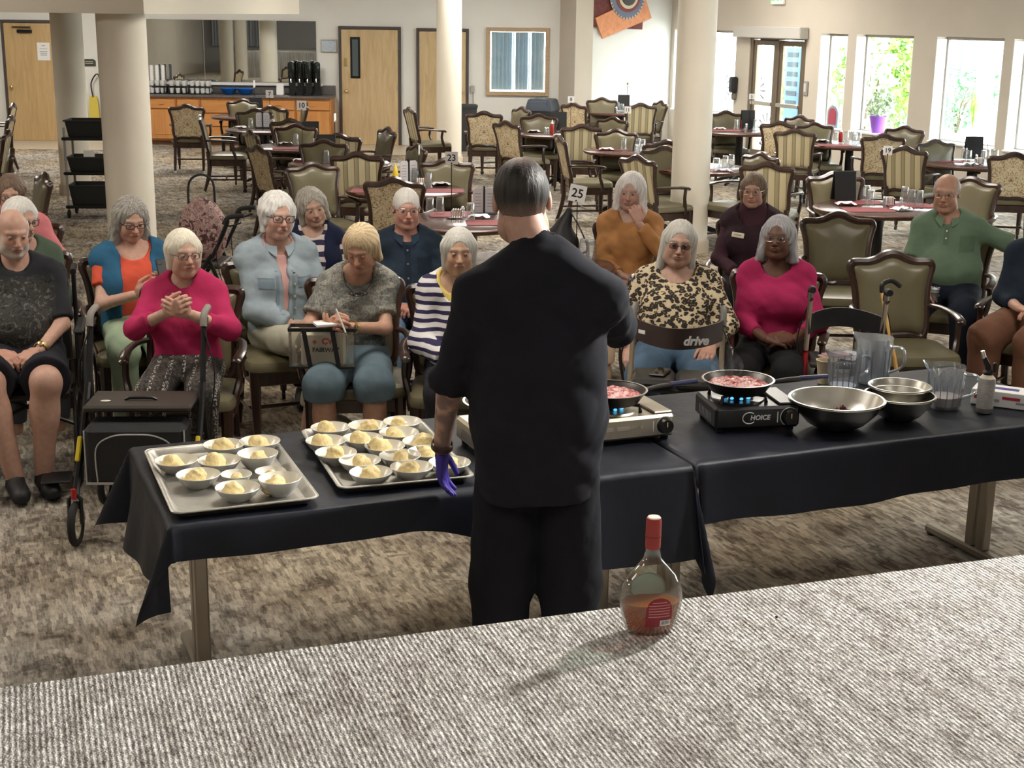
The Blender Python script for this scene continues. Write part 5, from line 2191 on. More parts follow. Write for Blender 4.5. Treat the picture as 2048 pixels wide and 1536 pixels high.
def person(label, px, py, rz, P, chair=None, loc=None, zoff=0.0):
    """build a seated (or standing) person whose head centre is seen at pixel (px, py)"""
    s = P.get('s', 1.0) * (1.0 if P.get('stand') else .925)
    w = P.get('w', 1.0) * (1.0 if P.get('stand') else .86)       # girth
    belly = P.get('belly', 0.0)
    bust = P.get('bust', 0.0)
    lean = P.get('lean', 0.0)               # forward lean, metres at the shoulder
    sl = P.get('side', 0.0)
    stand = P.get('stand', False)
    male = P.get('male', 0)
    hs = P.get('hs', 1.0) * .885
    zb = P.get('seat', .49)                 # what the hips rest on

    def U(x, y, z):                          # torso point, z above the seat
        k = z / .55
        return A((x + sl * k, y - lean * k * k, zb + z * s))
    if stand:
        zb = P['hip'] - .08
    pel = U(0, .06, .09)
    wai = U(0, .075, .24)
    che = U(0, .085, .40)
    nb = U(0, .085, .56)
    sw = .158 * w ** .5 * s * P.get('sw', 1.0)
    shz = P.get('shz', .490)
    SH = [U(-sw, .095, shz), U(sw, .095, shz)]
    hd = P.get('head', {})
    Hc = U(0, .045, .715) + A(hd.get('off', (0, 0, 0)))
    Rm = rotm(hd.get('yaw', 0), hd.get('pitch', 0), hd.get('roll', 0))
    # torso prims: (kind, args, k)
    tor = [('e', (pel, (.165 * w, .120 * w, .11)), .06),
           ('e', (wai + A((0, -.015 - belly * .5, 0)), (.140 * w + belly * .55, .105 * w + belly * .6, .15)), .07),
           ('e', (che + A((0, 0, 0)), (.150 * w, .100 * w ** .7, .165)), .07),
           ('c', (SH[0] + A((.02, 0, 0)), SH[1] - A((.02, 0, 0)), .050, .050), .05),
           ('c', (U(-.05, .10, .56), SH[0], .045, .05), .05), ('c', (U(.05, .10, .56), SH[1], .045, .05), .05)]
    if bust:
        for sx in (-1, 1):
            tor.append(('e', (U(sx * .075 * w ** .5, .0 - .02 * (w - 1), .355), (.072 * (1 + bust), .060 + bust * .05, .072 * (1 + bust))), .05))
    tor_g = list(tor)
    if P.get('boxy'):
        bx_ = P['boxy']
        tor_g.append(('b', (U(0, .07, .15), (bx_[0], bx_[1], .62), float(U(0, 0, .42)[2])), .04))
    neck = ('c', (nb + A((0, .005, -.03)), Hc + Rm @ (A((0, .022, -.055)) * hs), .060 + .008 * male, .054 * hs + .006 * male), .03)

    def ev(pr, Q, inf=0.0):
        d = None
        for kd, a_, k in pr:
            if kd == 'e':
                e_ = ellip(Q, a_[0], A(a_[1]) + inf)
            elif kd == 'b':
                e_ = smax(ellip(Q, a_[0], A(a_[1]) + inf), Q[:, 2] - a_[2], .08)
            else:
                e_ = rcone(Q, a_[0], a_[1], a_[2] + inf, a_[3] + inf)
            d = e_ if d is None else smin(d, e_, k)
        return d
    # arms
    l1, l2 = .285 * s, .245 * s
    ar = .041 * (.6 + .4 * w) * P.get('arm', 1.0)
    arms = []
    hands = []
    for i, key in enumerate(('l', 'r')):
        a_ = P['arms'][key]
        sx = -1 if i == 0 else 1
        if a_ is None:
            arms.append(None)
            hands.append(None)
            continue
        wr = A(a_['w']) * A((1, 1, 1))
        wr = A((wr[0] * s, wr[1], zb + wr[2] * s))
        hint = SH[i] + A(a_.get('e', (sx * .25, .10, -.35)))
        E_, W_ = ik(SH[i], wr, hint, l1, l2)
        arms.append((SH[i], E_, W_))
        f = a_.get('f')
        f = unit(W_ - E_) if f is None else unit(f)
        n = a_.get('n', (0, 0, -1))
        hands.append(hand_prims(W_ + f * .005, f, n, sx, a_.get('curl', .55), a_.get('spread', .006), P.get('hand', 1.0), a_.get('thumb', .5)))
    # legs
    legs = []
    for i, key in enumerate(('l', 'r')):
        sx = -1 if i == 0 else 1
        g = P['legs'][key]
        hip = A((sx * .085 * w ** .5, .06, zb + (.075 if not stand else .06)))
        legs.append((hip, A(g['k']), A(g['a']), A(g.get('t', (0, -1, 0)))))
    tr = .082 * (.55 + .45 * w) * P.get('thigh', 1.0)

    e = thing('person', label, 'person')
    # ---- garments
    seed = int(abs(px) * 7 + py)
    top = P['top']
    sleeve = top['sleeve']                    # 0 none .. 1 elbow .. 2 wrist

    def sleeve_prims(cut, inf):
        out = []
        for a_ in arms:
            if a_ is None:
                continue
            S_, E_, W_ = a_
            if cut <= 0:
                continue
            if cut <= 1:
                C_ = S_ + (E_ - S_) * cut
                out.append([(S_, C_ + unit(E_ - S_) * .05, ar * 1.12 + inf * .8, ar * 1.04 + inf * 1.2)] + [(C_, unit(E_ - S_))])
            else:
                C_ = E_ + (W_ - E_) * (cut - 1)
                out.append([(S_, E_, ar * 1.12 + inf * .8, ar * .95 + inf * .8), (E_, C_ + unit(W_ - E_) * .05, ar * .95 + inf * .8, ar * .72 + inf * .8)] + [(C_, unit(W_ - E_))])
        return out

    def garment(inf, cut, hem, neck_r, amp, opening=None, turtle=0.0, fseed=0, hemdrop=0.0):
        sp = sleeve_prims(cut, inf)

        def fn(Q):
            d = ev(tor_g, Q, inf)
            if turtle:
                d = smin(d, rcone(Q, nb, nb + (Hc - nb) * turtle, .066 + inf * .3, .060 + inf * .3), .03)
            dz = Q[:, 2] - (zb + hem * s)
            d = smax(d, -(dz + hemdrop * np.clip(-Q[:, 1], -.05, .15)), .012)
            if neck_r:
                c_ = nb + A((0, -.045, .035))
                d = smax(d, -(np.sqrt((((Q - c_) / A((1.0, 1.0, 1.15 if neck_r < .1 else 1.5))) ** 2).sum(1)) - neck_r), .006)
            for part in sp:
                cp, cd = part[-1]
                q = None
                for (a0, b0, r0, r1) in part[:-1]:
                    t_ = rcone(Q, a0, b0, r0, r1)
                    q = t_ if q is None else smin(q, t_, .03)
                # a sleeve ends flat at its cuff
                near = np.sqrt(((Q - cp) ** 2).sum(1)) < .16
                pl = np.where(near, (Q - cp) @ cd, -1)
                q = np.maximum(q, pl)
                d = smin(d, q, .035)
            if opening is not None:
                ow = opening(Q[:, 2] - zb)
                slab = np.maximum(np.abs(Q[:, 0] - sl * (Q[:, 2] - zb) / .55) - ow, Q[:, 1] - .02)
                d = smax(d, -slab, .01)
            return d + folds(Q, amp, seed + fseed)
        allp = [np.array(x[0]) for x in [t_[1] for t_ in tor]] + [v for a_ in arms if a_ is not None for v in a_]
        pts = np.array(allp)
        lo = pts.min(0) - .24 - belly
        hi = pts.max(0) + .16
        lo[2] = max(lo[2], zb + hem * s - .08)
        lo[2] = min(lo[2], min([v[2] for a_ in arms if a_ is not None for v in a_] + [9]) - .09)
        return surface(fn, lo, hi, .0108)
    np_mesh(top.get('name', 'shirt'), [garment(.012, sleeve, top.get('hem', .10), top.get('neck', .075), top.get('amp', .004), None, top.get('turtle', 0), 0, top.get('drop', .0))], top['mat'], e)
    if 'over' in P:
        ov = P['over']
        np_mesh(ov.get('name', 'vest'), [garment(.024, ov['sleeve'], ov.get('hem', .06), ov.get('neck', .085), ov.get('amp', .005), ov['open'], 0, 5)], ov['mat'], e)
    if P.get('collar'):
        cr = P.get('collar_r', 1.0)
        c_ = nb + A((0, -.014, -.008))
        vs, fs = [], []
        n_ = 30
        for i in range(n_ + 1):
            an = R(-90 + 16 + (328) * i / n_)
            ca, sa = math.cos(an), math.sin(an)
            fr_ = max(0.0, -sa)
            tip = fr_ ** 6
            for (rr_, zz) in ((.060, .030), (.064, .040 - .012 * fr_), (.080 + .018 * tip, .014 - .034 * tip - .01 * fr_), (.077 + .018 * tip, .010 - .034 * tip - .01 * fr_)):
                vs.append((c_[0] + rr_ * cr * ca * 1.08, c_[1] + rr_ * cr * sa * 1.02, c_[2] + zz - .022 * fr_))
        for i in range(n_):
            for k in range(3):
                a_ = i * 4 + k
                fs.append((a_, a_ + 1, a_ + 5, a_ + 4))
        link_obj('collar', mesh_from('collar', vs, fs, P['collar']), e)
    # trousers
    tz = P['bottom']
    tl = tz['len']                             # 1 = knee, 2 = ankle

    def ftr(Q):
        d = ellip(Q, pel - A((0, 0, .005)), (.172 * w, .13 * w, .115))
        if belly:
            d = smin(d, ellip(Q, pel + A((0, -.06, .03)), (.14 * w, .12 * w, .09)), .05)
        for (h_, k_, a_, t_) in legs:
            q = rcone(Q, h_, k_, tr * 1.08 + .012, tr * .82 + .012 + tz.get('loose', 0))
            lim = None
            if tl < 1:
                C_, cd = h_ + (k_ - h_) * tl, unit(k_ - h_)
            elif tl > 1:
                q = smin(q, rcone(Q, k_, a_, tr * .80 + .010 + tz.get('loose', 0), tr * .52 + .014 + tz.get('loose', 0)), .03)
                C_, cd = k_ + (a_ - k_) * (tl - 1), unit(a_ - k_)
            else:
                C_, cd = k_, unit(k_ - h_)
            pl = (Q - C_) @ cd
            nearc = np.sqrt(((Q - C_) ** 2).sum(1)) < .35
            q = np.where(nearc, smax(q, pl, .004), q)
            d = smin(d, q, .03)
        d = np.maximum(d, Q[:, 2] - (zb + (.19 if not stand else .25) * s))
        return d + folds(Q, tz.get('amp', .004), seed + 9, 14)
    pts = np.array([v for g in legs for v in g[:3]])
    V, Q_ = surface(ftr, pts.min(0) - .17 * w, pts.max(0) + .17 * w, .0125)
    np_mesh(tz.get('name', 'trousers'), [(V, Q_)], tz['mat'], e)
    # shoes
    if P.get('shoe') is not None:
        for i, (h_, k_, a_, t_) in enumerate(legs):
            t_ = unit(t_)
            heel = a_ - t_ * .045
            toe = a_ + t_ * .165
            so = a_[2] - .085

            def fsh(Q, heel=heel, toe=toe, a_=a_, so=so, t_=t_):
                d = rcone(Q, A((heel[0], heel[1], so + .038)), A((toe[0], toe[1], so + .030)), .040, .036)
                mid_ = (heel + toe) / 2
                d = smin(d, rcone(Q, A((mid_[0], mid_[1], so + .04)), A((toe[0], toe[1], so + .03)) - t_ * .03, .045, .044), .02)
                d = smin(d, rcone(Q, A((a_[0], a_[1], so + .05)), A((a_[0], a_[1], so + .085)), .042, .040), .03)
                return smax(d, so + .004 - Q[:, 2], .006)
            np_mesh('shoe', [surface(fsh, np.minimum(heel, toe) - .07 - A((0, 0, .08)), np.maximum(heel, toe) + .09, .010)], P['shoe'], e)
    # ---- body: head, neck, arms, hands, legs in one mesh
    skin = A(P.get('skin', (.56, .33, .235)))
    shells, cols = [], []
    hf = head_field(hs, male, P.get('jowl', .006), P.get('smile', 0))
    V, Q_ = surface(hf, A((-.10, -.13, -.15)) * hs, A((.10, .125, .135)) * hs, .0040)
    cols.append(face_colors(V, skin, male, P.get('lip', (.40, .16, .13)), A(P.get('brow', (.30, .22, .17))), hs, P.get('stubble')))
    shells.append((V @ Rm.T + Hc, Q_))
    for sx in (-1, 1):
        ec = A((sx * .0315, -.0745, .0035)) * hs
        V, Q_ = uv_ball(ec, .0142 * hs, 10)
        rel = (V - ec) / (.0142 * hs)
        c = np.tile(skin * A((.86, .80, .80)), (len(V), 1))
        op = P.get('eye', .42)
        shut = P.get('eyelids', 0)
        vis = (rel[:, 1] < -.35) & (rel[:, 2] < op * .8 - shut) & (rel[:, 2] > -op * .72)
        c[vis] = (.62, .58, .55)
        look = A(P.get('look', (0, 0)))
        iris = vis & ((rel[:, 0] - look[0]) ** 2 + (rel[:, 2] - look[1]) ** 2 < .30)
        c[iris] = P.get('iris', (.045, .04, .04))
        lash = (rel[:, 1] < -.3) & (rel[:, 2] >= op * .8 - shut) & (rel[:, 2] < op * .8 - shut + .22)
        c[lash] = skin * .38
        shells.append((V @ Rm.T + Hc, Q_))
        cols.append(c)

    def fbody(Q):
        d = ev([neck], Q)
        d = smin(d, ev(tor, Q, -.004), .02)
        for a_ in arms:
            if a_ is not None:
                d = smin(d, smin(rcone(Q, a_[0], a_[1], ar * 1.05, ar * .84), rcone(Q, a_[1], a_[2], ar * .88, .0265 * (.8 + .2 * w)), .025), .02)
        for (h_, k_, a_, t_) in legs:
            sh = smin(rcone(Q, h_, k_, tr, tr * .74), rcone(Q, k_, a_, tr * .72, tr * .46), .03)
            calf = k_ + (a_ - k_) * .33 - unit(t_) * .018
            sh = smin(sh, ellip(Q, calf, (tr * .70, tr * .74, .12)), .03)
            d = smin(d, sh, .02)
        return d
    pts = np.array([v for g in legs for v in g[:3]] + [v for a_ in arms if a_ is not None for v in a_] + [Hc, pel])
    V, Q_ = surface(fbody, pts.min(0) - .16 * w - belly, pts.max(0) + .12 * w, .0150)
    shells.append((V, Q_))
    c = np.tile(skin, (len(V), 1))
    if P.get('tattoo'):
        mid_ = (arms[1][1] + arms[1][2]) / 2
        nz_ = np.sin(V @ A((60, 20, 45))) * np.sin(V @ A((-20, 70, 30))) + np.sin(V @ A((90, -60, 70))) * .5
        wgt = ((np.sqrt(((V - mid_) ** 2).sum(1)) < .12) & (nz_ > -.25)).astype(float)[:, None] * .62
        c = c * (1 - wgt) + A((.06, .06, .065)) * wgt
    cols.append(c)
    for i, hp in enumerate(hands):
        if hp is None:
            continue
        lo, hi = prim_bounds(hp)
        V, Q_ = surface(prims_field(hp), lo, hi, .0048)
        shells.append((V, Q_))
        hc = P.get('glove') if (P.get('glove') is not None) else skin * A((1.0, .90, .88))
        cols.append(np.tile(A(hc), (len(V), 1)))
    np_mesh('body', shells, SKIN, e, cols)
    # ---- hair and glasses
    hr = P.get('hair')
    if hr:
        ff = hair_field(hr['kind'], hs, hr)
        L_ = hr.get('len', .12) + .03
        V, Q_ = surface(ff, A((-.17, -.14, -L_)) * hs, A((.17, .20, .16)) * hs, hr.get('res', .0058))
        cc = hair_colors(V, hr['c0'], hr['c1'], seed)
        if hr.get('thin') is not None:
            S_ = V / hs
            wgt = (np.clip(1.25 - np.sqrt((S_[:, 0] / .045) ** 2 + ((S_[:, 1] - .025) / .060) ** 2), 0, 1) * (S_[:, 2] > .06))[:, None] * .8
            cc = cc * (1 - wgt) + A(hr['thin']) * wgt
            sdw = np.clip((-.002 - S_[:, 2]) / .06, 0, 1)[:, None] * .9
            cc = cc * (1 - sdw) + A(hr['side']) * sdw
        np_mesh('hair', [(V @ Rm.T + Hc, Q_)], HAIR, e, [cc])
    T = Matrix(((Rm[0][0], Rm[0][1], Rm[0][2], Hc[0]), (Rm[1][0], Rm[1][1], Rm[1][2], Hc[1]), (Rm[2][0], Rm[2][1], Rm[2][2], Hc[2]), (0, 0, 0, 1)))
    if P.get('glasses'):
        glasses(e, T, hs, P['glasses'], P.get('gw', 1.0), P.get('gh', 1.0), P.get('gtint'))
    # ---- put the person where the head is seen
    if loc is None:
        q = G(px, py, Hc[2] + zoff)
        off = Matrix.Rotation(rz, 3, 'Z') @ Vector((Hc[0], Hc[1], 0))
        loc = (q.x - off.x, q.y - off.y)
    e.location = (loc[0], loc[1], zoff)
    e.rotation_euler = (0, 0, rz)
    e['seat_xy'] = [loc[0], loc[1]]
    if chair:
        chair_at(loc, rz, chair[0], chair[1])
    info = dict(e=e, loc=Vector((loc[0], loc[1], 0)), rz=rz, arms=arms, Hc=Hc, T=T, hands=hands, legs=legs, nb=nb, zb=zb, M=Matrix.Translation((loc[0], loc[1], zoff)) @ Matrix.Rotation(rz, 4, 'Z'))
    return info


def sit_legs(spread=.11, knee=-.37, ankle=-.36, kz=.525, az=.088, sh=0.0):
    return {'l': dict(k=(-spread + sh, knee, kz), a=(-spread + sh, ankle, az)), 'r': dict(k=(spread + sh, knee, kz), a=(spread + sh, ankle, az))}


LAP = {'l': dict(w=(-.075, -.19, .175), e=(-.30, .12, -.30), f=(.80, -.35, -.10), n=(.2, .1, -1), curl=.55),
       'r': dict(w=(.085, -.20, .185), e=(.30, .12, -.30), f=(-.80, -.30, -.08), n=(-.2, .1, -1), curl=.6)}
WHITE_H, GREY_H = ((.62, .60, .55), (.82, .80, .76)), ((.26, .245, .22), (.52, .50, .46))
PALE = (.60, .365, .275)

# ------------------------------------------------------------------ the audience
WHEEL = person('person in a black graphic tee and shorts sitting in the wheelchair', 26, 466, R(14), dict(
    s=1.06, w=1.32, belly=.06, male=1, hs=1.06, seat=.50, jowl=.014, skin=(.55, .33, .25), stubble=(.62, .58, .53),
    head=dict(yaw=18, pitch=14, off=(0, -.02, 0)), eye=.34, look=(.1, -.2),
    arms={'l': dict(w=(-.09, -.26, .17), e=(-.34, .14, -.3), f=(.72, -.45, -.2), n=(.2, .2, -1), curl=.6), 'r': dict(w=(.11, -.27, .175), e=(.36, .14, -.3), f=(-.75, -.35, -.25), n=(-.2, .2, -1), curl=.65)},
    legs={'l': dict(k=(-.12, -.42, .55), a=(-.03, -.44, .10), t=(.25, -1, 0)), 'r': dict(k=(.14, -.42, .55), a=(.10, -.40, .10), t=(.3, -1, 0))}, thigh=1.12,
    top=dict(mat=tee_graphic(), sleeve=.93, hem=.07, neck=.07, amp=.004), bottom=dict(mat=cloth('black_shorts', (.018, .019, .026), .15), len=.90, loose=.022, name='shorts'),
    shoe=M('black_shoe', (.012, .012, .013), .55), hair=dict(kind='bald', vol=.006, c0=(.55, .52, .47), c1=(.75, .72, .67), back=.13), brow=(.40, .34, .28)))
person('person in a dark green cardigan almost hidden behind the one in the wheelchair', 44, 440, R(20), dict(
    w=.95, head=dict(yaw=30, pitch=10), arms=LAP, legs=sit_legs(), skin=PALE, top=dict(mat=cloth('grey_cardigan', (.10, .14, .10), .1), sleeve=1.9), bottom=dict(mat=cloth('grey_slacks', (.08, .08, .09)), len=1.9),
    hair=dict(kind='long', len=.11, vol=.02, fringe=.08, c0=WHITE_H[0], c1=WHITE_H[1]), brow=(.5, .45, .4), glasses='dark'), ('F', 'armchair of the hidden person in grey, behind the wheelchair'))
person('person with brown hair and glasses in a pink tee over dark green sleeves', 22, 388, R(8), dict(
    w=1.0, head=dict(yaw=6, pitch=14), arms={'l': dict(w=(-.12, -.2, .2), e=(-.3, .1, -.3)), 'r': dict(w=(.16, -.10, .15), e=(.32, .16, -.3), f=(-.5, -.8, -.1))}, legs=sit_legs(), skin=PALE,
    top=dict(mat=cloth('dark_green_knit', (.018, .035, .028), .1), sleeve=1.92), over=dict(mat=cloth('pink_tee', (.70, .22, .24), .08), sleeve=.85, hem=.06, neck=.07, open=lambda z: np.full_like(z, -1.0), name='tee'),
    bottom=dict(mat=cloth('dark_slacks', (.02, .02, .025)), len=1.9), hair=dict(kind='long', len=.075, vol=.016, fringe=.07, c0=(.13, .085, .06), c1=(.25, .17, .12), curl=.004), glasses='dark', brow=(.2, .13, .1)),
    ('S', 'armchair under the person in the pink tee'))
ORANGE_W = person('person in an orange tee and blue vest holding a phone', 262, 440, R(24), dict(
    s=1.02, w=1.16, belly=.03, bust=.25, jowl=.012, skin=PALE, smile=1.0, head=dict(yaw=8, pitch=20), eyelids=.2, look=(0, -.3),
    arms={'l': dict(w=(-.03, -.20, .33), e=(-.36, .12, -.36), f=(.62, -.60, .45), n=(.75, .3, .3), curl=.35), 'r': dict(w=(.12, -.22, .34), e=(.34, .12, -.34), f=(-.15, -.62, .62), n=(-.9, .3, .35), curl=.7)},
    legs={'l': dict(k=(-.14, -.38, .53), a=(-.14, -.34, .09)), 'r': dict(k=(.06, -.40, .53), a=(.04, -.36, .09))},
    top=dict(mat=cloth('orange_tee', (.66, .10, .055), .08), sleeve=.62, hem=.08, neck=.098, amp=.005), over=dict(mat=cloth('blue_vest', (.03, .12, .22), .1), sleeve=.0, hem=.04, neck=.10, open=lambda z: .075 + .06 * np.clip(.5 - z, 0, .5), name='vest'),
    bottom=dict(mat=cloth('pale_green_trousers', (.33, .42, .29), .08), len=1.93), shoe=M('black_shoe', (.012, .012, .013), .55),
    hair=dict(kind='long', len=.32, vol=.020, fringe=.100, flare=.045, wave=.005, curl=.004, c0=(.20, .185, .16), c1=(.46, .44, .40), part=.3, open=.066), glasses='dark', gh=.8, brow=(.35, .3, .26)),
    ('F', 'armchair under the person in the orange tee'))
MAGENTA = person('person in a magenta sweater with hands folded at the chest', 368, 508, R(4), dict(
    s=.975, w=1.08, belly=.02, bust=.15, skin=(.60, .38, .29), smile=.6, head=dict(yaw=26, pitch=2, off=(.01, -.01, 0)), look=(.25, 0), eye=.36,
    arms={'l': dict(w=(-.055, -.22, .45), e=(-.42, .02, -.34), f=(.75, -.30, .45), n=(.5, .75, .1), curl=.75), 'r': dict(w=(.075, -.22, .445), e=(.42, .02, -.34), f=(-.80, -.25, .40), n=(-.5, .75, .1), curl=.65)},
    legs=sit_legs(.12, -.33, -.28), top=dict(mat=cloth('magenta_sweater', (.45, .026, .105), .08), sleeve=1.55, hem=.05, neck=.066, amp=.006, turtle=.22, name='sweater'),
    bottom=dict(mat=beaded_skirt(), len=1.95), shoe=M('black_shoe', (.012, .012, .013), .55),
    hair=dict(kind='long', len=.092, vol=.015, fringe=.070, wave=.0018, c0=(.66, .60, .46), c1=(.86, .81, .68), part=-.4, open=.06), glasses='brown', gh=.85, brow=(.55, .47, .40)),
    ('S', 'armchair under the person in magenta'))
DENIM_W = person('person in a pale denim jacket with dark framed glasses, legs crossed', 556, 433, R(24), dict(
    s=1.08, w=1.06, belly=.02, bust=.1, skin=(.60, .36, .28), lip=(.42, .14, .12), hs=1.06, head=dict(yaw=6, pitch=5, roll=4), look=(.3, .1),
    arms={'l': dict(w=(.0, -.20, .17), e=(-.34, .10, -.32), f=(.7, -.55, -.15), n=(.1, .1, -1), curl=.55), 'r': dict(w=(.12, -.20, .18), e=(.30, .14, -.32), f=(-.55, -.75, -.2), n=(-.2, .1, -1), curl=.6)},
    legs={'l': dict(k=(-.02, -.40, .60), a=(.10, -.52, .26), t=(.3, -.9, .1)), 'r': dict(k=(.10, -.38, .52), a=(.02, -.34, .088))},
    top=dict(mat=cloth('pale_pink_top', (.62, .36, .33), .06), sleeve=.5, hem=.06, neck=.08), over=dict(mat=DENIM, sleeve=1.9, hem=.01, neck=.09, amp=.007, open=lambda z: .012 + .10 * np.clip(z - .30, 0, .3), name='denim_jacket'), collar=DENIM, collar_r=1.12,
    bottom=dict(mat=cloth('khaki_trousers', (.44, .42, .33), .08), len=1.62), shoe=M('white_sneaker', (.75, .74, .70), .6),
    hair=dict(kind='long', len=.10, vol=.024, fringe=.078, wave=.004, curl=.005, c0=(.62, .61, .57), c1=(.84, .83, .80), open=.063), glasses='dark', gw=1.08, gh=1.05, brow=(.5, .45, .4)),
    ('F', 'armchair under the person in the denim jacket'))
NAVYSTRIPE = stripe_cloth('navy_and_cream_stripes', (.62, .55, .52), (.022, .018, .055), 17, .5)
person('person in a navy vest over a striped top, head tilted', 625, 416, R(12), dict(
    s=.95, w=1.0, bust=.1, skin=(.50, .31, .23), head=dict(yaw=8, pitch=8, roll=-14), look=(.2, .1),
    arms={'l': dict(w=(-.03, -.18, .17), e=(-.3, .12, -.3), f=(.8, -.4, 0), n=(0, 0, -1)), 'r': dict(w=(.16, -.18, .22), e=(.32, .12, -.3), f=(-.8, -.35, -.2), n=(-.1, 0, -1), curl=.35)},
    legs=sit_legs(), top=dict(mat=NAVYSTRIPE, sleeve=1.9, hem=.05, neck=.072), over=dict(mat=cloth('navy_vest', (.012, .016, .045), .1), sleeve=0, hem=.05, neck=.09, open=lambda z: .055 + .02 * z, name='vest'),
    bottom=dict(mat=cloth('navy_slacks', (.02, .022, .04)), len=1.93), shoe=M('black_shoe', (.012, .012, .013), .55),
    hair=dict(kind='long', len=.115, vol=.022, fringe=.078, wave=.004, curl=.004, c0=(.24, .21, .17), c1=(.50, .47, .42), flare=.01), brow=(.25, .2, .17)),
    ('S', 'armchair under the person in the striped top'))
WRITER = person('person in a grey patterned tee writing on a small pad', 722, 498, R(6), dict(
    s=1.0, w=1.05, belly=.03, bust=.2, skin=(.50, .29, .20), head=dict(yaw=-18, pitch=28, off=(.01, -.035, -.01)), eyelids=.42, look=(-.1, -.3), lean=.05, side=.02,
    arms={'l': dict(w=(-.13, -.27, .34), e=(-.34, .12, -.34), f=(.35, -.75, .25), n=(.85, .1, -.35), curl=.95, thumb=.9), 'r': dict(w=(-.02, -.27, .325), e=(.36, .06, -.36), f=(-.85, -.25, .12), n=(-.1, .3, .9), curl=.6)},
    legs={'l': dict(k=(-.15, -.40, .53), a=(-.15, -.38, .09)), 'r': dict(k=(.09, -.40, .53), a=(.10, -.38, .09))},
    top=dict(mat=patch_knit(), sleeve=.70, hem=.02, neck=.085, amp=.005), bottom=dict(mat=JEANC, len=1.14, loose=.020, name='capri_jeans'), shoe=M('tan_sandal', (.30, .2, .12), .6),
    hair=dict(kind='long', len=.085, vol=.017, fringe=.062, wave=.0012, c0=(.40, .27, .13), c1=(.78, .64, .42), flare=.012, part=.3), brow=(.35, .26, .18)),
    ('F', 'armchair under the person writing'))
NAVY = person('person in a dark navy buttoned shirt and glasses, behind the writer', 813, 417, R(8), dict(
    s=1.05, w=1.22, belly=.04, male=1, hs=1.05, skin=(.60, .31, .24), jowl=.012, head=dict(yaw=4, pitch=6), arms=LAP, legs=sit_legs(.13), look=(.2, .1),
    top=dict(mat=cloth('dark_navy_shirt', (.018, .030, .048), .35), sleeve=1.0, hem=.05, neck=.075, amp=.007), collar=cloth('navy_collar', (.022, .04, .065), .2), collar_r=1.1,
    bottom=dict(mat=cloth('light_jeans', (.16, .24, .36), .15), len=1.93), shoe=M('black_shoe', (.012, .012, .013), .55),
    hair=dict(kind='crop', vol=.006, len=.03, fringe=.012, wave=.0012, c0=(.60, .57, .52), c1=(.80, .77, .73)), glasses='wire', gw=1.05, brow=(.5, .42, .36)),
    ('S', 'armchair under the person in navy'))
person('person in a navy and white striped cardigan beside the chef', 918, 504, R(5), dict(
    s=.98, w=.98, skin=(.52, .325, .22), jowl=.010, head=dict(yaw=0, pitch=5), look=(.2, .1), eye=.30, arms=LAP, legs=sit_legs(),
    top=dict(mat=cloth('yellow_shell', (.72, .55, .16), .06), sleeve=.4, hem=.06, neck=.098), over=dict(mat=stripe_cloth('white_and_navy_stripes', (.70, .67, .66), (.020, .014, .065), 24, .52, 2, .35), sleeve=1.9, hem=.04, neck=.112, amp=.006, open=lambda z: .008 + .16 * np.clip(z - .36, 0, .2), name='cardigan'),
    bottom=dict(mat=cloth('dark_slacks', (.02, .02, .025)), len=1.93), shoe=M('black_shoe', (.012, .012, .013), .55),
    hair=dict(kind='long', len=.118, vol=.013, fringe=.106, wave=.0016, c0=(.42, .41, .36), c1=(.66, .65, .60), open=.059, part=.2), brow=(.2, .16, .13)),
    ('F', 'armchair with dark arms under the person in stripes'))
person('person in a rust orange jacket resting chin on hand', 1261, 384, R(-8), dict(
    s=1.02, w=1.12, bust=.15, skin=(.48, .30, .24), hs=1.04, head=dict(yaw=-6, pitch=6, roll=3), look=(-.2, .1),
    arms={'l': dict(w=(-.03, -.20, .18), e=(-.34, .1, -.34), f=(.75, -.4, -.1), n=(0, 0, -1)), 'r': dict(w=(.075, -.16, .53), e=(.30, -.16, -.40), f=(-.30, .30, .85), n=(-.3, .8, .3), curl=.75)},
    legs=sit_legs(.1), top=dict(mat=cloth('rust_jacket', (.42, .20, .075), .22), sleeve=1.85, hem=.03, neck=.082, amp=.008, name='jacket'),
    bottom=dict(mat=cloth('cream_trousers', (.72, .55, .40), .06), len=1.93), shoe=M('tan_sandal', (.30, .2, .12), .6),
    hair=dict(kind='long', len=.245, vol=.020, fringe=.080, flare=.028, wave=.0035, c0=(.62, .58, .54), c1=(.88, .86, .86), open=.056), brow=(.4, .33, .28)),
    ('S', 'armchair under the person in the rust jacket'))
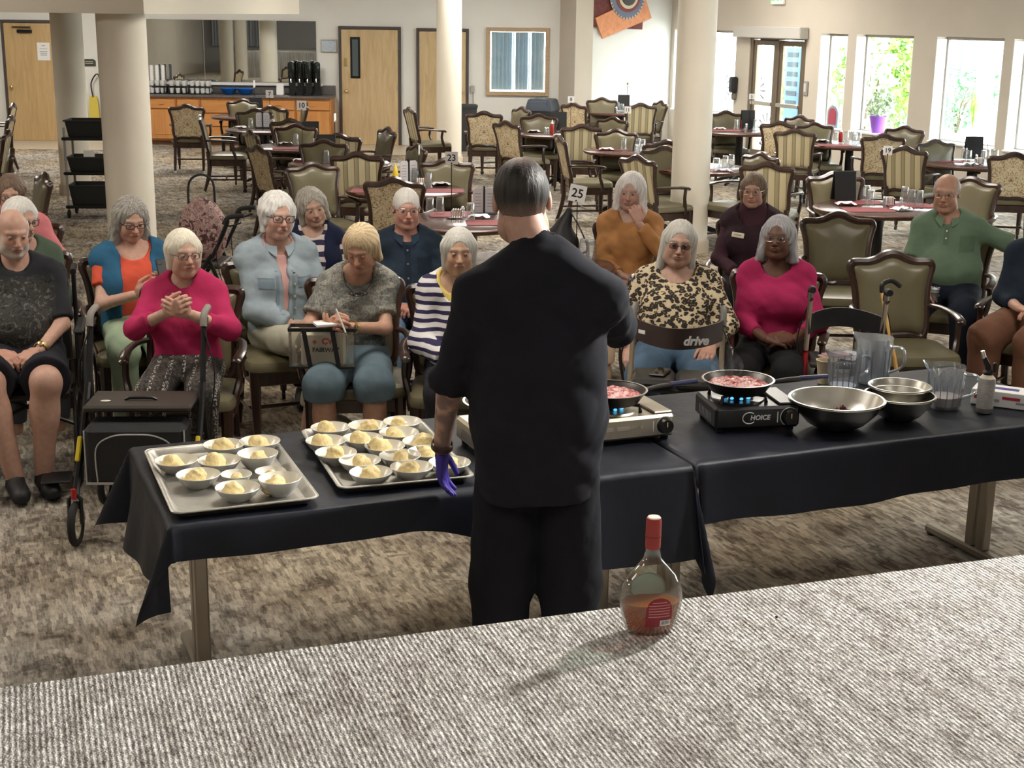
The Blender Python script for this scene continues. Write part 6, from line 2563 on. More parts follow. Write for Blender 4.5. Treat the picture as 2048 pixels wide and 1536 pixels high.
LEO = person('person in a leopard print top sitting behind the brown walker', 1358, 487, R(-6), dict(
    s=.985, w=1.40, belly=.07, bust=.35, jowl=.020, hs=1.02, skin=(.50, .31, .235), head=dict(yaw=2, pitch=4, roll=6), look=(-.1, .1),
    arms={'l': dict(w=(-.27, -.14, .14), e=(-.40, .10, -.34), f=(.25, -.75, -.45), n=(.3, .2, -1), curl=.5), 'r': dict(w=(.20, -.24, .20), e=(.42, .08, -.32), f=(-.25, -.85, -.2), n=(-.2, 0, -1), curl=.5)},
    legs=sit_legs(.15, -.34, -.30, .535), thigh=1.1, top=dict(mat=leopard_cloth(), sleeve=1.72, hem=.03, neck=.098, amp=.005, drop=.25, name='leopard_top'),
    bottom=dict(mat=JEAN, len=1.93), shoe=M('black_shoe', (.012, .012, .013), .55),
    hair=dict(kind='long', len=.175, vol=.012, fringe=.104, wave=.0016, c0=(.40, .385, .34), c1=(.64, .62, .57), open=.068, part=.3, flare=.012), glasses='wire', gtint=thin_glass('tinted_lens', (.45, .36, .36), .04, .02), brow=(.3, .24, .2)),
    ('F', 'armchair under the person in leopard print'))
MAROON = person('person with a name badge in a dark maroon turtleneck', 1507, 381, R(-14), dict(
    s=1.02, w=1.0, bust=.1, skin=(.52, .30, .23), head=dict(yaw=-4, pitch=4), look=(-.2, .1), arms=LAP, legs=sit_legs(),
    top=dict(mat=cloth('dark_maroon_knit', (.055, .022, .032), .1), sleeve=1.93, hem=.05, neck=0, turtle=.62, amp=.005, name='turtleneck'), over=dict(mat=cloth('maroon_vest', (.035, .017, .024), .1), sleeve=0, hem=.05, neck=.10, open=lambda z: np.full_like(z, -1.0), name='vest'),
    bottom=dict(mat=cloth('black_trousers', (.012, .012, .014)), len=1.95), shoe=M('black_shoe', (.012, .012, .013), .55),
    hair=dict(kind='long', len=.115, vol=.013, fringe=.046, wave=.0015, c0=(.10, .065, .042), c1=(.26, .19, .13), open=.060), glasses='wire', brow=(.2, .14, .1)),
    ('S', 'armchair under the person with the name badge'))
MAG2 = person('person in a magenta top behind the red walker, hands together', 1556, 476, R(-14), dict(
    s=1.0, w=1.04, bust=.15, skin=(.135, .062, .038), lip=(.11, .045, .038), head=dict(yaw=-6, pitch=-4), look=(-.2, .2),
    arms={'l': dict(w=(-.02, -.20, .185), e=(-.34, .10, -.32), f=(.85, -.2, .05), n=(.1, .5, -.7), curl=.6), 'r': dict(w=(.14, -.20, .19), e=(.34, .10, -.32), f=(-.85, -.15, .05), n=(-.1, .5, -.7), curl=.6)},
    legs=sit_legs(.11), top=dict(mat=cloth('magenta_knit', (.40, .022, .10), .08), sleeve=1.65, hem=.04, neck=.088, amp=.006, name='top'),
    bottom=dict(mat=cloth('black_trousers', (.012, .012, .014)), len=1.95), shoe=M('black_shoe', (.012, .012, .013), .55),
    hair=dict(kind='long', len=.150, vol=.016, fringe=.102, flare=.022, wave=.0035, c0=(.20, .195, .20), c1=(.46, .45, .47), open=.062, part=.2), glasses='wire', brow=(.07, .06, .055), iris=(.02, .015, .012)),
    ('S', 'armchair under the person in magenta behind the red walker'))
POLO = person('person in a green polo shirt and glasses, one arm thrown back', 1893, 386, R(-22), dict(
    s=1.08, w=1.38, belly=.07, male=1, hs=1.10, jowl=.014, skin=(.52, .29, .205), head=dict(yaw=-4, pitch=6, off=(-.02, 0, 0)), look=(-.2, .1), side=-.03,
    arms={'l': dict(w=(-.12, -.24, .15), e=(-.36, .10, -.34), f=(.35, -.80, -.35), n=(.5, .2, -.85), curl=.6), 'r': dict(w=(.36, .10, .15), e=(.55, .05, -.18), f=(.1, .5, -.8), n=(-1, 0, 0), curl=.6)},
    legs=sit_legs(.15), thigh=1.1, top=dict(mat=cloth('green_polo', (.135, .20, .135), .08), sleeve=.80, hem=.06, neck=.075, amp=.006, name='polo_shirt'), collar=cloth('green_polo_collar', (.15, .22, .15), .06), collar_r=1.12,
    bottom=dict(mat=cloth('navy_trousers', (.012, .016, .028)), len=1.95), shoe=M('black_shoe', (.012, .012, .013), .55),
    hair=dict(kind='bald', vol=.008, c0=(.40, .39, .37), c1=(.64, .63, .61), back=.105, top=.10), glasses='wire', gh=.85, brow=(.33, .28, .24)),
    ('F', 'armchair under the person in the green polo'))
EDGE = person('person in a navy top and brown trousers cut by the frame edge', 2090, 440, R(-38), dict(
    s=1.02, w=1.25, belly=.03, skin=PALE, head=dict(yaw=-10), arms={'l': dict(w=(-.02, -.18, .2), e=(-.3, .12, -.3), f=(.8, -.4, 0)), 'r': dict(w=(.14, -.18, .2), e=(.3, .1, -.3), f=(-.8, -.4, 0))}, legs=sit_legs(.13), thigh=1.1,
    top=dict(mat=cloth('navy_knit', (.012, .020, .034), .1), sleeve=1.6, hem=.05), bottom=dict(mat=cloth('brown_trousers', (.16, .075, .045), .1), len=1.95, loose=.01), shoe=M('black_shoe', (.012, .012, .013), .55),
    hair=dict(kind='long', len=.09, c0=GREY_H[0], c1=GREY_H[1])), ('S', 'armchair under the person in brown trousers at the frame edge'))

# ------------------------------------------------------------------ the chef, seen from behind
CHEF_XY = (.085, 4.30)
CHEF = person('chef seen from behind in a black jacket with one purple glove', 1040, 400, R(178), dict(
    stand=True, hip=1.03, shz=.455, arm=1.15, s=1.10, w=1.12, belly=.0, male=1, hs=1.16, sw=1.04, jowl=.012, skin=(.50, .30, .225), head=dict(yaw=3, pitch=8, roll=4, off=(.062, -.02, -.01)), boxy=(.195, .142), tattoo=True,
    arms={'l': dict(w=(-.12, -.42, .30), e=(-.50, .10, -.35), f=(.4, -.9, 0), n=(0, 0, -1), curl=.8), 'r': dict(w=(.305, -.10, -.135), e=(.38, .14, -.4), f=(-.02, -.10, -1), n=(-1, .2, 0), curl=.35)},
    legs={'l': dict(k=(-.11, .03, .50), a=(-.12, .06, .09), t=(-.15, -1, 0)), 'r': dict(k=(.11, .03, .50), a=(.11, .06, .09), t=(.15, -1, 0))}, thigh=.93, glove=(.055, .035, .30),
    top=dict(mat=cloth('black_chef_jacket', (.014, .0145, .020), .12, .9, .2, 9, .0), sleeve=1.06, hem=-.125, neck=.066, amp=.007, turtle=.16, name='chef_jacket'),
    bottom=dict(mat=cloth('black_chef_trousers', (.0095, .010, .014), .1, .9), len=1.97, loose=.022), shoe=M('black_shoe', (.012, .012, .013), .55),
    hair=dict(kind='crop', vol=.0055, len=.075, fringe=.0, wave=.0008, c0=(.016, .014, .012), c1=(.045, .04, .036), res=.0042, thin=(.16, .085, .06), side=(.30, .20, .155)), brow=(.1, .08, .06)), loc=CHEF_XY)


# ------------------------------------------------------------------ stitched-on details of the clothes
from mathutils.bvhtree import BVHTree


def front_of(info, part):
    o = [c for c in info['e'].children if c.name.split('.')[0] == part][0]
    tr = BVHTree.FromPolygons([v.co[:] for v in o.data.vertices], [p.vertices[:] for p in o.data.polygons])

    def at(x, z):
        h = tr.ray_cast(Vector((x, -1.2, z)), Vector((0, 1, 0)))
        return h[0].y if h[0] is not None else -.12
    return o, at


def patch(o, at, x0, x1, z0, z1, name, mat, d=.002, n=6):
    vs = [(x0 + (x1 - x0) * i / n, at(x0 + (x1 - x0) * i / n, z0 + (z1 - z0) * j / n) - d, z0 + (z1 - z0) * j / n) for j in range(n + 1) for i in range(n + 1)]
    fs = [(j * (n + 1) + i, j * (n + 1) + i + 1, (j + 1) * (n + 1) + i + 1, (j + 1) * (n + 1) + i) for j in range(n) for i in range(n)]
    return link_obj(name, mesh_from(name, vs, fs, mat), o)


o, at = front_of(DENIM_W, 'denim_jacket')
zb_ = DENIM_W['nb'][2]
DEN2 = cloth('denim_seam', (.20, .26, .31), .12, .85, .3, 12)
for sx in (-1, 1):
    patch(o, at, sx * .105 - .04, sx * .105 + .04, zb_ - .21, zb_ - .14, 'chest_pocket', DEN2, .003)
    patch(o, at, sx * .105 - .042, sx * .105 + .042, zb_ - .155, zb_ - .13, 'pocket_flap', DENIM, .006)
    patch(o, at, sx * .045 - .012, sx * .045 + .006, zb_ - .36, zb_ - .12, 'placket', DEN2, .002, 8)
for k in range(4):
    z = zb_ - .13 - k * .065
    y = at(.046, z)
    MB().lathe([(.0075, 0), (.0075, .003), (.005, .0045), (0, .0045)], 12).build('button', STEEL, o, (.046, y - .004, z), (R(90), 0, 0))
o, at = front_of(POLO, 'polo_shirt')
zb_ = POLO['nb'][2]
GP2 = cloth('green_polo_seam', (.105, .16, .105), .06)
patch(o, at, -.045, -.012, zb_ - .16, zb_ - .045, 'placket', GP2, .0025)
patch(o, at, .055, .145, zb_ - .20, zb_ - .10, 'chest_pocket', GP2, .0025)
for k in range(2):
    z = zb_ - .075 - k * .045
    MB().lathe([(.006, 0), (.006, .002), (0, .003)], 10).build('button', WHITEP, o, (-.029, at(-.029, z) - .004, z), (R(90), 0, 0))
o, at = front_of(NAVY, 'shirt')
zb_ = NAVY['nb'][2]
NS = cloth('navy_seam', (.012, .020, .034), .2)
patch(o, at, -.016, .016, zb_ - .34, zb_ - .05, 'placket', NS, .0025, 8)
patch(o, at, .055, .14, zb_ - .21, zb_ - .12, 'chest_pocket', NS, .0025)
for k in range(4):
    z = zb_ - .08 - k * .075
    MB().lathe([(.006, 0), (.006, .002), (0, .003)], 10).build('button', M('grey_button', (.2, .22, .25), .4), o, (0, at(0, z) - .004, z), (R(90), 0, 0))

# ------------------------------------------------------------------ banquet tables with black cloths
TD = Vector((math.cos(R(22.2)), math.sin(R(22.2)), 0))
TN = Vector((-TD.y, TD.x, 0))
T1 = Vector((-1.035, 4.10, 0))
TW_ = .86
TL = 1.80
TANG = R(22.2)
T2 = T1 + TD * (TL + .03)
GREYM = M('table_leg_metal', (.34, .31, .26), .35, metal=.85)
PLY = M('table_laminate_grey', (.30, .28, .26), .6)
BCLOTH = M('black_tablecloth', (.0050, .0070, .0145), .52, vary=.15, vscale=5, bump=.3, bscale=7, spec=.38)


def folding_table(o, label):
    e = thing('folding_table', label, 'table', (o.x, o.y, 0), TANG, 'banquet tables')
    MB().box((TL / 2, TW_ / 2, .722), (TL, TW_, .03), .006).build('table_top', PLY, e)
    for k, x in enumerate((.14, TL - .14)):
        l_ = MB()
        for dy in (-.035, .035):
            l_.box((x, TW_ / 2 + dy, .375), (.045, .05, .65), .006)
        lg = l_.build('leg', GREYM, e)
        MB().box((x, TW_ / 2, .03), (.05, .66, .04), .01).build('foot_bar', GREYM, lg)
        for dy in (-.3, .3):
            MB().lathe([(.02, 0), (.022, .01), (.012, .02)], 10, (x, TW_ / 2 + dy, 0)).build('glide', BLACKP, lg)
    MB().box((TL / 2, TW_ / 2, .68), (TL - .3, .04, .04), .004).build('rail', GREYM, e)
    return e


folding_table(T1, 'folding table under the black cloth with the ice cream trays')
folding_table(T2, 'folding table under the black cloth with the steel bowls')


def drape(o, label, ov, seed, lift=0.0):
    """a cloth over the table: ov = overhangs (start, end, front, back) in metres"""
    r = np.random.default_rng(seed)
    ph = r.uniform(0, 6.28, 8)
    us = sorted(set([round(v, 4) for v in [-.006, -.013, -.02] + list(np.linspace(-ov[0], 0, 14)) + list(np.linspace(0, TL, 64)) + [TL + .006, TL + .013, TL + .02] + list(np.linspace(TL, TL + ov[1], 14))]))
    vs_ = sorted(set([round(v, 4) for v in [-.006, -.013, -.02] + list(np.linspace(-ov[2], 0, 12)) + list(np.linspace(0, TW_, 26)) + [TW_ + .006, TW_ + .013, TW_ + .02] + list(np.linspace(TW_, TW_ + ov[3], 12))]))
    top = .7405 + lift
    V = []
    for v in vs_:
        for u in us:
            du = -u if u < 0 else (u - TL if u > TL else 0)
            dv = -v if v < 0 else (v - TW_ if v > TW_ else 0)
            if v < 0 and seed == 3:                 # the cloth lies askew: its front hangs lower towards the other table
                k_ = min(1, max(0, (u - .75) / .85))
                dv *= .78 + 1.75 * k_ * k_ * (3 - 2 * k_)
            su = -1 if u < 0 else 1
            sv = -1 if v < 0 else 1
            bu, bv = min(max(u, 0), TL), min(max(v, 0), TW_)
            # slack: hem runs a little uneven
            rho = .018
            if du == 0 and dv == 0:
                V.append((bu, bv, top + .0012 * math.sin(u * 9 + ph[0]) * math.sin(v * 11 + ph[1])))
                continue
            rr = math.hypot(du, dv)
            th = min(rr / rho, math.pi / 2)
            ro, rz_ = rho * math.sin(th), rho * (1 - math.cos(th)) + max(0, rr - rho * math.pi / 2)
            if du == 0:
                wv = math.sin(u * 7.5 + ph[2]) * .5 + math.sin(u * 17 + ph[3]) * .35 + math.sin(u * 3.1 + ph[6]) * .6
                off = ro + .10 * rz_ + .10 * rz_ * wv
                V.append((bu, bv + sv * off, top - rz_ * (1 + .10 * math.sin(u * 2.3 + ph[4]))))
            elif dv == 0:
                wv = math.sin(v * 9 + ph[5]) * .6 + math.sin(v * 21 + ph[7]) * .3
                k_ = 1 if (su < 0 or seed == 5) else .04
                V.append((bu + su * (ro * (.6 if k_ < 1 else 1) + (.12 * rz_ + .14 * rz_ * wv) * k_), bv, top - rz_))
            else:
                fi = math.atan2(dv, du)
                fold = math.sin(2 * fi)
                ho = ro + rz_ * (.12 + .24 * fold + .14 * math.sin(6 * fi + ph[2]))
                k_ = 1 if (su < 0 or seed == 5) else .35
                V.append((bu + su * ho * math.cos(fi) * k_, bv + sv * ho * math.sin(fi), top - rz_ * (.985 - .05 * fold)))
    n_ = len(us)
    Fc = [(j * n_ + i, j * n_ + i + 1, (j + 1) * n_ + i + 1, (j + 1) * n_ + i) for j in range(len(vs_) - 1) for i in range(n_ - 1)]
    me = mesh_from('tablecloth', V, Fc, BCLOTH, True, None)
    ob = link_obj('tablecloth', me, None, (o.x, o.y, 0), (0, 0, TANG))
    return tag(ob, label, 'tablecloth')


drape(T1, 'black tablecloth under the ice cream trays, drooping at its corners', (.30, .36, .15, .18), 3)
drape(T2, 'black tablecloth under the steel bowls and pitchers', (.02, .22, .22, .2), 5, .004)
TZ1, TZ2 = .7425, .7465

# ------------------------------------------------------------------ trays, bowls, ice cream
ALU = M('worn_aluminium', (.52, .50, .45), .42, metal=.85, vary=.25, vscale=7, bump=.03, bscale=30)
PORC = M('white_porcelain', (.88, .86, .79), .25, coat=.3)
ICE = M('vanilla_ice_cream', (.86, .68, .33), .55, vary=.10, vscale=40, bump=.25, bscale=120)


def sheet_tray(px, label):
    q = [G(x, y, TZ1 + .024) for x, y in px]
    c = sum(q, Vector()) / 4
    a_ = (q[3] - q[0]) + (q[2] - q[1])
    ang = math.atan2(a_.y, a_.x)
    e = thing('sheet_tray', label, 'tray', (c.x, c.y, TZ1), ang)
    L_, W_ = .70, .462

    def rr(hl, hw, rad, z):
        pts = []
        for cx_, cy_, a0 in ((hl - rad, hw - rad, 0), (-hl + rad, hw - rad, 90), (-hl + rad, -hw + rad, 180), (hl - rad, -hw + rad, 270)):
            for k in range(5):
                t_ = R(a0 + k * 22.5)
                pts.append((cx_ + rad * math.cos(t_), cy_ + rad * math.sin(t_), z))
        return pts
    mb = MB()
    hl, hw = L_ / 2, W_ / 2
    rings = [rr(hl - .026, hw - .026, .02, 0), rr(hl - .008, hw - .008, .025, .022), rr(hl, hw, .03, .026), rr(hl, hw, .03, .023), rr(hl - .003, hw - .003, .03, .022)]
    inner = [rr(hl - .030, hw - .030, .02, .003), rr(hl - .012, hw - .012, .025, .0245), rr(hl - .004, hw - .004, .028, .0275), rr(hl, hw, .03, .026)]
    mb.ring_loft(rings, True, False)
    mb.ring_loft([r_[::-1] for r_ in inner], True, False)
    n_ = len(inner[0])
    mb.add(inner[0], [tuple(range(n_))])
    mb.add(rings[0], [tuple(range(n_))[::-1]])
    mb.build('pan', ALU, e)
    wire = MB()
    wire.tube(rr(hl, hw, .03, .0245), .0035, 6, closed=True)
    wire.build('rolled_rim', ALU, e)
    return e


sheet_tray([(293, 900), (545, 878), (633, 992), (350, 1030)], 'aluminium sheet tray at the table end, with gaps between its bowls')
q3 = (940, 945)
sheet_tray([(595, 868), (845, 832), (940, 945), (690, 990)], 'aluminium sheet tray crowded with bowls beside the chef')


def b_bowl(r, h):
    def f(e):
        MB().lathe([(r * .50, 0), (r * .52, .003), (r * .80, h * .45), (r, h), (r * .985, h + .0015), (r * .96, h - .001), (r * .77, h * .5), (r * .45, .008), (0, .007)], 28, cap=False).build('bowl_wall', PORC, e)
        MB().lathe([(r * .5, 0), (r * .46, -.0), (0, 0.001)], 20, cap=False).build('foot', PORC, e)
    return f


BOWL = proto('dessert_bowl', 'bowl', b_bowl(.073, .042))
BOWL_D = proto('deep_dessert_bowl', 'bowl', b_bowl(.070, .056))
BOWL_S = proto('ramekin', 'bowl', b_bowl(.052, .036))


def scoop_mesh(seed, r0):
    r = np.random.default_rng(seed)
    ph = r.uniform(0, 6.28, 6)

    def fn(Q):
        d = ellip(Q, A((0, 0, .020)), (r0, r0 * .93, .031))
        d = smin(d, ellip(Q, A((.011 * math.cos(ph[0]), .012, .036)), (.022, .020, .018)), .012)
        d = smin(d, ellip(Q, A((-.012, -.010, .012)), (r0 * .9, r0 * .85, .012)), .012)
        d = d + .0016 * np.sin(Q[:, 0] * 190 + ph[1] + 3 * np.sin(Q[:, 2] * 90)) + .0014 * np.sin(Q[:, 1] * 230 + Q[:, 2] * 160 + ph[2])
        return smax(d, .001 - Q[:, 2], .003)
    V, Q_ = surface(fn, (-.06, -.06, 0), (.06, .06, .07), .004)
    return V, Q_


SCOOPS = []
for k in range(4):
    V, Q_ = scoop_mesh(30 + k, (.034, .037, .031, .035)[k])
    o = np_mesh('ice_cream_scoop', [(V, Q_)], ICE, None)
    tag(o, 'x', 'ice cream')
    SCOOPS.append(o)
b1 = [(448, 903, 'd', 'back row, third from the table end'), (520, 896, 'd', 'back row, at the inner corner'), (516, 926, 'D', 'second row, deep, at the inner side'), (353, 935, 'd', 'at the outer end of the second row'),
      (439, 935, 'd', 'in the middle of the second row'), (397, 964, 'd', 'with the biggest scoop, third row'), (473, 961, 's', 'small ramekin left of the other ramekin'), (541, 955, 's', 'small ramekin nearest the inner rim'),
      (476, 990, 'd', 'nearest the photographer, front row'), (560, 977, 'D', 'deep, at the front inner corner')]
b2 = [(661, 868, 'd', 'back row, outermost'), (735, 864, 'd', 'back row, middle'), (805, 856, 'd', 'back row, farthest from the tray end'), (652, 895, 'd', 'second row, outermost'), (726, 890, 'd', 'second row, middle'),
      (798, 878, 'd', 'second row, behind the sleeve side'), (672, 919, 'd', 'third row, outermost'), (770, 905, 'd', 'third row, middle'), (845, 896, 'd', 'third row, beside the forearm'), (720, 935, 'd', 'fourth row, outermost'),
      (800, 925, 'd', 'fourth row, middle'), (856, 917, 'd', 'fourth row, behind the bracelet'), (742, 959, 'd', 'front row, outermost'), (823, 948, 'd', 'front row, middle'), (899, 939, 'd', 'front row, behind the purple glove')]
for k, (bl, tn) in enumerate(((b1, 'end tray'), (b2, 'crowded tray'))):
    for i, (x, y, kd, dsc) in enumerate(bl):
        bz = TZ1 + .004
        pr = {'d': BOWL, 'D': BOWL_D, 's': BOWL_S}[kd]
        hh = {'d': .042, 'D': .056, 's': .036}[kd]
        p = G(x, y, bz + hh * .35)
        place(pr, USED, (p.x, p.y, bz), RNG.uniform(0, 6), 'white dessert bowl on the %s, %s' % (tn, dsc), 'dessert bowls on the ' + tn)
        so = SCOOPS[i % 4]
        if kd == 's':
            sc, ox, oz = .62, 0, .006
        else:
            sc, ox, oz = RNG.uniform(.92, 1.12), RNG.uniform(-.018, .008), .008
        o = so.copy() if USED.get('scoop%d' % (i % 4)) else so
        if o is not so:
            COL.objects.link(o)
        USED['scoop%d' % (i % 4)] = True
        o.location = (p.x + ox, p.y + RNG.uniform(-.006, .006), bz + oz)
        o.rotation_euler = (0, 0, RNG.uniform(0, 6))
        o.scale = (sc,) * 3
        tag(o, 'ice cream scoop on the %s, %s' % (tn, dsc), 'ice cream', 'ice cream scoops on the ' + tn)

# ------------------------------------------------------------------ stoves and pans
FLAME = M('gas_flame', (.1, .4, .7), .5, emit=(.12, .50, .85), estr=1.3)
SAUCE = None


def sauce_mat():
    t = NT('strawberry_sauce')
    v = t.obj()
    n = t.noise(v, 55, 3, .6, .5)
    t.color(t.ramp(n, [(.34, (.24, .018, .02)), (.45, (.48, .09, .08)), (.55, (.72, .36, .34)), (.68, (.86, .62, .60))]))
    t.rough(.18)
    t.bump(n, .9, .01)
    return t.m


SAUCE = sauce_mat()
PANM = M('dark_pan_metal', (.055, .05, .047), .35, metal=.7, vary=.3, vscale=9)


def make_stove(label, loc, ang, body, front, brand, third=False):
    e = thing('gas_stove', label, 'stove', loc, ang)
    w_, d_, h_ = .335, .26, .085
    MB().box((0, 0, .015 + h_ / 2), (w_, d_, h_), .010).build('housing', body, e)
    MB().box((.125, 0, .015 + h_ + .004), (.075, d_ - .03, .01), .004).build('cartridge_lid', front, e)
    MB().lathe([(.105, .0), (.10, .006), (.06, .004), (.0, .004)], 28, (-.04, 0, .015 + h_)).build('drip_plate', front, e)
    bn = MB()
    bn.lathe([(.034, .0), (.036, .018), (.028, .024), (0, .026)], 20, (-.04, 0, .018 + h_))
    bn.build('burner', BLACKM, e)
    for k in range(8):
        a_ = k * math.pi / 4
        MB().lathe([(.006, 0), (.008, .004), (.002, .011), (0, .012)], 6, (-.04 + .047 * math.cos(a_), .047 * math.sin(a_), .022 + h_), cap=False).build('flame', FLAME, e)
    for k in range(4):
        a_ = k * math.pi / 2 + math.pi / 4
        c_, s_ = math.cos(a_), math.sin(a_)
        MB().tube([(-.04 + .125 * c_, .11 * s_, .016 + h_), (-.04 + .12 * c_, .105 * s_, .042 + h_), (-.04 + .06 * c_, .055 * s_, .040 + h_)], [.008, .007, .005], 6).build('pan_support', BLACKM, e)
    kn = MB()
    kn.tube([(.125, -d_ / 2 - .001, .058), (.125, -d_ / 2 - .022, .058)], [.030, .026], 20)
    ko = kn.build('knob', BLACKP, e)
    MB().box((.125, -d_ / 2 - .0225, .066), (.004, .002, .018)).build('pointer', M('amber_mark', (.8, .6, .15), .5), ko)
    arc = MB()
    arc.tube([(.125 + .036 * math.cos(R(a_)), -d_ / 2 - .0006, .058 + .036 * math.sin(R(a_))) for a_ in range(60, 250, 15)], .0014, 5)
    arc.build('dial_arc', WHITEP, e)
    MB().box((.078, -d_ / 2 - .0004, .058), (.004, .001, .042)).build('lever_slot', WHITEP, e)
    for sx in (-1, 1):
        for sy in (-1, 1):
            MB().lathe([(.014, 0), (.016, .016)], 10, (sx * .14, sy * .1, 0)).build('foot', BLACKP, e)
    for k in range(9):
        MB().box((-w_ / 2 - .0004, -.07 + k * .017, .05), (.001, .006, .035)).build('vent_slot', M('vent_grey', (.25, .25, .26), .5), e)
    if brand:
        ring = MB()
        ring.tube([(-.035 + .026 * math.cos(R(a_)), -d_ / 2 - .001, .058 + .022 * math.sin(R(a_))) for a_ in range(50, 330, 14)], .0022, 5)
        ring.build('logo_swoosh', WHITEP, e)
        text_mesh('HOICE', .026, WHITEP, 'lettering', e, (.008, -d_ / 2 - .001, .058), (R(90), 0, 0), .0005, .15, .0008)
    else:
        for k, (x_, ww) in enumerate(((-.11, .05), (-.045, .05), (.03, .012))):
            MB().box((x_, -d_ / 2 - .0004, .06), (ww, .001, .014)).build('print_line', M('faint_print', (.45, .38, .30), .7), e)
    return e


def make_pan(label, loc, ang, r=.135):
    e = thing('frying_pan', label, 'pan', loc, ang)
    MB().lathe([(0, 0), (r * .72, 0), (r * .78, .004), (r, .046), (r + .004, .048), (r + .002, .050), (r * .985, .048), (r * .76, .008), (0, .005)], 40, cap=False).build('pan_body', PANM, e)
    MB().lathe([(r + .001, .047), (r + .005, .0495), (r - .003, .050)], 40, cap=False).build('rim', STEEL, e)
    h = MB()
    h.tube([(r - .005, 0, .040), (r + .06, 0, .052), (r + .20, 0, .064)], [.010, .011, .010], 8, flat=(1.4, .6))
    ho = h.build('handle', PANM, e)
    MB().tube([(r + .10, 0, .056), (r + .205, 0, .0645)], .0125, 8, flat=(1.4, .7)).build('grip', M('blue_black_grip', (.03, .035, .09), .35), ho)
    return e


def make_sauce(label, loc, r, seed):
    """bubbling strawberry sauce: a lumpy pool"""
    g = np.random.default_rng(seed)
    V, Fc = [(0, 0, .006)], []
    nr, na = 12, 44
    for i in range(1, nr + 1):
        for j in range(na):
            rad = r * i / nr
            a_ = 2 * math.pi * j / na
            V.append((rad * math.cos(a_), rad * math.sin(a_), (.004 + g.uniform(0, .007)) * (1 if i < nr else .2)))
    for j in range(na):
        Fc.append((0, 1 + j, 1 + (j + 1) % na))
    for i in range(nr - 1):
        for j in range(na):
            a_, b_ = 1 + i * na + j, 1 + i * na + (j + 1) % na
            Fc.append((a_, a_ + na, b_ + na, b_))
    me = mesh_from('strawberry_sauce', V, Fc, SAUCE, True, None)
    o = link_obj('strawberry_sauce', me, None, loc)
    return tag(o, label, 'sauce')


BST = M('black_enamel', (.016, .016, .017), .32, coat=.3)
BST2 = M('black_enamel_top', (.035, .034, .034), .22, metal=.6)
SIL = M('champagne_metal', (.55, .49, .38), .35, metal=.75)
q0, q1 = G(1440, 868, TZ2), G(1588, 862, TZ2)
a_ = math.atan2((q1 - q0).y, (q1 - q0).x)
fd = Vector((-math.sin(a_), math.cos(a_), 0))
S1 = (q0 + q1) / 2 + fd * .13
make_stove('black portable gas stove with a white brand mark', (S1.x, S1.y, TZ2), a_, BST, BST2, True)
c1 = S1 + Vector((math.cos(a_), math.sin(a_), 0)) * -.04
PZ = TZ2 + .130
make_pan('skillet of red sauce on the black stove', (c1.x, c1.y, PZ), a_ + R(-12))
make_sauce('bubbling strawberry sauce in the skillet on the black stove', (c1.x, c1.y, PZ + .026), .117, 1)
q0, q1 = G(1212, 893, TZ1), G(1345, 879, TZ1)
a_ = math.atan2((q1 - q0).y, (q1 - q0).x)
fd = Vector((-math.sin(a_), math.cos(a_), 0))
ax_ = Vector((math.cos(a_), math.sin(a_), 0))
S2 = q1 + fd * .13 - ax_ * .16
make_stove('champagne coloured gas stove beside the chef', (S2.x, S2.y, TZ1), a_, SIL, SIL, False)
c2 = S2 - ax_ * .04
PZ1 = TZ1 + .130
make_pan('skillet of red sauce on the champagne stove', (c2.x, c2.y, PZ1), a_ + R(-8))
make_sauce('bubbling strawberry sauce in the skillet on the champagne stove', (c2.x, c2.y, PZ1 + .026), .117, 2)
q0 = G(962, 925, TZ1)
S3 = q0 + TD * .17 + TN * .14
make_stove('gas stove mostly hidden behind the chef', (S3.x, S3.y, TZ1), TANG, SIL, BST2, False)
c3 = S3 - TD * .04
make_pan('skillet of red sauce mostly hidden behind the chef', (c3.x, c3.y, PZ1), TANG + R(20))
make_sauce('strawberry sauce in the skillet hidden behind the chef', (c3.x, c3.y, PZ1 + .026), .117, 3)

# ------------------------------------------------------------------ steel bowls, pitchers, torch, box
def steel_bowl(label, px, py, r, h, z=TZ2):
    p = G(px, py, z + h)
    e = thing('mixing_bowl', label, 'bowl', (p.x, p.y, z))
    MB().lathe([(0, 0), (r * .38, 0), (r * .62, h * .2), (r * .88, h * .62), (r * .97, h * .97), (r, h), (r + .006, h), (r + .006, h - .004)], 48, cap=False).build('outer_wall', STEEL, e)
    MB().lathe([(0, .003), (r * .37, .003), (r * .61, h * .21), (r * .865, h * .63), (r * .955, h * .98), (r * .975, h + .002), (r + .004, h + .002)], 48, cap=False).build('inner_wall', STEEL, e)
    return e, p


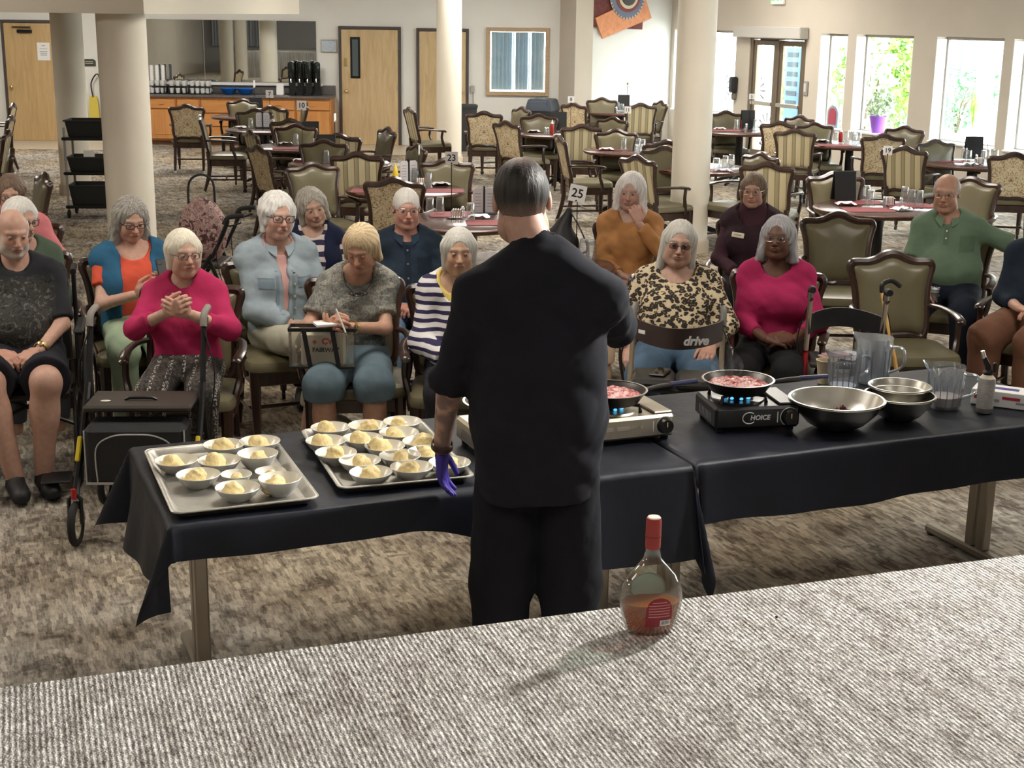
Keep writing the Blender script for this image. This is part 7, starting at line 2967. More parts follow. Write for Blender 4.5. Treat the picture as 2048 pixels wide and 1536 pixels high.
e1, pb = steel_bowl('large steel mixing bowl with a few berries', 1674, 797, .178, .115)
BERRY = M('dark_berry', (.12, .008, .012), .3)
LAY = [(0, 0, 0)] + [(.024 * math.cos(i * 1.047), .024 * math.sin(i * 1.047), 0) for i in range(6)] + [(.047 * math.cos(i * .7), .047 * math.sin(i * .7), .006) for i in range(9)] \
    + [(.014 * math.cos(i * 2.09), .014 * math.sin(i * 2.09), .020) for i in range(3)] + [(.036 * math.cos(i * 1.05 + .4), .036 * math.sin(i * 1.05 + .4), .021) for i in range(6)] + [(.018, .012, .038), (-.012, .01, .037), (.03, -.012, .036), (.008, .004, .050)]
for k, (bx_, by_, bz_) in enumerate(LAY):
    mb = MB()
    mb.ell((0, 0, .012), (.013, .012, .012), 10, 7)
    e = thing('berry', 'dark red berry at the bottom of the large steel bowl', 'berry', (pb.x + .025 + bx_, pb.y + .03 + by_, TZ2 + .006 + bz_), k, 'berries in the steel bowl')
    mb.build('fruit', BERRY, e)
    MB().lathe([(.006, .022), (.003, .0255), (0, .026)], 6, cap=False).build('calyx', M('berry_calyx', (.05, .06, .02), .7), e)
e2, p2 = steel_bowl('smaller steel mixing bowl, lower of the two nested', 1800, 789, .134, .10)
e3, p3 = steel_bowl('smaller steel mixing bowl, upper of the two nested', 1800, 771, .118, .085, TZ2 + .034)
PLAS = thin_glass('clear_ribbed_plastic', (.86, .90, .96), .14, .16)
FROST = thin_glass('frosty_ribbed_plastic', (.72, .80, .92), .12, .50)


RIBM = thin_glass('pitcher_rib', (.75, .82, .92), .30, .35)


def pitcher(label, px, py, h, r, mat, ang, fill=None, handle=True):
    """px,py of the foot; ribbed wall, spout and handle"""
    p = G(px, py, TZ2)
    e = thing('pitcher', label, 'pitcher', (p.x, p.y, TZ2), ang)
    n_ = 48

    def ring(rad, z, rib=.0, spout=0.0):
        out = []
        for j in range(n_):
            t_ = 2 * math.pi * j / n_
            q = rad + (rib if j % 4 < 2 else -rib)
            dd = math.cos(t_ / 2) ** 40
            q += spout * dd
            out.append((q * math.cos(t_), q * math.sin(t_), z + (.012 if spout else 0) * dd))
        return out
    mb = MB()
    mb.ring_loft([ring(r * .80, .0), ring(r * .82, .006), ring(r * .84, .012, .0030), ring(r * .94, h * .75, .0036), ring(r * .97, h * .82), ring(r, h, 0, .022)], True, False)
    w_ = mb.build('ribbed_wall', mat, e)
    MB().lathe([(0, .006), (r * .80, .006), (r * .80, .012), (0, .012)], 32, cap=False).build('base', mat, e)
    for j in range(16):
        t_ = 2 * math.pi * (j + .5) / 16
        c_, s_ = math.cos(t_), math.sin(t_)
        MB().tube([(r * .845 * c_, r * .845 * s_, .014), (r * .945 * c_, r * .945 * s_, h * .76)], .0022, 5).build('rib', RIBM, e)
    if handle:
        MB().tube(smooth_path([(-r * .9, 0, h * .82), (-r - .045, 0, h * .80), (-r - .05, 0, h * .45), (-r * .86, 0, h * .25)], 4), .009, 8, flat=(1.3, .7)).build('handle', mat, e)
    if fill:
        col, lv = fill
        MB().lathe([(0, .013), (r * .78, .013), (r * (.80 + .1 * lv), h * lv), (0, h * lv)], 32, cap=False).build('contents', M('pitcher_contents_%d' % int(px), col, .4), e)
    return e


pitcher('clear ribbed pitcher left of the frosted one, with a little ice', 1685, 778, .165, .072, PLAS, R(200), ((.75, .80, .85), .12))
pitcher('tall frosted blue ribbed pitcher at the back of the table', 1744, 764, .200, .078, FROST, R(150))
pitcher('clear ribbed pitcher with a little cream at its bottom', 1887, 814, .175, .075, PLAS, R(160), ((.78, .66, .58), .28))
p = G(1650, 766, TZ2)
e = thing('paper_cup', 'small beige paper cup behind the clear pitcher', 'cup', (p.x, p.y, TZ2))
MB().lathe([(.03, 0), (.042, .10), (.044, .102), (.040, .101), (.029, .006), (0, .006)], 24, cap=False).build('cup_wall', M('beige_paper', (.66, .55, .38), .7), e)
MB().tube([(.043 * math.cos(t_), .043 * math.sin(t_), .102) for t_ in [2 * math.pi * i / 24 for i in range(24)]], .002, 5, closed=True).build('rim', M('beige_paper', (.66, .55, .38), .7), e)
p = G(1968, 824, TZ2)
e = thing('kitchen_torch', 'grey butane can with a black torch head', 'torch', (p.x, p.y, TZ2))
MB().lathe([(.030, 0), (.033, .004), (.033, .135), (.031, .142)], 24).build('can', M('can_grey', (.40, .39, .37), .45, metal=.3), e)
MB().lathe([(.0335, .02), (.0335, .12)], 24, cap=False).build('can_label', M('can_label_grey', (.46, .45, .43), .6, vary=.2, vscale=60, stretch=(1, 1, 4)), e)
MB().lathe([(.031, .142), (.022, .152), (.018, .156)], 20).build('can_shoulder', M('cream_plastic', (.72, .66, .52), .5), e)
hd_ = MB()
hd_.lathe([(.018, .154), (.020, .165), (.014, .175)], 16)
hd_.tube([(0, 0, .17), (-.004, -.004, .19), (-.02, .0, .225)], [.013, .012, .009], 10)
ho = hd_.build('torch_head', BLACKP, e)
MB().tube([(-.02, 0, .222), (-.030, 0, .252)], [.009, .008], 10).build('nozzle', STEEL, ho)
MB().box((.026, 0, .185), (.014, .016, .04), .004).build('trigger', BLACKP, ho)
q0, q1 = G(1938, 800, TZ2), G(1975, 829, TZ2)
p = G(2005, 808, TZ2)
e = thing('glove_box', 'white carton of disposable gloves with red print, at the frame edge', 'box', (p.x, p.y, TZ2), R(-28))
MB().box((0, 0, .032), (.235, .12, .064), .002).build('carton', WHITEP, e)
REDP = M('red_print', (.45, .03, .05), .6)
MB().box((-.085, -.0605, .036), (.04, .001, .02)).build('red_stripe', REDP, e)
MB().box((.04, -.0605, .04), (.07, .001, .012)).build('red_stripe', REDP, e)
MB().box((.085, -.0605, .024), (.05, .001, .010)).build('print_line', PRINT, e)
MB().box((-.03, -.0605, .026), (.05, .001, .012)).build('print_line', PRINT, e)
MB().box((.0, 0, .0645), (.12, .035, .001)).build('opening', M('glove_purple', (.06, .04, .25), .5), e)

# ------------------------------------------------------------------ the bottle on the stage
p = G(1299, 1262, .9)
e = thing('liquor_bottle', 'round shouldered liquor bottle, amber liquor in the bottom, on the stage', 'bottle', (p.x, p.y, .9), R(8))
BGLASS = thin_glass('green_tinted_glass', (.80, .90, .84), .05, .05)
prof = [(.045, 0), (.052, .004), (.060, .02), (.070, .055), (.074, .085), (.070, .112), (.055, .140), (.034, .163), (.020, .182), (.0165, .20), (.0160, .262)]
inner = [(r_ - .0035, z) for r_, z in prof]
inner[0] = (.040, .006)


def squash(mb, k=.58):
    mb.v = [(x, y * (k + (1 - k) * min(1, max(0, (z - .14) / .05))), z) for x, y, z in mb.v]
    return mb


mb = MB()
mb.lathe(prof, 48, cap=False)
mb.add([], [])
squash(mb)
n_ = 48
# bottom and lip
mb.add([(prof[0][0] * math.cos(2 * math.pi * j / n_), prof[0][0] * .58 * math.sin(2 * math.pi * j / n_), 0) for j in range(n_)], [tuple(range(n_))[::-1]])
mb.build('glass_body', BGLASS, e)
liq = [(.0, .0065), (.0395, .0065), (.052, .008), (.0555, .02), (.0655, .055), (.0690, .076), (.0, .076)]
lm = squash(MB().lathe(liq, 48, cap=False))
lm.v = [(x * .985, y * .985, z) for x, y, z in lm.v]
LQ = NT('amber_liquor')
tr_ = LQ.n('BsdfTransparent')
tr_.inputs[0].default_value = (.72, .27, .02, 1)
df_ = LQ.n('BsdfDiffuse')
df_.inputs[0].default_value = (.50, .15, .012, 1)
mx_ = LQ.n('MixShader')
mx_.inputs[0].default_value = .34
LQ.link(tr_.outputs[0], mx_.inputs[1])
LQ.link(df_.outputs[0], mx_.inputs[2])
LQ.link(mx_.outputs[0], LQ.nt.nodes['Material Output'].inputs[0])
lm.build('liquor', LQ.m, e)
RCAP = M('red_capsule', (.32, .035, .03), .35)
MB().lathe([(.0172, .205), (.0176, .21), (.0176, .268), (.0165, .276), (0, .277)], 28, cap=False).build('capsule', RCAP, e)
MB().lathe([(.0182, .232), (.0182, .236)], 28, cap=False).build('capsule_ring', M('red_capsule_dark', (.22, .02, .02), .35), e)
MB().lathe([(.0155, .2765), (.014, .279), (0, .2792)], 24, cap=False).build('cap_top', M('pale_cap_top', (.80, .62, .55), .4), e)


def on_bottle(x, z):
    """front surface of the squashed body at (x, z)"""
    zs = [q_[1] for q_ in prof]
    rs = [q_[0] for q_ in prof]
    r_ = float(np.interp(z, zs, rs))
    k = .58 + .42 * min(1, max(0, (z - .14) / .05))
    return (x, -math.sqrt(max(r_ * r_ - x * x, 1e-6)) * k - .0008, z)


def bottle_patch(x0, x1, z0, z1, name, mat, arch=False, par=None, d=0.0):
    vs, fs = [], []
    nx_, nz_ = 10, 10
    for j in range(nz_ + 1):
        for i in range(nx_ + 1):
            x = x0 + (x1 - x0) * i / nx_
            tmax = z1
            if arch:
                t_ = (x - (x0 + x1) / 2) / ((x1 - x0) / 2)
                tmax = z0 + (z1 - z0) * (.62 + .38 * math.sqrt(max(0, 1 - t_ * t_)))
            z = z0 + (tmax - z0) * j / nz_
            q_ = on_bottle(x, z)
            vs.append((q_[0], q_[1] - d, q_[2]))
    for j in range(nz_):
        for i in range(nx_):
            fs.append((j * 11 + i, j * 11 + i + 1, j * 11 + i + 12, j * 11 + i + 11))
    return link_obj(name, mesh_from(name, vs, fs, mat), par or e)


bk = []
for j in range(24):
    t_ = 2 * math.pi * j / 24
    q_ = on_bottle(.043 * math.cos(t_), .092 + .038 * math.sin(t_))
    bk.append((q_[0], -q_[1] + .0006, q_[2]))
MB().add(bk, [tuple(range(24)), tuple(range(24))[::-1]]).build('front_label', M('label_back_grey', (.50, .56, .50), .6), e, smooth=False)
lab = bottle_patch(-.020, .042, .026, .098, 'label', M('dark_red_label', (.26, .018, .028), .5), True)
PINKP = M('pink_print', (.62, .26, .26), .6)
for z in (.086, .079, .072, .065, .058, .051):
    bottle_patch(-.006 if z > .08 else -.014, .028 if z > .08 else .036, z, z + .0022, 'print_line', PINKP, par=lab, d=.0004)
bottle_patch(.014, .040, .027, .042, 'barcode_field', WHITEP, par=lab, d=.0005)
for k in range(8):
    bottle_patch(.0165 + k * .0027, .0165 + k * .0027 + (.0014 if k % 3 else .0008), .031, .040, 'barcode_bar', INK, par=lab, d=.0009)


# steam rising from the black stove's skillet
t = NT('steam')
vol = t.n('VolumePrincipled')
vol.inputs['Color'].default_value = (.95, .95, .97, 1)
nz = t.noise(t.obj((1, 1, .6)), 16, 3, .6, 1.0)
t.link(t.math('MULTIPLY', t.math('MAXIMUM', t.math('SUBTRACT', nz, .47), 0.0), 26.0), vol.inputs['Density'])
t.link(vol.outputs[0], t.nt.nodes['Material Output'].inputs['Volume'])
for l_ in list(t.nt.links):
    if l_.to_socket.name == 'Surface':
        t.nt.links.remove(l_)
mb = MB()
mb.lathe([(.02, 0), (.06, .015), (.065, .05), (.05, .09), (.03, .12), (.01, .13)], 16)
so = mb.build('steam', t.m, None, (c1.x - .04, c1.y + .03, PZ + .045))
tag(so, 'faint wisp of steam above the skillet on the black stove', 'steam', None, 'stuff')
p = G(1553, 1236, .9)
e = MB().ell((0, 0, .003), (.004, .003, .003), 8, 6).build('crumb', BLACKP, None, (p.x, p.y, .9))
tag(e, 'tiny dark crumb lying on the stage carpet', 'crumb')

# ------------------------------------------------------------------ walkers, wheelchair, bags, small things
RUB = M('black_rubber', (.014, .014, .015), .7)
SEATB = M('black_vinyl_seat', (.02, .019, .018), .35, bump=.05, bscale=40)


def wheel(par, c, r, w_, rimc, name='wheel', spokes=6):
    """a wheel standing in the yz plane"""
    mb = MB()
    mb.tube([(c[0], c[1] + (r - w_ * .5) * math.cos(t_), c[2] + (r - w_ * .5) * math.sin(t_)) for t_ in [2 * math.pi * i / 28 for i in range(28)]], w_ * .5, 8, closed=True)
    o = mb.build(name, RUB, par)
    mb = MB()
    mb.tube([(c[0], c[1] + (r - w_ * 1.15) * math.cos(t_), c[2] + (r - w_ * 1.15) * math.sin(t_)) for t_ in [2 * math.pi * i / 28 for i in range(28)]], w_ * .28, 6, closed=True)
    mb.tube([(c[0] - w_ * .6, c[1], c[2]), (c[0] + w_ * .6, c[1], c[2])], r * .14, 10)
    for k in range(spokes):
        t_ = 2 * math.pi * k / spokes
        mb.tube([(c[0], c[1], c[2]), (c[0], c[1] + (r - w_ * 1.1) * math.cos(t_), c[2] + (r - w_ * 1.1) * math.sin(t_))], max(.0016, w_ * (.14 if spokes < 12 else .05)), 5)
    mb.build('rim', rimc, o)
    return o


def rollator(label, loc, rz, frame, lower=None, hw=.24, hh=.90, seat_z=.55, strap=None, bag=False, brand=None, wr=.10, grip=RUB, pads=False, lowstrap=False):
    e = thing('rollator', label, 'walker', (loc[0], loc[1], 0), rz)
    lower = lower or frame
    rimc = M('wheel_rim_cream', (.55, .50, .38), .5)
    for sx in (-1, 1):
        x = sx * hw
        MB().tube(smooth_path([(x, .20, hh - .02), (x, .16, hh - .12), (x, .08, .62)], 4), .0135, 8).build('upper_tube', frame, e)
        lo_ = MB()
        lo_.tube(smooth_path([(x, .08, .64), (x, -.06, .44), (x, -.26, .22)], 4), .016, 8)
        lo_.tube([(x, .06, .60), (x, .16, .35), (x, .27, wr + .04)], .014, 8)
        lo_.tube([(x, -.14, .34), (x, .18, .30)], .010, 8)
        lo_.build('side_frame', lower, e)
        g = MB()
        g.tube(smooth_path([(x, .17, hh - .05), (x, .205, hh), (x, .31, hh + .012)], 4), [.0165] * 9, 10)
        g.build('handgrip', grip, e)
        lv = MB()
        lv.tube(smooth_path([(x, .17, hh - .045), (x, .21, hh - .06), (x, .29, hh - .035)], 3), .006, 6)
        lv.build('brake_lever', BLACKM, e)
        cb_ = MB()
        cb_.tube(smooth_path([(x, .17, hh - .06), (x + sx * .05, .12, .68), (x + sx * .02, .15, .45), (x, .25, .22)], 5), .0035, 5)
        cb_.build('brake_cable', BLACKP, e)
        for y in (-.28, .27):
            wheel(e, (x, y, wr), wr, .034, rimc)
            fk = MB()
            fk.tube([(x + .026, y, wr), (x + .026, y + .01, wr * 2.1), (x, y + .02, wr * 2.3)], .009, 6)
            fk.tube([(x - .026, y, wr), (x - .026, y + .01, wr * 2.1), (x, y + .02, wr * 2.3)], .009, 6)
            fk.build('fork', BLACKP, e)
    if pads:
        for sx in (-1, 1):
            MB().box((sx * .105, 0, seat_z), (.20, .26, .045), .018).build('seat_pad', SEATB, e)
        MB().box((0, 0, seat_z - .03), (2 * hw - .03, .24, .02), .006).build('seat_pan', BLACKP, e)
    else:
        MB().box((0, 0, seat_z), (2 * hw - .04, .27, .03), .010).build('seat', M('brown_black_seat', (.045, .036, .030), .55), e)
        hn = MB()
        hn.tube([(-.07, -.03, seat_z + .017), (-.05, -.03, seat_z + .026), (.05, -.03, seat_z + .026), (.07, -.03, seat_z + .017)], .007, 6)
        hn.build('seat_handle', BLACKP, e)
    MB().tube([(-hw, -.06, .44), (hw, -.06, .44)], .010, 8).build('cross_bar', lower, e)
    if strap:
        sz = seat_z + .215 if not lowstrap else hh - .12
        vs, fs = [], []
        n_ = 20
        for i in range(n_ + 1):
            t_ = i / n_
            x = -hw + 2 * hw * t_
            y = .15 - .24 * math.sin(math.pi * t_) ** .8
            for (dz, dy) in ((-.05, 0), (.05, 0), (.05, .012), (-.05, .012)):
                vs.append((x, y + dy, sz + dz))
        for i in range(n_):
            for k in range(4):
                a_, b_ = i * 4 + k, i * 4 + (k + 1) % 4
                fs.append((a_, b_, b_ + 4, a_ + 4))
        fs += [(3, 2, 1, 0), (n_ * 4, n_ * 4 + 1, n_ * 4 + 2, n_ * 4 + 3)]
        so = link_obj('backrest_strap', mesh_from('backrest_strap', vs, fs, strap), e)
        if brand:
            text_mesh(brand, .060, WHITEP, 'lettering', so, (.09, -.083, sz - .006), (R(90), 0, R(19)), .0012, .25, .0022)
            MB().box((-.165, -.012, sz + .012), (.045, .002, .018), .004, R(-42)).build('label_patch', WHITEP, so)
    if bag:
        NYL = M('black_nylon', (.017, .018, .021), .6, bump=.15, bscale=20)
        bg_ = MB().box((0, -.12, .385), (2 * hw - .07, .19, .27), .025).build('bag', NYL, e)
        PIP = M('silver_piping', (.52, .51, .49), .5)
        fy = -.217
        MB().tube(smooth_path([(-.165, fy, .27), (-.165, fy, .42), (-.10, fy, .475), (.0, fy, .485), (.10, fy, .475), (.165, fy, .42), (.165, fy, .27)], 6), .0035, 6).build('pocket_piping', PIP, bg_)
        for sx in (-1, 1):
            MB().tube([(sx * (hw - .04), fy + .01, .255), (sx * (hw - .04), fy + .01, .50)], .0035, 6).build('edge_piping', PIP, bg_)
        MB().box((0, fy + .001, .262), (2 * hw - .09, .004, .012), .001).build('reflective_band', PIP, bg_)
        MB().lathe([(.006, 0), (.009, .001), (.009, .003), (.006, .004)], 12).build('zip_badge', M('badge_green', (.5, .55, .15), .4), bg_, (.08, fy - .002, .315), (R(90), 0, 0))
        for sx in (-1, 1):
            MB().box((sx * (hw + .002), -.145, .40), (.022, .012, .12), .005, rot=Euler((R(-40), 0, 0))).build('yellow_reflector', M('yellow_reflector', (.80, .60, .04), .3), e)
            MB().box((sx * (hw + .002), -.275, .235), (.022, .014, .05), .005).build('red_reflector', M('red_reflector', (.5, .02, .02), .3), e)
        MB().ell((-.15, -.05, seat_z + .017), (.024, .012, .003), 12, 6).build('seat_badge', M('seat_badge_cream', (.75, .70, .58), .5), e)
    return e


BLKF = M('black_frame_paint', (.018, .018, .020), .3, metal=.3)
TANF = M('bronze_frame_paint', (.26, .21, .14), .35, metal=.5)
REDF = M('red_frame_paint', (.35, .012, .015), .3, metal=.2)
ALUF = M('aluminium_tube', (.70, .66, .56), .3, metal=.85)
fw_ = Matrix.Rotation(MAGENTA['rz'], 3, 'Z') @ Vector((-.10, -.60, 0))
p = MAGENTA['loc'] + fw_
rollator('black walker with a silver piped bag in front of the person in magenta', (p.x, p.y), R(3), BLKF, hw=.255, bag=True, hh=.93, seat_z=.575, grip=M('grey_grip', (.24, .22, .19), .6))
fw_ = Matrix.Rotation(LEO['rz'], 3, 'Z') @ Vector((.0, -.66, 0))
p = LEO['loc'] + fw_
rollator('bronze walker with a brown drive backrest strap before the person in leopard print', (p.x, p.y), R(-8), TANF, hw=.215, hh=.88, seat_z=.60, strap=M('brown_strap', (.048, .030, .026), .5), brand='drive', pads=True, grip=M('grey_grip_dark', (.13, .12, .11), .55))
p = G(1690, 568, .95)
e = rollator('red walker with aluminium handles beside the person in magenta at the table', (p.x, p.y - .02), R(172), ALUF, REDF, hw=.185, hh=.96, strap=M('black_foam', (.016, .017, .019), .5), lowstrap=False)
pr_ = Vector((p.x, p.y - .02, 0))
mrot = Matrix.Rotation(R(172), 3, 'Z')
for k, (dx, dy, col, lab) in enumerate(((.03, .02, (.72, .50, .50), 'folded pink napkin on the red walker seat'), (-.05, -.03, (.80, .80, .80), 'white paper sheet on the red walker seat'))):
    q = pr_ + mrot @ Vector((dx, dy, 0))
    e = thing('napkin' if k == 0 else 'paper_sheet', lab, 'napkin' if k == 0 else 'paper', (q.x, q.y, .5665 + .006 * k), R(20 + 30 * k))
    if k == 0:
        MB().box((0, 0, .008), (.15, .10, .012), .005).build('fold', M('pink_napkin', col, .8), e)
        MB().box((0.01, 0.005, .018), (.13, .09, .008), .003).build('upper_fold', M('pink_napkin', col, .8), e)
    else:
        MB().box((0, 0, .0), (.20, .14, .002)).build('sheet', PAPER, e)
        MB().box((.02, .01, .0015), (.10, .006, .0006)).build('print_line', PRINT, e)
# a wooden cane leaning on the empty front chair
q0, q1 = G(1764, 585, .86), G(1792, 735, .50)
e = thing('walking_cane', 'honey coloured wooden cane leaning at the empty front chair', 'cane', (0, 0, 0))
base = q1 + (q1 - q0) * ((q1.z - .012) / (q0.z - q1.z))
base.z = .012
HON = M('honey_wood', (.62, .36, .10), .4, vary=.12, vscale=12)
MB().tube([tuple(base), tuple(q0)], .011, 8).build('shaft', HON, e)
d_ = Vector((.10, .02, 0))
MB().tube(smooth_path([tuple(q0), tuple(q0 + Vector((0, 0, .045))), tuple(q0 + d_ * .5 + Vector((0, 0, .062))), tuple(q0 + d_ + Vector((0, 0, .03)))], 4), .013, 8).build('handle', M('black_cane_handle', (.02, .02, .02), .4), e)
MB().tube([tuple(base - Vector((0, 0, .012))), tuple(base + Vector((0, 0, .02)))], .016, 8).build('ferrule', RUB, e)
# walker behind the denim jacket, with a floral bag
p = G(487, 433, .91)
WK = Vector((p.x - .31, p.y + .24, 0))
rollator('black walker half hidden behind the denim jacket chair', (WK.x, WK.y), R(-90), BLKF, hw=.22, hh=.90)


def floral_bag_mat():
    t = NT('floral_bag_print')
    v = t.obj()
    n = t.noise(v, 17, 3, .6, 1.5)
    t.color(t.ramp(n, [(.34, (.03, .035, .02)), (.43, (.16, .03, .04)), (.50, (.50, .40, .36)), (.57, (.20, .10, .07)), (.66, (.55, .28, .30)), (.74, (.10, .14, .06))]))
    t.rough(.75)
    return t.m


e = thing('floral_bag', 'floral print bag on the walker seat behind the magenta sweater', 'bag', (WK.x - .02, WK.y - .02, .567), R(20))
pf = lambda Q: smax(ellip(Q, A((0, 0, .2)), (.17, .11, .24)) + .004 * np.sin(Q[:, 0] * 40) * np.sin(Q[:, 2] * 30), .0 - Q[:, 2], .01)
np_mesh('bag_body', [surface(pf, (-.2, -.15, -.01), (.2, .15, .5), .012)], floral_bag_mat(), e)
MB().tube(smooth_path([(-.09, 0, .40), (-.08, 0, .55), (.0, 0, .60), (.08, 0, .55), (.09, 0, .40)], 4), .009, 6).build('strap', M('black_nylon_strap', (.015, .015, .016), .6), e)

# ------------------------------------------------------------------ the wheelchair
def wheelchair(loc, rz):
    e = thing('wheelchair', 'black wheelchair under the person in shorts', 'wheelchair', (loc.x, loc.y, 0), rz)
    for sx in (-1, 1):
        x = sx * .30
        wo = wheel(e, (x, .14, .30), .30, .030, BLKF, 'drive_wheel', 16)
        MB().tube([(x + sx * .03, .14 + .255 * math.cos(t_), .30 + .255 * math.sin(t_)) for t_ in [2 * math.pi * i / 28 for i in range(28)]], .008, 6, closed=True).build('hand_rim', M('dark_hand_rim', (.06, .06, .065), .3, metal=.6), wo)
        wheel(e, (x * .86, -.30, .10), .10, .035, M('wheel_rim_grey', (.25, .25, .26), .5), 'caster')
        fr = MB()
        fr.tube(smooth_path([(x * .86, .22, .98), (x * .86, .22, .50), (x * .86, .10, .42), (x * .86, -.26, .42), (x * .86, -.34, .30), (x * .86, -.44, .12)], 4), .012, 8)
        fr.tube([(x * .86, .22, .22), (x * .86, -.28, .24)], .011, 8)
        fr.tube([(x * .86, -.28, .42), (x * .86, -.30, .12)], .011, 8)
        fr.build('side_frame', BLKF, e)
        MB().tube([(x * .86, .20, .97), (x * .86, .33, .98)], .016, 8).build('push_handle', RUB, e)
        ar_ = MB()
        ar_.box((x * .96, -.02, .735), (.05, .32, .03), .012)
        ar_.build('armrest', RUB, e)
        ap_ = MB()
        ap_.tube([(x * .92, -.14, .72), (x * .92, -.14, .45)], .010, 8)
        ap_.build('arm_post', BLKF, e)
        MB().box((x * .55, -.50, .10), (.14, .16, .014), .006).build('footplate', BLACKP, e)
    MB().box((0, -.03, .44), (.46, .44, .05), .018).build('seat', SEATB, e)
    MB().box((0, .225, .72), (.46, .025, .42), .010).build('backrest', SEATB, e)
    for s_ in (-1, 1):
        MB().tube([(-.25 * s_, .05, .20), (.25 * s_, .05, .42)], .010, 8).build('cross_brace', BLKF, e)


wheelchair(WHEEL['loc'], WHEEL['rz'])

# ------------------------------------------------------------------ things people hold or wear
def at_person(info, v):
    return info['M'] @ Vector(v)


def hand_mid(info, i):
    W_ = info['arms'][i][2]
    K = info['hands'][i][1][1]
    return (W_ + K) / 2, K


# phone of the woman in the orange tee
a_, k_ = hand_mid(ORANGE_W, 1)
q = at_person(ORANGE_W, k_ + A((.0, -.035, .05)))
e = thing('phone', 'black phone held by the person in the orange tee', 'phone', q, ORANGE_W['rz'])
ph = MB().box((0, 0, 0), (.074, .009, .15), .004).build('case', BLACKP, e, None, (R(-28), 0, R(10)))
MB().box((-.018, -.006, .055), (.024, .003, .026), .002).build('camera_bump', M('phone_lens_grey', (.05, .05, .06), .2), ph)
p = LEO['loc'] + Matrix.Rotation(LEO['rz'], 3, 'Z') @ Vector((-.07, -.64, 0))
e = thing('phone', 'black phone lying on the padded seat of the bronze walker', 'phone', (p.x, p.y, .6235), R(-20))
MB().box((0, 0, .005), (.075, .15, .009), .003).build('case', BLACKP, e)
MB().box((0, 0, .0102), (.066, .14, .0012), .0004).build('screen', M('phone_screen', (.01, .01, .012), .08), e)
# pad and pen of the writer
a_, k_ = hand_mid(WRITER, 1)
q = at_person(WRITER, k_ + A((-.03, -.03, .018)))
e = thing('notepad', 'small white notepad held by the person writing', 'notepad', q, WRITER['rz'] + R(15))
MB().box((0, 0, 0), (.11, .085, .008), .001).build('pages', PAPER, e)
MB().box((0, 0, -.006), (.112, .087, .003), .001).build('cover', M('pad_grey', (.45, .45, .46), .7), e)
a_, k_ = hand_mid(WRITER, 0)
q = at_person(WRITER, k_ + A((.018, -.03, .0)))
e = thing('pen', 'white pen in the hand of the person writing', 'pen', q, WRITER['rz'])
MB().tube([(.020, -.008, -.050), (-.024, .012, .062)], .0046, 10).build('barrel', WHITEP, e)
MB().tube([(.028, -.011, -.068), (.022, -.008, -.055)], [.0012, .0048], 8).build('tip', STEEL, e)
# see-through bag with a printed tote on her lap
q = G(642, 672, .64)
lp = WRITER['loc'] + Matrix.Rotation(WRITER['rz'], 3, 'Z') @ Vector((-.155, -.30, 0))
e = thing('clear_handbag', 'see-through bag with black straps on the lap of the person writing', 'bag', (lp.x, lp.y, .605), WRITER['rz'] + R(-4))
VIN = thin_glass('clear_vinyl', (.96, .95, .92), .05, .03)
w_, d_, h_ = .31, .10, .195
for k, (c_, s_) in enumerate((((0, -d_ / 2, h_ / 2), (w_, .003, h_)), ((0, d_ / 2, h_ / 2), (w_, .003, h_)), ((-w_ / 2, 0, h_ / 2), (.003, d_, h_)), ((w_ / 2, 0, h_ / 2), (.003, d_, h_)), ((0, 0, .002), (w_, d_, .003)))):
    MB().box(c_, s_).build('clear_panel', VIN, e)
STR = M('black_webbing', (.014, .014, .015), .7)
tr_ = MB()
for zz in (h_ - .004,):
    for sy in (-1, 1):
        tr_.box((0, sy * (d_ / 2 + .002), zz), (w_ + .008, .006, .018), .002)
    for sx in (-1, 1):
        tr_.box((sx * (w_ / 2 + .002), 0, zz), (.006, d_, .018), .002)
tr_.box((0, -d_ / 2 - .002, .006), (w_ + .006, .006, .012), .002)
tr_.build('binding', STR, e)
for sx in (-1, 1):
    MB().box((sx * .068, -d_ / 2 - .0055, .095), (.022, .004, .19), .001, rot=Euler((0, R(-9), 0))).build('strap', STR, e)
e2_ = thing('tote_bag', 'white printed tote folded inside the see-through bag', 'bag', (lp.x, lp.y, .609), WRITER['rz'] + R(-4))
MB().box((.005, -.012, .085), (.215, .03, .165), .012).build('cloth_body', M('cream_canvas', (.72, .68, .58), .8, bump=.2, bscale=18), e2_)
text_mesh('CVS', .040, M('logo_red', (.62, .05, .06), .6), 'lettering', e2_, (.035, -.0285, .125), (R(90), 0, 0), .0006, 0, .002)
hh_ = MB()
hh_.add([(-.035, -.0285, .135), (-.047, -.0285, .123), (-.035, -.0285, .109), (-.023, -.0285, .123)], [(0, 1, 2, 3)])
hh_.build('heart_mark', M('logo_red', (.62, .05, .06), .6), e2_, smooth=False)
text_mesh('FAIRWAY', .030, INK, 'lettering', e2_, (.018, -.0285, .083), (R(90), 0, 0), .0006, 0, .0012)
# name badge, watch, bracelet, pocket badge
nbp = MAROON['nb']
q = at_person(MAROON, (-.075, -.085, nbp[2] - .135))
e = thing('name_badge', 'cream name badge on the maroon turtleneck', 'badge', q, MAROON['rz'] + R(-14))
MB().box((0, 0, 0), (.085, .006, .034), .003, rot=Euler((R(-12), R(5), 0))).build('plate', M('cream_badge', (.78, .72, .55), .4), e)
MB().box((0, -.0045, .002), (.05, .001, .006), rot=Euler((R(-12), R(5), 0))).build('print_line', PRINT, e)


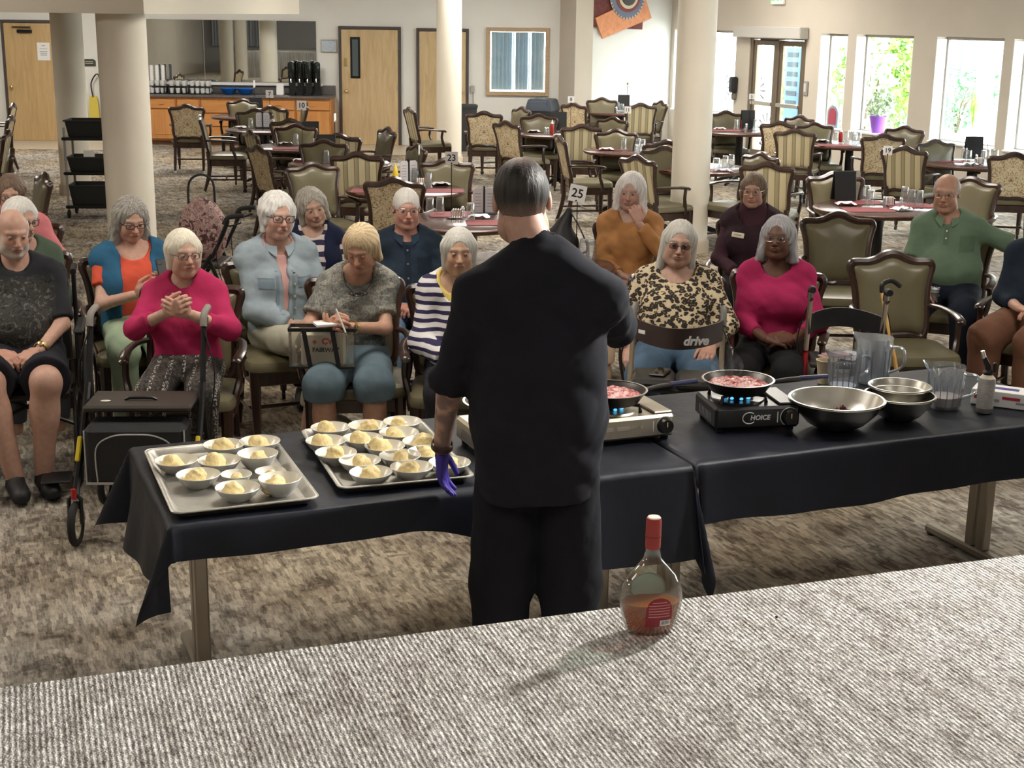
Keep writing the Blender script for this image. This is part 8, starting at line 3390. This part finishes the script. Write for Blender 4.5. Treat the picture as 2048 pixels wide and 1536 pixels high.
def wrist_band(info, i, mat, name, label, cat, t_=.90, r=.030, w_=.016, face=None):
    S_, E_, W_ = info['arms'][i]
    c_ = E_ + (W_ - E_) * t_
    dr = Vector([float(v) for v in (W_ - E_)]).normalized()
    e = thing(name, label, cat, at_person(info, c_), info['rz'])
    qd = dr.to_track_quat('Z', 'Y').to_euler()
    MB().lathe([(r, -w_ / 2), (r + .003, -w_ / 2), (r + .003, w_ / 2), (r, w_ / 2)], 24, cap=False).build('band', mat, e, None, qd)
    if face:
        MB().lathe([(.014, 0), (.014, .006), (.011, .0075), (0, .0078)], 16).build('dial', face, e, tuple(Vector((0, -.6, .8)).normalized() * (r)), (R(40), 0, 0))
    return e


wrist_band(WHEEL, 1, BRASS, 'wristwatch', 'gold wristwatch on the person in the wheelchair', 'watch', .9, .034, .018, BRASS)
wrist_band(WRITER, 1, BRASS, 'bracelet', 'gold chain bracelet on the person writing', 'bracelet', .9, .030, .014)
wrist_band(CHEF, 1, M('brown_leather', (.06, .025, .02), .5), 'bracelet', 'dark bracelet above the purple glove of the chef', 'bracelet', .93, .033, .018)
# chunky necklace
nbp = WRITER['nb']
e = thing('necklace', 'chunky grey link necklace on the person writing', 'necklace', at_person(WRITER, (0, 0, 0)), WRITER['rz'])
cz = nbp[2] - .085
ch = MB()
ch.tube(smooth_path([(nbp[0] - .072, .03, nbp[2] + .015), (nbp[0] - .062, -.075, nbp[2] - .04), (nbp[0], -.118, cz), (nbp[0] + .062, -.075, nbp[2] - .04), (nbp[0] + .072, .03, nbp[2] + .015)], 6), .0025, 6)
ch.build('cord', BLACKP, e)
for k in range(5):
    mb = MB()
    x = nbp[0] + (k - 2) * .017
    z = cz + .0016 * (k - 2) ** 2
    mb.tube([(x + .010 * math.cos(t_), -.124 + .004 * math.sin(t_ * 2 + k), z + .008 * math.sin(t_)) for t_ in [2 * math.pi * i / 12 for i in range(12)]], .0035, 6, closed=True)
    mb.build('link', M('necklace_grey', (.10, .095, .10), .25, metal=.5), e)
# drink in the hand of the man in green
a_, k_ = hand_mid(POLO, 0)
q = at_person(POLO, k_ + A((.035, -.005, -.03)))
e = thing('plastic_cup', 'small clear cup in the hand of the person in green', 'cup', q, 0)
MB().lathe([(.022, 0), (.030, .075), (.032, .077), (.029, .076), (.021, .004), (0, .004)], 20, cap=False).build('cup_wall', TUMG, e)
MB().lathe([(0, .05), (.027, .05), (.027, .068), (.0, .072)], 16, cap=False).build('napkin_fill', PAPER, e)

# black bag beside the number 25 card
p = G(1160, 503, TZ)
c = TPOS['25']
v = Vector((p.x - c.x, p.y - c.y))
if v.length > .36:
    v *= .36 / v.length
e = thing('shoulder_bag', 'black peaked shoulder bag standing beside the card reading twenty-five', 'bag', (c.x + v.x, c.y + v.y, TZ + .001), R(-10))
pf = lambda Q: smax(smin(rcone(Q, A((-.02, 0, .07)), A((.05, 0, .30)), .105, .022), ellip(Q, A((0, 0, .08)), (.125, .09, .12)), .03) + .003 * np.sin(Q[:, 0] * 45 + Q[:, 2] * 25), -Q[:, 2], .01)
np_mesh('bag_body', [surface(pf, (-.17, -.13, -.01), (.17, .13, .36), .011)], M('black_nylon_bag', (.014, .014, .016), .5, bump=.2, bscale=14), e)
MB().tube(smooth_path([(.05, -.01, .31), (.12, -.01, .20), (.18, -.02, .06), (.13, -.04, .03), (.07, -.08, .04)], 5), .010, 6, flat=(1.6, .5)).build('strap', STR, e)
MB().box((-.04, -.093, .13), (.012, .006, .03), .002).build('zip_pull', STEEL, e)

# ------------------------------------------------------------------ far away: cart, bins, counter things
p = G(190, 432, 0)
e = thing('bus_cart', 'grey and black bus cart with dish tubs between the columns', 'cart', (p.x, p.y, 0), R(5))
for sx in (-1, 1):
    for sy in (-1, 1):
        po = MB().tube([(sx * .24, sy * .2, .10), (sx * .24, sy * .2, 1.0)], .014, 8).build('post', M('cart_grey', (.32, .31, .30), .5), e)
        wheel(e, (sx * .24, sy * .2, .05), .05, .028, BLACKP, 'caster', 3)
for z in (.13, .50, .88):
    MB().box((0, 0, z), (.54, .46, .035), .012).build('shelf', BLACKP, e)
for z, hz in ((.15, .22), (.52, .16), (.90, .18)):
    t_ = MB()
    ring_ = lambda a, b, z_: [(a, b, z_), (-a, b, z_), (-a, -b, z_), (a, -b, z_)]
    t_.ring_loft([ring_(.20, .16, z), ring_(.23, .19, z + hz), ring_(.245, .205, z + hz), ring_(.245, .205, z + hz - .015), ring_(.225, .185, z + hz - .015), ring_(.195, .155, z + .012)], True, True)
    t_.build('dish_tub', M('tub_black', (.02, .022, .022), .45), e)
MB().box((.02, -.215, .72), (.12, .004, .07)).build('tag_card', PAPER, e)
p = GY(183, 240, BACK_Y - .25)
e = thing('wet_floor_sign', 'yellow caution sign hanging by the far door', 'sign', (p.x, BACK_Y - .05, p.z), 0)
YEL = M('caution_yellow', (.72, .58, .10), .5)
for sy in (-1, 1):
    pts = [(-.09, 0), (.09, 0), (.07, .36), (.05, .40), (-.05, .40), (-.07, .36)]
    bb = MB()
    bb.add([(x, sy * .012 - .006, z) for x, z in pts] + [(x, sy * .012 + .006, z) for x, z in pts], [tuple(range(6)), tuple(range(11, 5, -1))] + [(i, i + 6, (i + 1) % 6 + 6, (i + 1) % 6) for i in range(6)])
    bb.build('panel', YEL, e, smooth=False)
MB().tube(smooth_path([(.0, -.02, .38), (-.02, -.02, .62), (.10, -.02, .78), (.16, -.02, .50), (.14, -.02, .1)], 5), .012, 6).build('hose', BLACKP, e)
p = GY(1085, 230, 24.85)
zt = GY(1085, 197, 24.85).z
e = thing('waste_bin', 'black waste bin with a lid beside the blinds window', 'bin', (p.x, 24.85, 0), R(-20))
ring_ = lambda a, z_: [(a, a, z_), (-a, a, z_), (-a, -a, z_), (a, -a, z_)]
MB().ring_loft([ring_(.17, 0), ring_(.22, zt - .22), ring_(.225, zt - .20)]).build('bin_body', M('bin_black', (.03, .032, .035), .5), e)
MB().ring_loft([ring_(.235, zt - .20), ring_(.235, zt - .16), ring_(.20, zt - .02), ring_(.17, zt)]).build('lid', M('bin_slate', (.07, .085, .11), .45), e)
MB().box((0, -.228, zt - .10), (.30, .01, .13), .004, rot=Euler((R(14), 0, 0))).build('flap', M('bin_flap', (.12, .15, .20), .4), e)
p = GY(937, 238, 24.4)
zt = GY(937, 209, 24.4).z
e = thing('waste_bin', 'narrow black bin just right of the slim column', 'bin', (p.x, 24.5, 0), 0)
MB().ring_loft([ring_(.12, 0), ring_(.14, zt - .06)]).build('bin_body', M('bin_black', (.03, .032, .035), .5), e)
MB().ring_loft([ring_(.15, zt - .06), ring_(.15, zt - .02), ring_(.11, zt)]).build('lid', M('bin_black', (.03, .032, .035), .5), e)

WCUP = M('white_cup', (.84, .84, .83), .4)


def b_cup(e):
    MB().lathe([(.028, 0), (.030, .004), (.040, .085), (.041, .087), (.037, .086), (.026, .008), (0, .008)], 14, cap=False).build('cup_wall', WCUP, e)
    MB().tube(smooth_path([(.036, 0, .068), (.058, 0, .06), (.056, 0, .03), (.033, 0, .024)], 3), .004, 5).build('handle', WCUP, e)


def b_stack(e):
    for k in range(5):
        MB().lathe([(.034, .05 * k), (.036, .05 * k + .002), (.028, .05 * k + .055), (0, .05 * k + .055)], 12, cap=False).build('cup', WCUP, e)


CUP = proto('coffee_mug', 'mug', b_cup)
STK = proto('cup_tower', 'cups', b_stack)
CYT = BACK_Y - .30
for k, (xa, xb, lab) in enumerate(((300, 334, 'the rack by the column'), (338, 378, 'the middle rack'), (380, 424, 'the rack beside the blue bowls'))):
    a3, b3 = GY(xa, 185, CYT), GY(xb, 185, CYT)
    wd = b3.x - a3.x - .02
    e = thing('cup_rack', 'black wire rack of cups, ' + lab, 'rack', ((a3.x + b3.x) / 2, CYT, CTOP))
    for z in (.01, .13):
        MB().box((0, 0, z), (wd, .26, .012), .003).build('shelf', BLACKM, e)
    for sx in (-1, 1):
        for sy in (-1, 1):
            MB().box((sx * (wd / 2 - .008), sy * .12, .07), (.012, .012, .13)).build('post', BLACKM, e)
    n_ = max(3, int(wd / .088))
    for lev, z in ((0, .0165), (1, .1365)):
        for row, dy in enumerate((-.07, .06)):
            for i in range(n_):
                x = -wd / 2 + (i + .5) * wd / n_
                place(CUP, USED, ((a3.x + b3.x) / 2 + x, CYT + dy, CTOP + z), RNG.uniform(0, 6), 'white mug, %s shelf of %s, %s row, %s' % ('upper' if lev else 'lower', lab, 'rear' if row else 'front', ('leftmost', 'second from left', 'third from left', 'fourth from left', 'fifth from left')[i]), 'mugs on ' + lab)
for k, x in enumerate((303, 314, 326)):
    q = GY(x, 172, CYT - .05)
    place(STK, USED, (q.x, CYT - .0, CTOP + .136 + .09), 0, 'tower of white paper cups on the rack by the column, %s' % ('tallest beside the column', 'middle', 'inner')[k], 'paper cup towers')
for k, x in enumerate((458, 491)):
    q = GY(x, 190, CYT)
    e = thing('blue_bowl', 'bright blue bowl on the counter, %s' % ('nearer the cup racks' if k == 0 else 'nearer the coffee dispensers'), 'bowl', (q.x, CYT, CTOP))
    MB().lathe([(.07, 0), (.09, .01), (.15, .10), (.155, .104), (.145, .10), (.085, .016), (0, .014)], 28, cap=False).build('bowl_wall', M('bright_blue', (.01, .13, .52), .4), e)
    MB().tube([(.152 * math.cos(t_), .152 * math.sin(t_), .103) for t_ in [2 * math.pi * i / 28 for i in range(28)]], .005, 5, closed=True).build('rim', M('bright_blue', (.01, .13, .52), .4), e)
for k, x in enumerate((584, 600, 617, 633)):
    q = GY(x, 190, CYT)
    e = thing('coffee_dispenser', 'tall black coffee dispenser on the counter, %s' % ('first from the mirror middle', 'second in the row', 'third in the row', 'last, beside the framed print')[k], 'dispenser', (q.x, CYT + (.04 if k % 2 else -.03), CTOP), 0, 'coffee dispensers')
    MB().box((0, .03, .02), (.13, .22, .04), .008).build('base', BLACKP, e)
    MB().box((0, .09, .16), (.11, .06, .28), .01).build('column', BLACKP, e)
    MB().lathe([(.05, .28), (.064, .30), (.066, .52), (.06, .55), (.03, .57), (0, .572)], 20, (0, .03, 0), cap=False).build('tank', M('tank_dark', (.02, .025, .025), .15, metal=.3), e)
    MB().tube([(0, -.03, .30), (0, -.055, .27), (0, -.055, .22)], .012, 8).build('spout', CHROME, e)
    MB().box((0, -.07, .34), (.03, .02, .07), .005).build('handle', BLACKP, e)
q = GY(561, 190, CYT)
e = thing('counter_card', 'white tented card on the counter', 'card', (q.x, CYT - .05, CTOP))
MB().box((0, 0, .10), (.12, .004, .19), 0, rot=Euler((R(-12), 0, 0))).build('front_leaf', PAPER, e)
MB().box((0, .075, .10), (.12, .004, .19), 0, rot=Euler((R(12), 0, 0))).build('rear_leaf', PAPER, e)
